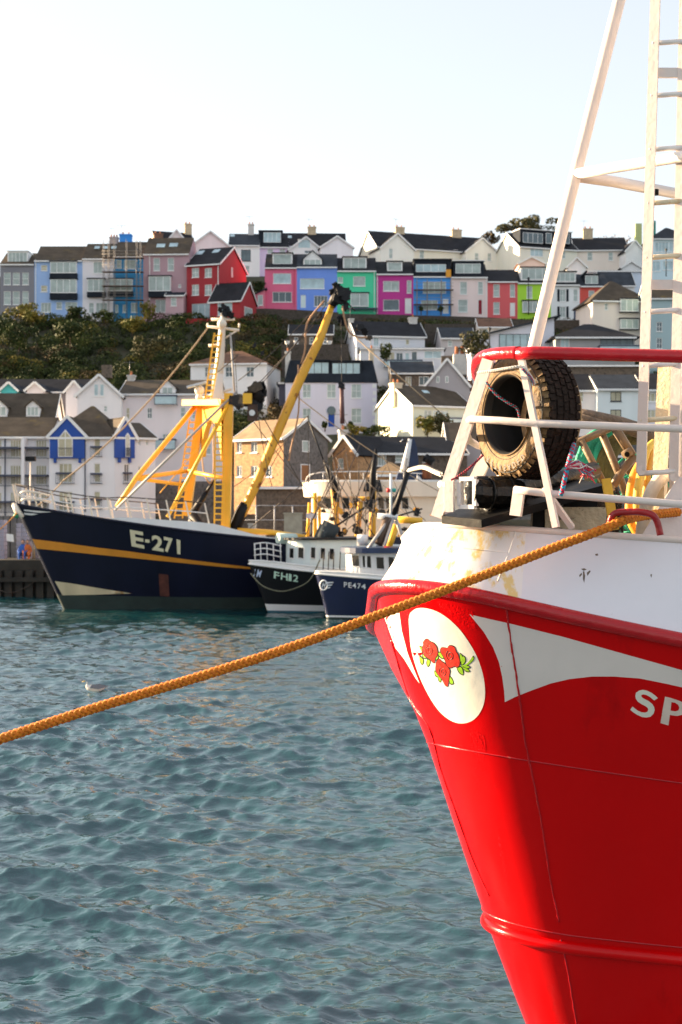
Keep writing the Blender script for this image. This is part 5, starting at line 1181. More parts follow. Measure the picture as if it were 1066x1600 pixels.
h.wins(((403, 423),), ((240, 250), (262, 272))); h.bay(234, 433, 268, 456, out=.8, skirt=.9, style="n", glass=m_pane); h.window(243, 468, 259, 488, "p"); h.window(279, 444, 283, 449, "n"); h.skylight(245, 382, 258, 389); h.skylight(265, 381, 278, 388); h.pipe(234, 397, 470)
h.finish()
h = Hs("porch_wing", "mauve lean-to wing with a slate roof in front of the mauve house", 259, 287, 505, 462, 219, 3, -3, (180, 146, 152), NAVYR, ridge=.6, cat="extension"); h.window(267, 465, 276, 478, "s"); h.finish()
# red gabled house and its wing
h = Hs("red_house", "tall scarlet house with a plain gable end facing the harbour", 292, 343, 508, 415, 221, 10.2, -20, (148, 36, 44), DARK, ridge=3.3, so=.2)
h.wins(((419, 433), (445, 461)), ((300, 311), (320, 331)), style="x", glass=m_pane); h.window(300, 475, 330, 498, "t", glass=m_panes); h.skylight(308, 393, 318, 400); h.skylight(333, 391, 343, 397); h.pipe(341, 416, 470)
h.sidewin(h.w, 4.4, 4.9, h.H - 1.4, h.H + .1); h.finish()
h = Hs("red_house_wing", "low scarlet wing with a slate pitched roof beside the red gabled house", 328, 376, 512, 471, 216.5, 6, -20, (156, 36, 42), DARK, ridge=3.0, so=.2, cat="extension")
h.window(340, 474, 363, 492, "p", glass=m_panes); h.sidewin(h.w, 1.4, 4.4, h.H - 2.3, h.H - .8, m_pane); h.finish()
q = MB(); a = P(290, 500, 216); q.box(a.x, a.x + 9.5, a.y, a.y + .25, a.z - 2, a.z + .2); q.build("garden_wall", wallmat((180, 40, 45), "red garden wall"), label="low red garden wall below the scarlet house", cat="wall")
h = Hs("pink_shed", "small pink lean-to garage between the red wing and the rose pink house", 397, 414, 482, 461, 221, 4, 0, (205, 110, 130), NAVYR, kind="monol", ridge=.8, cat="shed"); h.window(403, 461, 411, 477, "n", hole=False); h.finish()
# colourful run
h = Hs("terrace_house", "rose pink house at the left end of the bright run", 414, 464, 482, 418, 222, 8.5, 0, (208, 92, 128), DARK, ridge=2.7, so=0, group=G1)
h.window(427, 427, 455, 443, "n", m_panes); h.window(426, 456, 456, 472, "t", m_paned); h.dormer(426, 396, 457, 414, y=.9, style="n", glass=m_pane); h.pipe(460, 418, 480, wallmat((190, 60, 90), "pink pipe")); h.finish()
h = Hs("terrace_house", "periwinkle blue house with a gabled dormer behind the boom head", 464, 527, 485, 417, 222, 8.5, 0, (100, 138, 224), SLATE, ridge=2.6, so=0, group=G1)
h.window(469, 435, 507, 451, "n", m_panes); h.door(470, 461, 478, 481, (200, 215, 235)); h.window(491, 462, 512, 479, "q", m_paned); h.dormer(474, 404, 503, 421, y=.5, gable=True, style="t"); h.finish()
h = Hs("terrace_house", "mint green house with a white bay window", 527, 588, 490, 423, 222, 8.5, 0, (62, 196, 148), DARK, ridge=2.6, so=0, group=G1)
h.window(552, 432, 571, 447, "n"); h.window(528, 433, 536, 442, "n"); h.bay(548, 459, 576, 480, out=.6, style="p"); h.dormer(536, 402, 573, 422, y=.6, style="t"); h.balcony(541, 487, 590, 482, out=.8); h.pipe(585, 423, 488); h.finish()
h = Hs("terrace_house", "magenta house with a white front door", 588, 646, 492, 428, 222, 8.5, 0, (178, 42, 132), DARK, ridge=2.5, so=0, group=G1)
h.window(599, 439, 624, 455, "p"); h.window(636, 438, 643, 458, "n"); h.window(599, 468, 624, 485, "n", m_paned); h.door(633, 466, 643, 490, (235, 225, 235)); h.dormer(605, 409, 629, 424, y=.7, style="n"); h.pipe(590, 428, 490); h.finish()
h = Hs("terrace_house", "bright sky blue house with a black box dormer and plank scaffold", 646, 705, 494, 432, 222, 8.5, 0, (62, 142, 222), DARK, ridge=2.6, so=0, group=G1)
h.window(661, 440, 697, 458, "q"); h.window(658, 469, 684, 484, "t"); h.door(692, 467, 701, 490, (225, 235, 245)); h.dormer(647, 406, 705, 431, y=.3, m=NAVYR, style="t", wins=[(650, 413, 697, 425, "q")], glass=m_panes, cap=NAVYR)
b = MB(); x0, x1, z0, z1 = h.rect(697, 421, 705, 433, -.5); b.box(x0, x1, -.5, -.3, z0, z1); b.build("orange_board", mat("orange board", (.75, .33, .03), .7), h.root); h.finish()
scaffold("scaffolding", "light two-plank scaffold across the bright sky blue house", 647, 709, (452, 475), (652, 668, 690, 705), 436, 492, 220.6)
h = Hs("terrace_house", "beige rendered house with a crimson front door", 705, 762, 494, 433, 222, 8.5, 0, (216, 196, 192), DARK, ridge=2.6, so=0, group=G1)
h.wins(((440, 460),), ((719, 730), (747, 755))); h.window(716, 468, 731, 488, "s"); h.door(747, 468, 754, 491, (130, 20, 38)); h.dormer(708, 408, 756, 432, y=.4, m=NAVYR, wins=[(712, 412, 751, 427, "t")], cap=m_fr); h.pipe(760, 433, 492); h.finish()
h = Hs("terrace_house", "coral red house with arched white sash windows", 762, 809, 496, 440, 222, 8.5, 0, (202, 84, 88), DARK, ridge=2.4, so=0, group=G1)
h.wins(((444, 464),), ((771, 781), (797, 805))); h.window(771, 472, 781, 491, "s"); h.door(797, 473, 805, 494, (225, 225, 225)); h.finish()
h = Hs("terrace_house", "lime green house with a long white dormer", 809, 861, 498, 442, 222, 8.5, 0, (158, 206, 44), DARK, ridge=2.4, so=0, group=G1)
h.window(823, 447, 832, 466, "s"); h.window(845, 447, 853, 466, "s"); h.bay(816, 471, 840, 489, out=.5, style="t"); h.dormer(814, 418, 860, 438, y=.4, style="q"); h.finish()
h = Hs("terrace_house", "white house with black window shutters", 861, 906, 502, 445, 222, 8.5, 0, (212, 220, 238), DARK, ridge=2.3, so=0, group=G1)
for v0, v1 in ((452, 471), (479, 496)):
    h.window(875, v0, 884, v1, "x")
    for ua in (871, 885):
        x0, x1, z0, z1 = h.rect(ua, v0, ua + 3.6, v1); q = MB(); q.box(x0, x1, -.06, -.004, z0, z1); q.build("shutter", NAVYR, h.root)
h.window(896, 452, 903, 471, "s"); h.door(896, 480, 903, 500, (60, 70, 95)); h.dormer(866, 425, 900, 441, y=.4, style="q"); h.finish()
h = Hs("terrace_house", "brick orange house next to the shuttered white one", 906, 952, 505, 447, 222, 8.5, 0, (196, 74, 62), SLATE, ridge=2.4, so=0, group=G1)
h.wins(((454, 472),), ((920, 929), (942, 949))); h.window(920, 481, 929, 498, "s"); h.dormer(913, 429, 936, 445, y=.5, m=NAVYR, style="p"); h.finish()
h = Hs("small_hipped_house", "pale aqua house with a slate hipped roof behind the brick orange one", 944, 985, 500, 462, 230, 8, 0, (190, 215, 220), SLATE, kind="hip", ridge=3.2); h.window(950, 466, 962, 476, "p"); h.finish()
# cream villa and the sage building behind the ladder
h = Hs("cream_villa", "cream villa with stacked canted bays and a brown hipped roof", 926, 1014, 512, 470, 205, 9, 6, (214, 202, 192), BROWN, kind="hip", ridge=3.6, over=.5)
h.wins(((474, 484),), ((945, 950),)); h.bay(968, 468, 996, 488, out=.6, style="t", skirt=.1); h.bay(968, 499, 996, 515, out=.6, style="t", skirt=.1); h.window(970, 502, 994, 512, "t"); h.finish()
h = Hs("sage_house", "sage green house front behind the ladder", 1014, 1075, 560, 466, 200, 8, 0, (150, 172, 176), BROWN, ridge=2.4, wallm=None)
h.wins(((503, 518), (528, 545)), ((1026, 1035),), style="x", glass=m_paned); h.window(1048, 475, 1060, 482, "p"); h.finish()
# ---------------------------------------------------------------- upper row (Y about 262)
def gable_wing(name, label, u0, u1, vb, ve, vp, Y, dep, col, roof=DARK, **k):
    pk = (ve - vp) / F * Y; return Hs(name, label, u0, u1, vb, ve, Y, dep, k.pop("yaw", 8), col, roof, kind="front", ridge=pk, cat="house", **k)
h = Hs("upper_house", "dark roofed house with a sunlit gable at the left end of the top row", 246, 306, 420, 383, 262, 8.5, 20, (222, 200, 190), DARK, ridge=3.3); h.chimney(288, 349, 299, 362, m=None); h.chimney(240, 364, 254, 374, 1.0, mat("brown chimney brick", (.22, .12, .08), .9)); h.finish()
gable_wing("upper_house", "small pinkish gable peeping above the mauve house", 258, 294, 400, 381, 359, 258, 7, (222, 205, 205)).finish()
gable_wing("upper_house", "broad pinkish gable above the scarlet house roof", 300, 358, 420, 383, 361, 258, 7, (218, 198, 200)).finish()
h = Hs("upper_house", "white top-row house with one tall dark window", 357, 406, 435, 383, 259, 9, 2, (214, 220, 236), SLATE, ridge=2.8, so=0); h.window(377, 390, 392, 408, "p", m_paned, frame=m_frd); h.window(383, 415, 390, 428, "s"); h.skylight(360, 367, 367, 372); h.chimney(388, 350, 397, 368, m=mat("white chimney", (.6, .58, .55), .8)); h.finish()
h = Hs("upper_house", "lavender top-row house with a glassy black dormer", 406, 452, 435, 386, 260, 9, 2, (206, 186, 216), DARK, ridge=2.6, so=0); h.window(418, 389, 427, 396, "s"); h.window(437, 389, 446, 396, "s")
h.dormer(405, 361, 441, 382, y=1.2, m=NAVYR, wins=[(412, 363, 439, 379, "q")], glass=m_panes, cap=NAVYR); h.skylight(450, 368, 456, 373); h.finish()
h = gable_wing("upper_house", "white gabled house with a large apex window above the pink house", 452, 504, 430, 390, 370, 257, 8, (222, 216, 224)); h.window(466, 374, 485, 388, "n", m_panes, hole=False, sill=False); h.window(476, 391, 488, 396, "p", m_paned); h.finish()
h = Hs("upper_house", "long dark roof joining the white gables above the periwinkle house", 440, 540, 430, 384, 265, 8, 2, (215, 205, 210), DARK, ridge=3.0); h.chimney(481, 354, 494, 366); h.finish()
h = gable_wing("upper_house", "white gable end above the mint green house", 502, 552, 430, 386, 369, 255, 9, (212, 210, 220)); h.finish()
h = Hs("upper_terrace", "long cream upper terrace with a sunlit left gable", 590, 776, 425, 385, 256, 10, 18, (226, 210, 192), DARK, ridge=3.6, so=.2)
h.wins(((390, 404),), ((656, 663), (709, 716))); h.chimney(617, 354, 631, 371); h.chimney(705, 358, 720, 375); h.finish()
h = gable_wing("upper_house", "cream gable with two slim windows, left on the upper terrace", 595, 647, 425, 387, 364, 254.0, 6, (228, 216, 206), yaw=18); h.wins(((388, 404),), ((608, 614), (628, 634))); h.finish()
h = gable_wing("upper_house", "cream gable with two slim windows at the right end of the upper terrace", 728, 779, 425, 393, 371, 259, 6, (228, 214, 204), yaw=18); h.wins(((395, 408),), ((742, 748), (762, 768))); h.finish()
h = Hs("upper_house", "big cream house with a wide dark glazed dormer below the tree", 812, 902, 425, 385, 252, 10, 19, (224, 212, 196), DARK, ridge=3.2, so=.2); h.window(829, 388, 849, 401, "t", m_panes); h.window(878, 392, 884, 404, "s")
h.dormer(813, 358, 893, 383, y=.5, m=NAVYR, wins=[(817, 363, 848, 381, "q"), (853, 364, 862, 381, "n"), (878, 364, 890, 381, "p")], glass=m_paned, cap=m_fr); h.finish()
h = Hs("upper_house", "long plain cream house with a dark roof near the ladder", 899, 980, 425, 391, 256, 9, -3, (218, 204, 192), DARK, ridge=2.9, so=.2); h.wins(((394, 407),), ((918, 926), (951, 958))); h.chimney(911, 357, 926, 374); h.finish()
h = gable_wing("upper_house", "white gable end to the right of the long plain cream house", 978, 1006, 425, 392, 376, 252, 9, (220, 222, 232)); h.finish()
h = Hs("upper_house", "pale blue glazed house behind the top of the ladder", 1016, 1085, 428, 373, 248, 9, 0, (188, 208, 228), NAVYR, ridge=2.8, kind="hip"); h.window(1024, 378, 1045, 394, "q", m_panes); h.window(1018, 408, 1032, 424, "p", m_panes); h.window(1046, 378, 1066, 394, "q", m_panes); h.window(1036, 408, 1052, 422, "p", m_panes); h.finish()
q = MB(); a = P(993, 378, 262); q.box(a.x, a.x + 1.2, a.y, a.y + 1.2, a.z - 1, P(0, 349, 262).z); q.build("chimney_stack", mat("yellow green chimney", (.50, .55, .25), .9), label="tall yellow-green chimney stack left of the ladder stile", cat="chimney")
q = MB(); a = P(1019, 378, 262); q.box(a.x, a.x + .7, a.y, a.y + .9, a.z - 1, P(0, 345, 262).z); q.build("chimney_stack", mat("dark green chimney", (.05, .25, .20), .9), label="slim dark green chimney stack seen through the ladder", cat="chimney")
# houses squeezed between the two rows, right
for nm, lb, a in (("cottage", "little cottage with a red tiled gable behind the lime green house", (811, 851, 425, 412, 402, 238, (225, 190, 180), RUSTR)),
                  ("cottage", "little white gabled cottage with exposed rafters behind the shuttered house", (887, 916, 440, 417, 403, 240, (225, 225, 228), DARK)),
                  ("cottage", "little white gabled cottage beside the ladder, below the white gable end", (972, 1001, 430, 418, 409, 238, (225, 225, 230), DARK))):
    u0, u1, vb, ve, vp, Y, c, rf = a; h = gable_wing(nm, lb, u0, u1, vb, ve, vp, Y, 5, c, rf, yaw=0); h.finish()
h = Hs("middle_house", "low white house with a flat dark roof behind the orange terrace house", 918, 1012, 445, 425, 236, 7, 0, (190, 200, 215), NAVYR, kind="flat", cat="house"); h.window(965, 419 + 8, 980, 434, "p", m_pane); h.window(930, 427, 940, 434, "s"); h.finish()
h = Hs("middle_house", "white rendered wall house with a slate roof left of the cream villa roof", 940, 992, 465, 446, 232, 7, 0, (215, 215, 220), SLATE, ridge=2.6); h.finish()
# ---------------------------------------------------------------- middle of the hill
h = Hs("hill_house", "white house with a long dark roof under the magenta house", 557, 664, 560, 524, 200, 8, 10, (206, 208, 222), DARK, ridge=2.4, so=.2); h.window(584, 527, 592, 541, "p", m_panes); h.window(634, 530, 640, 539, "n", m_panec); h.pipe(599, 524, 545); h.chimney(545, 497, 552, 508, m=mat("white chimney", (.6, .58, .55), .8), pots=0); h.chimney(639, 495, 651, 510, m=mat("white chimney", (.6, .58, .55), .8), pots=1); h.finish()
h = Hs("glazed_extension", "white glazed garden room with a slanting roof below the white hill house", 563, 694, 578, 546, 194, 5, 0, (205, 208, 218), NAVYR, kind="flat", cat="extension"); h.window(603, 550, 617, 573, "p", m_panec); h.window(619, 551, 630, 568, "p", m_paned); h.window(633, 551, 640, 568, "n", m_panes); h.window(643, 549, 652, 569, "n", m_paned); h.window(663, 545 + 3, 690, 560, "p", m_panes); h.balcony(600, 574, 660, 563, out=1.0, glass=True); h.finish()
h = Hs("stone_cottage", "low cottage with a lead roof and wide dark window above the cream gable", 612, 678, 613, 583, 186, 8, 0, (120, 112, 108), SLATE, ridge=1.8, cat="house", wallm=STONE_B); h.window(634, 588, 643, 602, "p", m_panec); h.window(655, 588, 670, 602, "p", m_paned); h.finish()
h = Hs("mauve_villa", "mauve villa with a royal blue front door and a black mansard roof", 446, 589, 668, 598, 178, 9, 0, (202, 198, 212), NAVYR, kind="mansard", ridge=2.9)
h.wins(((600, 622),), ((473, 486), (511, 525), (549, 565)), style="x"); h.window(549, 638, 565, 661, "x"); h.window(473, 638, 486, 661, "x"); h.door(512, 641, 524, 667, (20, 70, 160))
x0, x1, z0, z1 = h.rect(511, 634, 525, 641.5); q = MB(); q.tube([((x0 + x1) / 2, .0, z0), ((x0 + x1) / 2, -.12, z0)], (x1 - x0) / 2 * .98, 16); q.build("door_arch", m_paned, h.root)
h.dormer(478, 564, 516, 586, y=.35, m=NAVYR, wins=[(480, 566, 514, 584, "t")], glass=m_panes, frame=m_frd, cap=NAVYR, capover=.05); h.dormer(517, 565, 566, 588, y=.35, m=NAVYR, wins=[(519, 567, 563, 585, "q")], glass=m_panes, frame=m_frd, cap=NAVYR, capover=.05)
h.chimney(446, 548, 454, 598, 1.5, mat("white chimney", (.6, .58, .55), .8), 1); h.chimney(577, 544, 584, 566, 4, mat("cream lit chimney", (.62, .52, .38), .8), 1)
for i in range(6): x0, x1, z0, z1 = h.rect(582 + (i % 2), 600 + i * 11, 588, 606 + i * 11); q = MB(); q.box(x0, x1, -.05, -.004, z0, z1); q.build("quoin", m_fr, h.root)
h.finish()
h = Hs("cream_gable_house", "cream house with a blank sunlit gable and terracotta chimney pots", 645, 735, 680, 633, 165, 10.5, 23, (232, 214, 190), BROWN, ridge=2.6, so=.15); h.window(663, 641, 675, 658, "p"); h.window(677, 641, 700, 658, "p", m_panes); h.chimney(612, 597, 625, 618, 5, mat("cream render stack", (.66, .56, .42), .9), 2, 1.3); h.skylight(661, 612, 670, 617); h.balcony(650, 661, 735, 655, out=2.2, glass=True); h.finish()
h = Hs("stone_terrace", "long low stone terrace with a dark roof and sunlit gable behind the white trawler", 558, 730, 760, 708, 135, 9, 9, (130, 110, 90), DARK, ridge=1.7, so=.1, wallm=STONE_B); h.window(588, 710, 604, 728, "q", m_pane); h.window(618, 710, 630, 722, "s", m_pane); h.chimney(530, 670, 542, 683, 4.5, mat("white chimney", (.6, .58, .55), .8), 1); h.window(660, 722, 672, 740, "s"); h.finish()
h = Hs("orange_gable_cottage", "small sunlit stone cottage gable tucked beside the warehouse", 520, 558, 765, 709, 134, 6, -34, (200, 150, 90), DARK, kind="front", ridge=1.6, wallm=STONE_O); h.window(528, 716, 537, 732, "s", m_pane); h.finish()
h = Hs("stone_warehouse", "three-storey stone warehouse with a sunlit front and tan roof behind the boom", 366, 443, 775, 687, 131, 6.4, -38, (200, 150, 95), TAN, ridge=1.75, so=.15, wallm=STONE_O)
h.wins(((691, 707), (728, 745)), ((370, 378), (392, 402), (415, 425)), style="p", glass=m_paned); D_ = h.dep
h.sidewin(h.w, 2.6, 3.6, h.H - 1.2, h.H - .15, m_pane); h.sidewin(h.w, 2.4, 3.7, h.H - 3.9, h.H - 2.3, mat("bricked arch", (.30, .14, .06), .9)); h.finish()
q = MB(); q.add([(h.w + .01, .02, -3), (h.w + .01, D_ - .02, -3), (h.w + .01, D_ - .02, h.H), (h.w + .01, D_ / 2, h.H + 1.74), (h.w + .01, .02, h.H)], [(0, 1, 2, 3, 4)]); q.build("gable_wall", STONE_G, h.root)  # gable end's shade put into the colour: grey stone over the warm wall
h = Hs("shed_roof", "blue-grey sheet roofed shed wall below the stone warehouse", 400, 478, 800, 764, 126, 3, 0, (90, 85, 85), mat("blue sheet roof", (.08, .16, .26), .6), kind="flat", wallm=STONE_B, cat="shed"); h.finish()
h = Hs("back_house", "white three-storey house with slate-dark side wall behind the gantry", 298, 417, 660, 569, 185, 9, -9, (218, 216, 226), RUSTR, ridge=2.1, kind="hip"); h.wins(((573, 589),), ((352, 364), (385, 397), (320, 328)), style="x", glass=m_paned); h.finish()
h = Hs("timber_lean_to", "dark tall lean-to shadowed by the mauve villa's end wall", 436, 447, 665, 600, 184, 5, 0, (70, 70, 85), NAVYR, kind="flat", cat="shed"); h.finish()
# ---------------------------------------------------------------- left front
h = Hs("cream_apartments", "large cream apartment house with balconied gabled dormer behind the navy trawler's mast", 187, 340, 770, 616, 160, 12, 0, (212, 204, 206), BROWN, ridge=2.0, so=.1)
h.window(230, 637, 238, 654, "x", m_paned); h.window(197, 637, 203, 655, "s", m_panec); h.window(282, 636, 290, 652, "s"); h.window(254, 678, 270, 700, "t"); h.balcony(244, 702, 276, 686, out=.9, glass=True); h.window(300, 640, 308, 655, "s")
h.dormer(250, 604, 274, 631, y=-.1, gable=True, m=wallmat((222, 216, 220), "dormer render"), wins=[(254, 605, 270, 630, "p")]); h.balcony(243, 632, 278, 618, out=.9, glass=True); h.chimney(200, 585, 211, 591, m=mat("white chimney", (.6, .58, .55), .8), pots=1); h.window(320, 690, 330, 710, "s"); h.finish()
h = gable_wing("cream_gabled_block", "broad cream gable with a pair of white windows below the scrub", 121, 189, 760, 617, 586, 157, 12, (222, 212, 212), SLATE, yaw=4, over=.35); h.window(147, 600, 154, 619, "n", m_panes, hole=False); h.window(156, 600, 163, 619, "n", m_panes, hole=False); h.window(162, 634, 168, 643, "s"); h.finish()
q = MB(); a = P(160, 590, 163); q.box(a.x - .1, a.x + 1.0, a.y, a.y + 1, a.z, P(0, 570, 163).z); q.build("chimney_stack", STONE_B, label="brown brick chimney stack on the broad cream gable's ridge", cat="chimney")
h = Hs("grey_roofed_row", "cream row with mossy roof and two gabled dormers at the left edge", -30, 84, 700, 654, 152, 8, 4, (214, 206, 206), BROWN, ridge=2.9, so=.2)
h.dormer(-16, 634, 11, 651, y=-.05, gable=True, m=wallmat((222, 214, 216), "dormer render")); h.dormer(41, 634, 62, 651, y=-.05, gable=True, m=wallmat((222, 214, 216), "dormer render")); h.finish()
for i, (u0, u1, ve, vp, c, lb) in enumerate(((2, 26, 609, 598, (60, 165, 170), "small teal-trimmed gable at the far left under the scrub"), (42, 68, 609, 598, (205, 200, 205), "small plain white gable among the dark roofs at far left"), (103, 129, 611, 596, (205, 203, 210), "small white gable just left of the broad cream gable"))):
    h = gable_wing("back_gable", lb, u0, u1, 625, ve, vp, 170, 6, c, SLATE, yaw=0); h.finish()
h = Hs("back_row", "dark roofed back row under the scrubby slope at far left", -40, 140, 640, 612, 174, 7, 0, (150, 140, 140), DARK, ridge=1.7); h.finish()
# blue and white apartments
BL = mat("royal blue cladding", lin((24, 74, 160)), .6, 0, .08, 1); WH = wallmat((218, 212, 216), "apartment render")
h = Hs("blue_gabled_apartments", "white waterside apartments with royal blue gables and dark hipped roof", 77, 179, 835, 683, 140, 9.5, -3, roof=BROWN, kind="hip", ridge=3.4, wallm=WH, over=.35, cat="apartment building")
h.wins(((724, 754), (768, 798)), ((92, 113),), style="t", glass=m_panec); h.wins(((684, 712), (724, 754), (768, 790)), ((147, 157),), style="s", glass=m_panec)
for v_ in (755, 800): h.balcony(88, v_, 117, v_ - 17, out=.25)
for v_ in (713, 755, 795): h.balcony(142, v_, 160, v_ - 16, out=.25)
h.pipe(133, 683, 800, m_bal)
def blue_gable(h, u0, u1, vb, ve, vp, win_):
    x0, x1, z0, z1 = h.rect(u0, ve, u1, vb, -.35); xm = (x0 + x1) / 2; zp = h.loc(u0, vp, -.35)[1]; mb = MB()
    mb.prism([(x0, z0), (x1, z0), (x1, z1), (xm, zp), (x0, z1)], 'y', -.35, 2.5); o = mb.build("blue_gable", BL, h.root)
    f = MB(); f.bar((x0 - .35, -.42, z1 - .28), (xm, -.42, zp + .1), .07, .28); f.build("bargeboard", m_fr, o); f = MB(); f.bar((x1 + .35, -.423, z1 - .28), (xm, -.423, zp + .1), .07, .28); f.build("bargeboard", m_fr, o)
    f = MB(); f.slab([(x0 - .3, -.38, z1 - .2), (x0 - .3, 4, z1 - .2), (xm, 4, zp + .16), (xm, -.38, zp + .16)], .14); f.slab([(x1 + .3, -.38, z1 - .2), (x1 + .3, 4, z1 - .2), (xm, 4, zp + .16), (xm, -.38, zp + .16)], .14); f.build("gable_roof", BROWN, o)
    a0, a1, c0, c1 = h.rect(*win_, -.35); am = (a0 + a1) / 2; ht = (a1 - a0) * .62; f = MB(); f.prism([(a0, c0), (a1, c0), (a1, c1 - ht), (am, c1), (a0, c1 - ht)], 'y', -.41, -.352); w_ = f.build("window", m_fr, h.root)
    f = MB(); t = .1; f.prism([(a0 + t, c0 + t), (am - .05, c0 + t), (am - .05, c1 - t * 2), (a0 + t, c1 - ht)], 'y', -.43, -.412); f.build("pane", m_panec, w_)
    f = MB(); f.prism([(am + .05, c0 + t), (a1 - t, c0 + t), (a1 - t, c1 - ht), (am + .05, c1 - t * 2)], 'y', -.43, -.412); f.build("pane", m_panec, w_)
    for xx in (x0 + .35, x1 - .35 - .25): f = MB(); f.box(xx, xx + .25, -.3, 0, z0 - .45, z0 - .003); f.build("bracket", BL, o)
    q = MB(); q.box(a0, a1, -.62, -.58, c0 + .85, c0 + .9); n = 9
    for i in range(n): xx = a0 + (a1 - a0 - .03) * i / (n - 1); q.box(xx, xx + .03, -.61, -.59, c0 + .05, c0 + .85)
    b = q.build("balcony_rail", m_bal, h.root); b["kind"] = "stuff"
blue_gable(h, 78, 132, 716, 680, 652, (91, 671, 114, 714)); h.finish(); hA = h
h = Hs("blue_gabled_apartments_wing", "right-hand return of the blue-gabled apartments with a narrow blue gable", 179, 243, 835, 683, 139.6, 8, 32, roof=BROWN, kind="side", ridge=1.6, wallm=WH, over=.3, cat="apartment building")
h.window(194, 725, 202, 753, "p", m_paned); h.balcony(192, 755, 206, 738, out=.2); h.wins(((688, 696), (728, 736)), ((216, 220), (228, 232)), style="n", sill=False)
blue_gable(h, 181, 211, 716, 682, 653, (196, 676, 203, 714)); h.finish()
h = Hs("balcony_apartments", "cream apartments with long blue-grey balconies left of the blue gables", -30, 77, 835, 682, 141.5, 8, -1, roof=BROWN, kind="side", ridge=2.0, wallm=WH, over=.35, cat="apartment building", so=.05)
h.wins(((687, 714), (727, 757), (769, 796)), ((16, 33), (56, 73), (-14, 3)), style="q", glass=m_panec)
for v_ in (716, 759, 800):
    for (a, b) in ((-28, 33), (39, 77)): h.balcony(a, v_, b, v_ - 17, out=1.2)
x0, x1, z0, z1 = h.rect(34, 683, 38.5, 830, -1.2); q = MB(); q.box(x0, x1, -1.35, -.01, z0, z1); q.build("balcony_pillar", WH, h.root); h.pipe(8, 683, 820, m_bal); h.finish()
# ---------------------------------------------------------------- right middle
h = Hs("glass_gable_house", "modern white house with a glazed gable under a slanting slate roof", 736, 866, 600, 529, 180, 8, 0, (205, 205, 215), SLATE, kind="monol", ridge=2.6, over=.7); h.window(780, 522, 846, 546, "h", m_panes, frame=m_frd, hole=False, sill=False); h.window(782, 551, 836, 572, "q", m_panes, frame=m_frd, hole=False, sill=False); h.finish()
q = MB(); 
h = Hs("grey_hipped_house", "grey house with a wide hipped roof and glazed balcony behind the red guard rail", 868, 992, 572, 527, 175, 9, 0, (150, 150, 152), DARK, kind="hip", ridge=2.2, over=.6, wallm=None); h.window(876, 527, 890, 545, "p", m_panes); h.window(938, 528, 990, 548, "f", m_paned, frame=m_frd); h.balcony(934, 551, 998, 541, out=1.4, glass=True); h.finish()
h = Hs("retaining_wall_block", "brown stone retaining wall house beneath the grey hipped house", 872, 1010, 600, 573, 168, 3, 0, roof=BROWN, kind="flat", wallm=STONE_B, cat="wall"); h.finish()
h = gable_wing("slate_gable_cottage", "grey rendered cottage gable with a terracotta-potted chimney left of the guard rail", 664, 734, 625, 604, 562, 172, 9, (150, 146, 150), SLATE, yaw=-6, over=.2); h.wins(((588, 598),), ((682, 687), (696, 701)), style="n", hole=False, sill=False); h.finish()
q = MB(); a = P(709, 585, 176); q.box(a.x, a.x + 1.6, a.y, a.y + 1.1, a.z, P(0, 553, 176).z); o = q.build("chimney_stack", mat("white chimney", (.6, .58, .55), .8), label="white chimney stack with two orange pots over the slate gable cottage", cat="chimney")
for i in (0, 1): q = MB(); q.tube([(a.x + .4 + i * .7, a.y + .5, P(0, 553, 176).z + .001), (a.x + .4 + i * .7, a.y + .5, P(0, 541, 176).z)], [.26, .2], 7); q.build("chimney_pot", MATS["terracotta pot"], o)
h = Hs("cream_row_house", "cream rendered house with slate roof seen past the tyre", 896, 932, 690, 610, 150, 9, 0, (216, 208, 206), DARK, ridge=2.0, so=0); h.window(903, 612, 912, 628, "s", m_panec); h.finish()
h = Hs("white_row_house", "white house with a blue slate roof between the tyre and the ladder", 933, 1006, 690, 608, 149, 9, 0, (206, 214, 236), SLATE, ridge=1.8, so=0); h.wins(((612, 627), (640, 652)), ((954, 971),), style="p", glass=m_panec, frame=m_frd); h.finish()
h = Hs("white_row_house", "white house with a brown slate roof behind the ladder", 1006, 1080, 690, 609, 148.5, 9, 0, (212, 210, 216), DARK, ridge=2.0, so=0); h.wins(((614, 628), (640, 654)), ((1011, 1030),), style="t", glass=m_panec); h.finish()
h = Hs("lower_house", "plain house with a brown roof partly behind the tyre's left side", 700, 790, 760, 690, 140, 8, 0, (170, 160, 160), BROWN, ridge=2.0); h.finish()
h = Hs("low_store", "low grey harbour store behind the boat's net gear", 800, 1080, 760, 712, 128, 8, 0, (120, 112, 108), SLATE, ridge=1.8, wallm=STONE_G); h.finish()
h = Hs("hillside_house", "dark side wall house between the cream gable house and stone cottage", 676, 740, 640, 612, 172, 6, 0, (140, 135, 135), RUSTR, ridge=1.5); h.finish()
h = Hs("low_stone_store", "low stone building with an ochre hipped roof behind the white trawler's bridge", 583, 640, 790, 741, 118, 6, 0, roof=mat("roof ochre", (.30, .19, .09), .8), kind="hip", ridge=1.1, wallm=STONE_O, cat="shed"); h.finish()
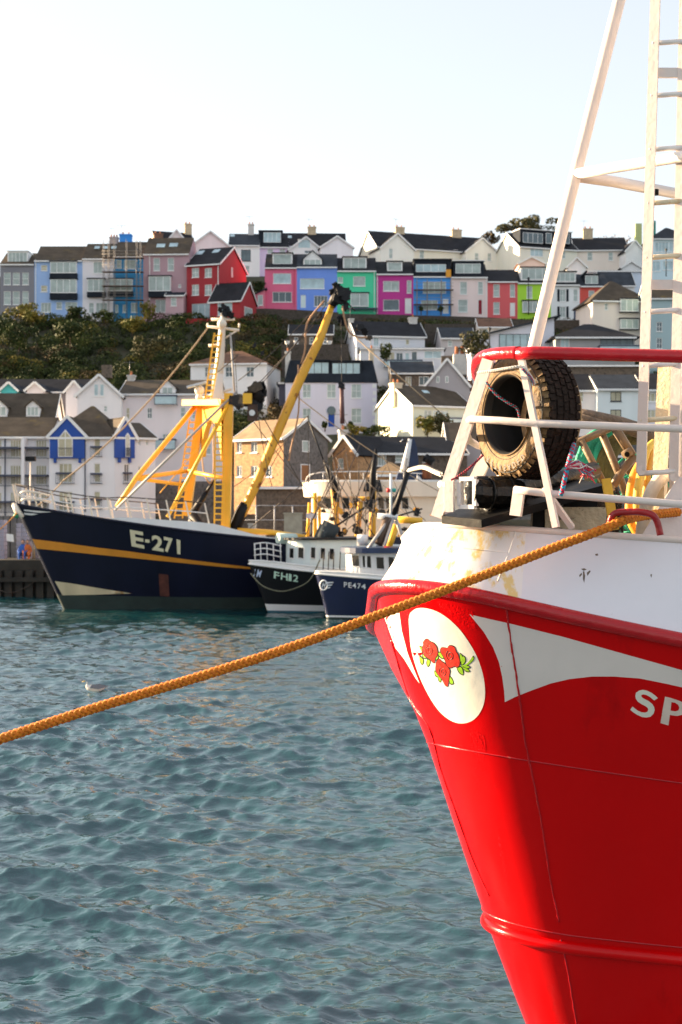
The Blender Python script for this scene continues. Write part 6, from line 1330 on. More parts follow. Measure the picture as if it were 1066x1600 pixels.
# dark quay-side wall behind the boats, with coping, and fence
q = MB(); a = P(250, 835, 127); b = P(720, 835, 127); q.box(a.x, b.x, 127.2, 129.5, 2.3, 5.0 - 3.4 / F * 127); q.build("harbour_wall", STONE_B, label="long brown stone wall at the back of the quay behind the boom", cat="wall")
q = MB(); a = P(200, 835, 150); b = P(420, 835, 150); q.box(a.x, b.x, 150.2, 152, 3, P(0, 752, 150).z); q.build("terrace_wall", STONE_G, label="grey stone terrace wall behind the gantry legs", cat="wall")
def fence(label, u0, u1, Y, vt, vb, n):
    root = empty("quay_fence", P(u0, vb, Y), 0, label, "fence"); L0 = root.location; m = mat("galvanised fence", (.36, .36, .38), .5, .2)
    for i in range(n): c = P(u0 + (u1 - u0) * i / (n - 1), vb, Y) - L0; t_ = P(u0 + (u1 - u0) * i / (n - 1), vt, Y) - L0; q = MB(); q.tube([c, t_], .05, 6); q.build("fence_post", m, root)
    for v_ in (vt, (vt + vb) / 2, vb - 3): q = MB(); q.tube([P(u0, v_, Y) - L0, P(u1, v_, Y) - L0], .03, 5); q.build("fence_rail", m, root)
fence("galvanised mesh fence on the quay behind the yellow boom", 372, 486, 110, 790, 835, 5)
# road retaining wall under the bright terrace
for nm, lb, pts in (("retaining_wall", "ivy-dark retaining wall under the rose pink and periwinkle houses", [(390, 483), (414, 482), (464, 484), (529, 488)]), ("retaining_wall", "long grey retaining wall under the mint, magenta and blue houses", [(529, 490), (590, 491), (705, 494), (762, 496), (900, 503)])):
    q = MB(); top = [P(u_, v_, 220.4) for u_, v_ in pts]; V = []
    for t_ in top: V += [(t_.x, 220.4, t_.z), (t_.x, 220.4, t_.z - 6), (t_.x, 221.6, t_.z), (t_.x, 221.6, t_.z - 6)]
    fs = []
    for i in range(len(top) - 1): k = i * 4; fs += [(k, k + 1, k + 5, k + 4), (k, k + 4, k + 6, k + 2)]
    q.add(V, fs); q.build(nm, stonemat("mossy wall", (.075, .06, .048), (.04, .035, .022)), label=lb, cat="wall")

def lamp(label, u_, v0, v1, Y):
    c = P(u_, v1, Y); root = empty("street_lamp", c, 0, label, "street lamp"); h_ = P(u_, v0, Y).z - c.z; m = mat("black lamp iron", (.02, .02, .022), .5)
    q = MB(); q.tube([(0, 0, 0), (0, 0, h_ - .5)], [.09, .06], 7); q.build("pole", m, root); q = MB(); q.tube([(0, 0, h_ - .499), (0, 0, h_ - .1), (0, 0, h_)], [.13, .24, .05], 6, smooth=False); q.build("lantern", m, root)
lamp("black street lamp in front of the lime green house", 826, 433, 492, 218)
lamp("black street lamp seen through the ladder before the pale blue house", 1041, 388, 432, 236)
lamp("slim grey lamp post on the slope by the glazed gable house", 765, 511, 545, 174)
for nm, lb, u0, u1, v0, v1, Y in (("retaining_wall", "brown stone retaining wall stepping down behind the white hill house", 664, 745, 506, 545, 207), ("retaining_wall", "rough brown garden wall behind the mauve villa's mansard roof", 440, 545, 538, 566, 192), ("retaining_wall", "low dark wall on the bank right of the glazed garden room", 690, 760, 556, 590, 186), ("retaining_wall", "dark stone wall beneath the coral and lime houses", 762, 915, 500, 535, 212)):
    q = MB(); a = P(u0, v1, Y); b = P(u1, v0, Y); q.box(a.x, b.x, Y, Y + .6, a.z - 2, b.z); q.build(nm, MATS["stone mossy wall"], label=lb, cat="wall")

h = Hs("stone_terrace_house", "dim stone cottage with a brown roof on the bank behind the boom", 452, 520, 548, 522, 204, 6, 0, roof=DARK, ridge=1.6, wallm=STONE_B); h.wins(((527, 537),), ((460, 466), (484, 490), (505, 511)), style="s", glass=m_paned); h.finish()
h = Hs("bank_cottage", "low rendered cottage with a slate roof on the bank below the beige house", 690, 742, 548, 528, 200, 6, 4, (178, 170, 168), SLATE, ridge=1.7); h.wins(((532, 541),), ((700, 707), (722, 729)), style="s"); h.finish()
h = Hs("bank_cottage", "cream cottage with a rusty roof above the glass gabled house", 748, 800, 528, 511, 203, 6, 0, (205, 196, 188), RUSTR, ridge=1.5); h.wins(((514, 522),), ((756, 763), (778, 785)), style="s"); h.finish()
for i, (u_, w_) in enumerate(((449, "leftmost"), (463, "second"), (502, "third"), (515, "rightmost"))):
    q = MB(); c = P(u_, 538, 192.3); q.tube([(c.x, c.y, c.z), (c.x, c.y, c.z + .45)], [.22, .38], 8, smooth=False); q.build("plant_pot", m_fr, label="%s of four white pots on the garden wall behind the mansard roof" % w_, cat="plant pot", group="white pots on the garden wall")
# ---------------------------------------------------------------- foliage
def leafmat(nm, c1, c2):
    m = bpy.data.materials.new(nm); m.use_nodes = True; t = m.node_tree; n = t.nodes; L = t.links; b = n["Principled BSDF"]
    b.inputs["Roughness"].default_value = .7; b.inputs["Specular IOR Level"].default_value = .2
    tc = n.new("ShaderNodeTexCoord"); ns = n.new("ShaderNodeTexNoise"); ns.inputs["Scale"].default_value = .55; ns.inputs["Detail"].default_value = 5; L.new(tc.outputs["Object"], ns.inputs[0])
    cr = n.new("ShaderNodeValToRGB"); cr.color_ramp.elements[0].position = .38; cr.color_ramp.elements[1].position = .62; cr.color_ramp.elements[0].color = (*c1, 1); cr.color_ramp.elements[1].color = (*c2, 1)
    L.new(ns.outputs[0], cr.inputs[0]); L.new(cr.outputs[0], b.inputs["Base Color"]); return m
LG = leafmat("dark green scrub leaves", (.020, .034, .009), (.066, .082, .018)); LY = leafmat("yellow green leaves", (.10, .11, .02), (.26, .19, .035)); LB = leafmat("brown bracken", (.055, .040, .018), (.12, .08, .032))
LO = leafmat("olive tree leaves", (.04, .045, .018), (.10, .085, .03)); m_bark = mat("bark", (.09, .06, .04), .9, 0, .3, 3)
def leaves(rng, blobs, n, size):
    "leaf-sized faces spread through lumpy blobs: list of (centre, radii)"
    V = []; Fc = []
    for c, r in blobs:
        k = int(n * (r[0] * r[2]) ** .8)
        d = rng.normal(size=(k, 3)); d /= np.linalg.norm(d, axis=1)[:, None]; rad = rng.uniform(.55, 1.05, k) ** .5
        p = np.array(c) + d * rad[:, None] * np.array(r)
        a = rng.normal(size=(k, 3)); a /= np.linalg.norm(a, axis=1)[:, None]; b = np.cross(a, d + .3 * rng.normal(size=(k, 3))); b /= np.linalg.norm(b, axis=1)[:, None] + 1e-6
        s = size * rng.uniform(.6, 1.5, k)[:, None]; base = len(V)
        q = np.stack([p - a * s, p + b * s * .7, p + a * s, p - b * s * .7], 1).reshape(-1, 3); V.extend(map(tuple, q)); Fc.extend((base + 4 * i, base + 4 * i + 1, base + 4 * i + 2, base + 4 * i + 3) for i in range(k))
    return V, Fc
def foliage(name, blobs, n, size, m, seed, parent=None, label=None, cat=None, kind=None, loc=None, group=None):
    rng = np.random.default_rng(seed); L0 = np.array(loc if loc is not None else (0, 0, 0)); bl = [(np.array(c) - L0, r) for c, r in blobs]
    V, Fc = leaves(rng, bl, n, size); mb = MB(); mb.add(V, Fc); 
    o = mb.build(name, m, parent, label, cat, group, kind, loc=None if parent else (loc or None), fix=False); return o
def lumpy(c, R_, h, k, seed, fl=.5):
    rng = random.Random(seed); out = []
    for i in range(k):
        a = rng.uniform(0, 6.28); q = rng.uniform(.1, .75); out.append(((c[0] + math.cos(a) * q * R_, c[1] + math.sin(a) * q * R_ * .6, c[2] + h * rng.uniform(.2, .85)), (R_ * rng.uniform(.28, .5), R_ * .4, h * rng.uniform(.18, .34))))
    return out
# scrub-covered slope as one mass
rs = random.Random(4); bl = {0: [], 1: [], 2: []}
for i in range(560):
    u_ = rs.uniform(-60, 440); Y = rs.uniform(172, 219); x = (u_ - 533) / F * Y; z = ground_z(x, Y); 
    r = rs.uniform(.9, 2.3)
    if Y > 205: r *= .75
    k = 0 if rs.random() < .72 else (2 if rs.random() < .65 else 1)
    if u_ > 395: k = 2 if rs.random() < .6 else 0
    bl[k].append(((x, Y, z + r * .2), (r * 1.2, r, r * .8)))
foliage("scrub", bl[0], 230, .13, LG, 1, label="dense dark green scrub covering the slope below the terrace", kind="stuff")
foliage("scrub_yellow", bl[1], 230, .13, LY, 2, label="yellow-green sunlit bushes among the scrub on the slope", kind="stuff")
foliage("bracken", bl[2], 200, .13, LB, 3, label="brown bracken patches on the slope under the retaining wall", kind="stuff")
bl2 = []
for i in range(520):
    u_ = rs.uniform(395, 1100); Y = rs.uniform(183, 218); x = (u_ - 533) / F * Y; bl2.append(((x, Y, ground_z(x, Y)), (1.2, 1, .7)))
foliage("bank_scrub", bl2, 120, .13, LG, 5, label="thin dark scrub on the banks between the hillside houses", kind="stuff")
bl3 = []
for i in range(260):
    u_ = rs.uniform(392, 930); Y = rs.uniform(183, 219); x = (u_ - 533) / F * Y; bl3.append(((x, Y, ground_z(x, Y)), (1.3, 1, .6)))
foliage("bank_bracken", bl3, 110, .13, LB, 6, label="brown dead growth on the bank between the hillside houses", kind="stuff")
def bush(name, label, u_, v_, Y, w_, h_, m, seed, n=170, group=None):
    c = P(u_, v_, Y); root = empty(name, c, 0, label, "bush", group); foliage("foliage", lumpy((0, 0, 0), w_, h_, 9, seed), n, .15, m, seed, root)
    st = MB(); st.tube([(0, 0, -.5), (0, 0, h_ * .4)], .08, 5); st.build("stem", m_bark, root); return root
for i, (u_, v_, Y, w_, h_, m, lb) in enumerate(((32, 500, 216, 2.6, 2.6, LY, "golden autumn bush at the foot of the dark grey terrace house"), (53, 505, 213, 2.4, 2.0, LY, "yellow-lit bush below the cornflower blue house"), (124, 500, 213, 2.6, 2.0, LG, "dark rounded bush below the lavender house"),
        (163, 500, 213, 1.8, 1.4, LG, "low dark bush at the foot of the scaffolding"), (231, 497, 214, 1.3, 2.4, LY, "upright yellow-green bush beside the mauve house"), (207, 520, 209, 2.0, 2.2, LY, "bright yellow bush on the slope under the scaffolding"), (277, 510, 211, 1.6, 1.6, LG, "small green bush left of the scarlet house wall"),
        (405, 458, 222, 1.4, 1.8, LG, "green hedge between the red wing and the pink house"), (110, 540, 196, 3.2, 3.2, LG, "wide dark shrub in the middle of the slope"), (232, 560, 190, 3.0, 3.4, LO, "tall olive shrub behind the broad cream block's roof"), (30, 545, 196, 3.0, 3, LG, "dense shrub at the left edge of the slope"),
        (440, 670, 172, 1.8, 2.8, LB, "brown climbing shrub left of the mauve villa"), (556, 680, 170, 1.6, 1.4, LY, "lime green garden bush in front of the mauve villa"), (585, 682, 168, 2.2, 1.3, LG, "dark hedge in front of the mauve villa"), (548, 668, 176, .4, .7, LG, "small potted bush right of the royal blue door"), (508, 668, 176, .4, .7, LG, "small potted bush left of the royal blue door"),
        (668, 680, 160, 1.5, 2.4, LY, "yellow-green climber on the wall below the cream gable house"), (690, 680, 160, 1.5, 2.4, LO, "olive climber on the wall right of the cream gable house"), (745, 555, 176, 2.6, 3.0, LO, "olive bush beside the chimney left of the tyre top"), (604, 560, 190, 1.2, 2, LG, "dark shrub beside the glazed garden room"),
        (658, 487, 219.5, .55, .8, LG, "clipped ball bush left in front of the sky blue house"), (689, 487, 219.5, .55, .8, LG, "clipped ball bush right in front of the sky blue house"))):
    bush("bush", lb, u_, v_, Y, w_, h_, m, 100 + i)
def tree(label, u_, vb, Y, w_, vt, m, seed, k=16, gaps=1.0, size=.2):
    c = P(u_, vb, Y); top = P(u_, vt, Y).z - c.z; root = empty("tree", c, 0, label, "tree"); rg = random.Random(seed)
    tr = MB(); tr.tube([(0, 0, -1), (0, 0, top * .35), (.3, 0, top * .6)], [.35, .26, .16], 7); tr.build("trunk", m_bark, root)
    bl = []
    for i in range(k):
        a = rg.uniform(0, 6.28); q = rg.uniform(.15, 1) ** .7; x = math.cos(a) * q * w_; y = math.sin(a) * q * w_ * .7; z = top * (.45 + .5 * rg.random() * (1 - .35 * q * q))
        bl.append(((x, y, z), (w_ * rg.uniform(.16, .3), w_ * .25, top * rg.uniform(.07, .13)))); b = MB(); b.tube([(0, 0, top * .3), (x * .5, y * .5, top * .4 + z * .25), (x, y, z)], [.12, .08, .03], 5); b.build("limb", m_bark, root)
    foliage("crown", bl, 150 * gaps, size, m, seed, root)
tree("broad pine-like tree rising behind the big cream house on the skyline", 822, 392, 272, 5.2, 334, LO, 31, 24)
tree("brown-leaved round tree behind the right end of the upper terrace", 762, 395, 274, 2.3, 357, LB, 32, 12)
for i, (u_, w_) in enumerate(((935, 2.0), (955, 2.4), (978, 2.2))): tree("bare thin tree on the skyline, %s of three above the long plain cream house" % ("leftmost", "middle", "rightmost")[i], u_, 392, 285, w_, 363, leafmat("winter twigs %d" % i, (.25, .2, .2), (.3, .26, .25)), 40 + i, 8, .25, .12)
# ---------------------------------------------------------------- pier clutter left of the navy trawler
def pier_things():
    m1 = mat("pale lilac fish boxes", (.34, .33, .42), .6, 0, .15, 3); m2 = mat("grey sheet stack", (.12, .12, .12), .7, 0, .3, 2)
    zt = 2.175
    def stackat(u0, u1, vt, label, m, rows, Y=86, cat="crate stack"):
        a = P(u0, 0, Y).x; b = P(u1, 0, Y).x; top = P(0, vt, Y).z; root = empty("fish_box_stack", ((a + b) / 2, Y, zt), 0, label, cat); hh = (top - zt) / rows
        me = None; wv = (b - a) / 2
        for cidx in range(2):
            for i in range(rows):
                if me is None:
                    q = MB(); ww = wv * .47; d = .4; q.box(-ww, ww, -d, d, 0, .04); q.box(-ww, ww, -d, -d + .04, .041, hh * .9); q.box(-ww, ww, d - .04, d, .041, hh * .9); q.box(-ww, -ww + .04, -d + .041, d - .041, .041, hh * .9); q.box(ww - .04, ww, -d + .041, d - .041, .041, hh * .9); q.box(-ww - .03, ww + .03, -d - .03, -d - .001, hh * .7, hh * .88)
                    o = q.build("fish_box", m, root); me = o.data
                else: o = bpy.data.objects.new("fish_box", me); COL.objects.link(o); o.parent = root
                o.location = (-(b - a) / 4 + cidx * (b - a) / 2, 0, i * hh)
    stackat(0, 9, 812, "tall stack of lilac fish boxes at the left edge of the pier", m1, 9); stackat(28, 44, 817, "stack of lilac fish boxes beside the hanging white notice", m1, 8)
    stackat(49, 68, 845, "low stack of blue-grey boxes next to the trawler's stem", m1, 4, 87)
    a = P(10, 0, 88).x; b = P(28, 0, 88).x; q = MB()
    root = empty("shed", (a, 88, zt), 0, "grey corrugated shed wall behind the white notice on the pier", "shed")
    for i in range(9): q = MB(); xx = -1.0 + i * .42; q.box(xx, xx + .36, 0 + .05 * (i % 2), .3, 0, P(0, 806, 88).z - zt); q.build("corrugated_panel", m2, root)
    q = MB(); q.box(-1.0, 2.9, .301, 2.2, 0, P(0, 807, 88).z - zt); q.build("shed_wall", m2, root)
    q = MB(); q.slab([P(10, 834, 85), P(21, 835, 85), P(22, 847, 85), P(11, 845, 85)], .03); q.build("notice", m_fr, label="small blank white notice tilted on the grey pier shed", cat="notice")
    tb_root = empty("post", P(53, 875, 85), 0, "tan timber post standing on the pier edge", "post"); q = MB(); q.tube([(0, 0, -.2), (0, 0, 1.6)], .09, 7); q.build("timber", m_tanrope, tb_root)
    # two tiny people sitting low behind the pier edge
    for (u_, c, lb) in ((36, (.03, .12, .45), "person in a bright blue jacket crouching on the pier by the fish boxes"), (43, (.55, .14, .03), "person in an orange jacket crouching on the pier by the fish boxes")):
        c0 = P(u_, 874, 85.2); root = empty("person", (c0.x, 85.2, zt), 0, lb, "person"); me = bpy.data.meshes.new("body"); 
        pts = [(0, 0, .28), (0, 0, .55), (0, .02, .78), (0, 0, .92), (-.17, 0, .74), (-.26, -.1, .5), (-.2, -.28, .4), (.17, 0, .74), (.26, -.1, .5), (.2, -.28, .4), (-.12, 0, .25), (-.16, -.36, .42), (-.15, -.32, .03), (-.15, -.42, .02), (.12, 0, .25), (.16, -.36, .42), (.15, -.32, .03), (.15, -.42, .02)]
        ed = [(0, 1), (1, 2), (2, 3), (2, 4), (4, 5), (5, 6), (2, 7), (7, 8), (8, 9), (0, 10), (10, 11), (11, 12), (12, 13), (0, 14), (14, 15), (15, 16), (16, 17)]
        rr = [.17, .17, .17, .07, .08, .055, .045, .08, .055, .045, .11, .085, .06, .045, .11, .085, .06, .045]
        me.from_pydata(pts, ed, []); o = bpy.data.objects.new("body", me); COL.objects.link(o); o.parent = root; me.materials.append(mat("jacket " + lb, c, .8))
        md = o.modifiers.new("s", 'SKIN'); o.modifiers.new("d", 'SUBSURF').levels = 1
        for i, v in enumerate(me.skin_vertices[0].data): v.radius = (rr[i], rr[i])
        me.skin_vertices[0].data[0].use_root = True
        q = MB(); q.ball((0, -.03, 1.03), .115, n=8, sc=(.85, 1, 1.15)); q.ball((0, -.145, 1.02), .02, n=5); q.build("head", mat("skin", (.5, .3, .22), .6), root)
        q = MB(); q.ball((0, .0, 1.07), .12, n=8, sc=(.9, 1, 1)); q.build("hair", mat("dark hair", (.03, .02, .015), .8), root)
    q = MB(); q.tube([P(a, b, 83.6) for a, b in ((0, 922), (10, 926), (25, 925), (45, 916), (60, 905))], .03, 5); q.build("mooring_chain", m_wire, label="slack chain looped along the dark pier face", cat="chain")
    # quay clutter behind the boom
    for i, (u0, u1, vt, vb, Y, c, lb, nm) in enumerate(((444, 472, 801, 828, 108, (.34, .33, .27), "pale concrete block wall on the quay behind the fence", "concrete_block"), (388, 398, 818, 826, 106, (.4, .4, .38), "small pale crate on the quay left of the fence post", "crate"),
            (404, 414, 834, 843, 82, (.55, .55, .52), "white tub standing above the black boat's bow", "tub"), (384, 391, 834, 844, 82, (.08, .18, .45), "blue tub beside the foot of the yellow boom", "tub"))):
        A = P(u0, vb, Y); B = P(u1, vt, Y); q = MB(); d = .8; w_ = B.x - A.x; z0 = min(A.z, 2.44) if Y > 97 else A.z
        q.box(A.x, B.x, Y, Y + d, z0, B.z - .1); q.box(A.x - .06, B.x + .06, Y - .06, Y + d + .06, B.z - .099, B.z); q.build(nm, mat("clutter %d" % i, c, .8, 0, .2, 2), label=lb, cat=nm.replace("_", " "))
pier_things()
# ---------------------------------------------------------------- gull on the water
def gull():
    c = P(148, 1082, 39.4); root = empty("gull", (c.x, c.y, .0), 0, "pale grey and white gull floating on the open water under the orange rope", "gull"); root.scale = (1.35, 1.35, 1.35)
    me = bpy.data.meshes.new("body"); pts = [(-.17, 0, .16), (-.14, 0, .10), (-.02, 0, .07), (.12, 0, .075), (.24, 0, .12), (-.155, 0, .23)]
    me.from_pydata(pts, [(0, 1), (1, 2), (2, 3), (3, 4), (0, 5)], []); o = bpy.data.objects.new("body", me); COL.objects.link(o); o.parent = root
    o.modifiers.new("s", 'SKIN'); o.modifiers.new("d", 'SUBSURF').levels = 2
    for v, r in zip(me.skin_vertices[0].data, (.035, .055, .085, .075, .02, .045)): v.radius = (r, r * .85)
    me.skin_vertices[0].data[2].use_root = True; me.materials.append(mat("gull white feathers", (.75, .70, .62), .7))
    for s in (-1, 1): q = MB(); q.add([(-.08, s * .075, .12), (.05, s * .095, .10), (.30, s * .02, .13), (.10, s * .03, .165), (-.05, s * .03, .16), (-.08, s * .09, .10), (.1, s * .1, .08)], [(0, 1, 3, 4), (1, 2, 3), (0, 5, 6, 1), (1, 6, 2)]); q.build("wing", mat("gull grey feathers", (.14, .14, .15), .7), root)
    q = MB(); q.tube([(-.195, 0, .235), (-.255, 0, .22)], [.014, .004], 6); q.build("beak", mat("gull bill", (.7, .45, .05), .5), root)
gull()
# ---------------------------------------------------------------- the orange braided mooring rope
def braid(name, pts, R_, n, pitch, m, label=None, cat=None, root=None, tw=.42, flat=1.0):
    pts = [Vector(p) for p in pts]; Ls = [0]
    for i in range(1, len(pts)): Ls.append(Ls[-1] + (pts[i] - pts[i - 1]).length)
    tot = Ls[-1]; N = int(tot / pitch * 14)
    if root is None: root = empty(name, pts[0], 0, label, cat)
    L0 = Vector(root.location); k = 0; fr = []
    nrm = None
    for j in range(N + 1):
        d = tot * j / N
        while k < len(pts) - 2 and Ls[k + 1] < d: k += 1
        t_ = (pts[k + 1] - pts[k]).normalized(); c = pts[k].lerp(pts[k + 1], (d - Ls[k]) / (Ls[k + 1] - Ls[k]))
        if nrm is None: nrm = t_.cross(Vector((0, 0, 1))).normalized()
        nrm = (nrm - t_ * nrm.dot(t_)).normalized(); fr.append((c, nrm.copy(), t_.cross(nrm), d))
    for s in range(n):
        dirn = 1 if s % 2 == 0 else -1; ph0 = 2 * math.pi * (s // 2) / (n / 2); q = []
        for c, a, b, d in fr:
            ph = ph0 + dirn * 2 * math.pi * d / pitch; wv = math.cos(n / 2 * ph * 1.0 + (0 if dirn > 0 else math.pi)) * .12
            rr = R_ * (.68 + wv); q.append(c + (a * math.cos(ph) + b * math.sin(ph) * flat) * rr - L0)
        mb = MB(); mb.tube(q, R_ * tw, 6); mb.build("strand", m[s % len(m)] if isinstance(m, list) else m, root)
    return root
mo1 = mat("orange rope fibre", (.66, .165, .006), .75, 0, .22, 30, .6, 120, spot=(.45, .11, .01), spot_amt=.4, spot_scale=22); mo2 = mat("amber rope fibre", (.74, .23, .010), .75, 0, .22, 30, .6, 120, spot=(.40, .14, .01), spot_amt=.3, spot_scale=22)
rope = spline([Vector((-9.25, 6.3, 2.16)), Vector((-7.2, 6.75, 2.42)), Vector((-4.9, 7.3, 2.93)), P(-260, 1236, 7.7), P(-120, 1195, 7.8), P(0, 1155, 7.9), P(150, 1106, 8.0), P(300, 1061, 8.1), P(450, 1013, 8.2), P(600, 958, 8.3), P(740, 905, 8.36), P(860, 858, 8.42), P(945, 826, 8.46), P(975, 813, 8.5), P(1005, 806, 8.7), P(1060, 800, 9.0)], 8)
braid("mooring_rope", rope, .026, 8, .13, [mo1, mo2], "thick orange braided mooring rope running from the red hoop across the water", "rope")
# ---------------------------------------------------------------- net gear, hoses and lashings on the red trawler's deck
m_galv = mat("galvanised dusty pipe", (.17, .115, .065), .5, .2, .2, 6, .3, 30, spot=(.20, .13, .09), spot_amt=.3, spot_scale=8)
def gear():
    r = empty("pipe_frame", P(985, 770, 10.3), 0, "dusty galvanised pipe gallows frame in front of the green net", "frame"); L0 = Vector(r.location)
    def tp(pts, rad, m=m_galv, nm="pipe", n=8, sp=0, root=r):
        q = [P(*p) for p in pts]; q = spline(q, sp) if sp else q; mb = MB(); mb.tube([x - Vector(root.location) for x in q], rad, n); return mb.build(nm, m, root)
    tp([(896, 694, 10), (952, 670, 10.1)], .026); tp([(908, 688, 10), (942, 752, 10)], .025); tp([(940, 676, 10.1), (966, 738, 10.1), (978, 772, 10.1)], .027)
    tp([(962, 670, 10.1), (988, 712, 10.1)], .034); tp([(992, 712, 10.1), (972, 736, 10.1), (957, 762, 10.0)], .03); tp([(1002, 722, 10.2), (978, 738, 10.2)], .024); tp([(985, 705, 9.99), (975, 711, 9.97)], .030)
    h_ = MB(); h_.tube([P(980, 710, 9.94) - L0, P(980, 710, 9.92) - L0], .019, 10); h_.build("pipe_bore", m_black, r)
    tp([(1060, 690, 10.6), (1066, 760, 10.6)], .04)
    w_ = empty("timber_spar", P(960, 660, 10.8), 0, "weathered grey timber spar lying across the pipe frame", "spar")
    ms = mat("weathered timber spar", (.15, .11, .08), .85, 0, .35, 8, .8, 30, spot=(.06, .05, .04), spot_amt=.45, spot_scale=10, streak=False)
    tp([(896, 646, 10.6), (925, 652, 10.6), (970, 663, 10.7), (1066, 695, 10.9), (1180, 735, 11.1)], [.045, .052, .058, .065, .065], ms, "spar", 10, 0, w_)
    tp([(905, 652, 10.5), (960, 668, 10.6), (1010, 672, 10.7)], .03, ms, "spar_bark", 8, 0, w_)
    # coiled net: green and olive strands
    g = empty("fishing_net", P(965, 800, 10.9), 0, "coiled green and olive trawl net heaped behind the pipe frame", "net"); rg = random.Random(6)
    mg = mat("sea green net twine", (.01, .30, .17), .6, 0, .35, 9, .6, 60); mgo = mat("olive net twine", (.10, .085, .02), .8, 0, .4, 9, .6, 60); mgb = mat("dark brown net", (.05, .032, .018), .9, 0, .5, 14, 1.0, 60, spot=(.16, .11, .06), spot_amt=.35, spot_scale=20)
    for i in range(46):
        k = i / 46; green = i < 26; off = rg.uniform(-6, 6)
        a = (890 + k * 66 + off, 800, 10.7 + .3 * rg.random()); b = (897 + k * 60 + off, 735 + rg.uniform(-8, 8), 10.7); c = (920 + k * 52, 684 + k * 14 + rg.uniform(-5, 5), 10.8); d = (972 + k * 26, 672 + k * 12 + rg.uniform(-4, 8), 10.9); e = (1000 + k * 16, 690 + rg.uniform(-4, 8), 11.0); f_ = (1022, 760, 11.1)
        tp([a, b, c, d, e, f_], .021 * rg.uniform(.8, 1.3), mg if green else mgo, "net_strand", 7, 4, g)
    q = MB()
    for i in range(70):
        a = Vector((rg.uniform(-.45, .45), rg.uniform(0, .5), rg.uniform(-.25, .5))); b = a + Vector((rg.uniform(-.25, .25), rg.uniform(-.2, .2), rg.uniform(-.25, .1))); c = b + Vector((rg.uniform(-.2, .2), 0, rg.uniform(-.2, .1)))
        q.tube(spline([a, b, c], 3), .009, 4)
    o = q.build("loose_mesh", mg, g); o["kind"] = "stuff"
    # brown bundled net under the ramp
    n_ = empty("brown_net_bundle", P(925, 812, 9.3), 0, "dark brown bundle of netting under the black bow ramp", "net")
    q = MB(); q.ball((0, .15, .06), .17, n=14, sc=(1.25, 1, .9)); q.build("bundle", mgb, n_)
    q = MB()
    for i in range(110):
        a = rg.uniform(0, 6.28); b = rg.uniform(-1, 1.2); p = Vector((math.cos(a) * .2, .15 + math.sin(a) * .17, .06 + b * .13)); q.tube(spline([p, p + Vector((rg.uniform(-.05, .05), -.02, -.05)), p + Vector((rg.uniform(-.05, .05), rg.uniform(-.02, .02), -.11))], 2), .005, 4)
    o = q.build("net_twine", mgb, n_); o["kind"] = "stuff"
    # thick hoses / ropes hanging by the mast
    for i, (pts, rad, c, lb) in enumerate(((((1005, 845, 9.7), (986, 815, 9.7), (984, 780, 9.7), (990, 745, 9.75), (1003, 722, 9.8), (1014, 715, 9.9)), .030, (.72, .30, .02), "thick orange hose, leftmost of the hoses hanging beside the mast"),
            (((1012, 845, 9.6), (999, 812, 9.6), (996, 775, 9.6), (1003, 735, 9.7), (1010, 705, 9.8), (1022, 692, 9.9)), .030, (.62, .42, .06), "mustard hose hanging just right of the orange hose"),
            (((1005, 830, 9.9), (1008, 780, 9.8), (1012, 740, 9.8), (1018, 706, 9.85), (1030, 698, 9.9)), .026, (.60, .32, .04), "ochre hose behind the mustard hose"),
            (((1040, 800, 9.9), (1036, 760, 9.9), (1030, 720, 9.9), (1026, 700, 9.95), (1034, 690, 10)), .036, (.42, .27, .14), "tan hose close to the rusty mast post"),
            (((1002, 850, 9.4), (1008, 800, 9.4), (1020, 765, 9.4), (1036, 745, 9.45), (1048, 742, 9.5)), .045, (.70, .62, .50), "fat cream hose curving up to the mast"))):
        root = empty("hose", P(*pts[0]), 0, lb, "hose", "hoses hanging beside the mast"); tp(pts, rad, mat("hose %d" % i, c, .6, 0, .15, 6, .3, 30), "hose_body", 10, 5, root)
    # lashings ------------------------------------------------------
    mr = mat("red lashing yarn", (.55, .02, .06), .8, 0, .2, 20); mt = mat("teal lashing yarn", (.02, .30, .42), .8, 0, .2, 20); mw = mat("white lashing yarn", (.74, .70, .62), .8, 0, .15, 20); mk = mat("dark lashing yarn", (.03, .03, .035), .8)
    braid("lashing_rope", spline([P(897, 694, 8.75), P(891, 715, 8.6), P(884, 742, 8.5), P(879, 765, 8.48), P(876, 774, 8.48)], 5), .0135, 6, .05, [mr, mt, mt, mr], "teal and red braided lashing tied to the low guard rail", "rope")
    fr = empty("frayed_rope_end", P(888, 728, 8.5), 0, "frayed bunch of crimson and white rope yarns by the tyre", "rope"); rg = random.Random(9)
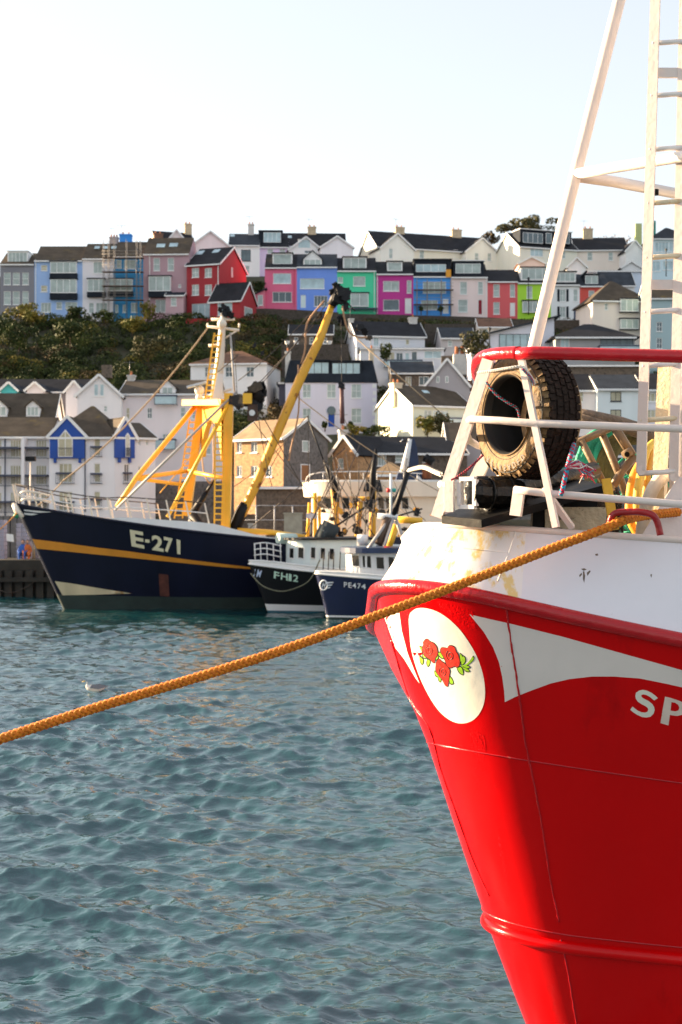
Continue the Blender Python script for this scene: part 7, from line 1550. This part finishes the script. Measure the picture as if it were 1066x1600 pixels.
    for i in range(34):
        ex_, ey_ = rg.uniform(905, 932), rg.uniform(732, 756); m = mr if i % 3 else (mt if i % 2 else mw)
        tp([(886, 730 + rg.uniform(-4, 4), 8.5), (900 + rg.uniform(-6, 6), 722 + rg.uniform(-3, 10), 8.5), (914 + rg.uniform(-6, 6), 730 + rg.uniform(-4, 10), 8.52), (ex_, ey_, 8.55)], .0035, m, "yarn", 4, 4, fr)
    braid("lashing_rope", spline([P(747, 582, 8.78), P(765, 580, 8.7), P(795, 575, 8.6), P(816, 573, 8.57), P(826, 583, 8.58), P(836, 600, 8.7)], 4), .0085, 4, .035, [mw, mw], "thin white rope tied across the top of the tyre", "rope")
    braid("lashing_rope", spline([P(816, 576, 8.56), P(829, 590, 8.6), P(834, 605, 8.75), P(828, 630, 8.9)], 4), .008, 4, .035, [mr, mt], "short red and teal tie on the tyre's right rim", "rope")
    braid("lashing_rope", spline([P(760, 597, 8.7), P(775, 616, 8.72), P(795, 630, 8.75), P(808, 638, 8.8), P(812, 652, 8.85)], 4), .0075, 4, .035, [mk, mr, mk, mt], "dark stiff cord across the tyre's black opening", "rope")
    braid("lashing_rope", spline([P(755, 711, 8.9), P(735, 730, 8.85), P(715, 745, 8.8), P(705, 750, 8.8)], 4), .007, 4, .035, [mk, mr], "dark cord running from the tyre down to the black roller", "rope")
    braid("lashing_rope", spline([P(640, 735, 10.5), P(662, 730, 10), P(680, 737, 9.6), P(692, 742, 9.3)], 4), .018, 4, .07, [mw, mk], "pale flecked rope end left of the first stanchion", "rope")
gear()

# the bollard the rope runs to, on the quay outside the frame
q = MB(); q.box(-40, -8.6, -12, 11, -3, 1.75); q.build("near_quay", m_quay, label="low quay edge where the orange rope is made fast", kind="structure")
q = MB(); q.tube([(-9.4, 6.28, 1.75), (-9.4, 6.28, 2.15), (-9.4, 6.28, 2.2), (-9.4, 6.28, 2.32)], [.16, .13, .22, .2], 14); q.build("bollard", m_gear, label="black iron bollard holding the far end of the orange rope", cat="bollard")
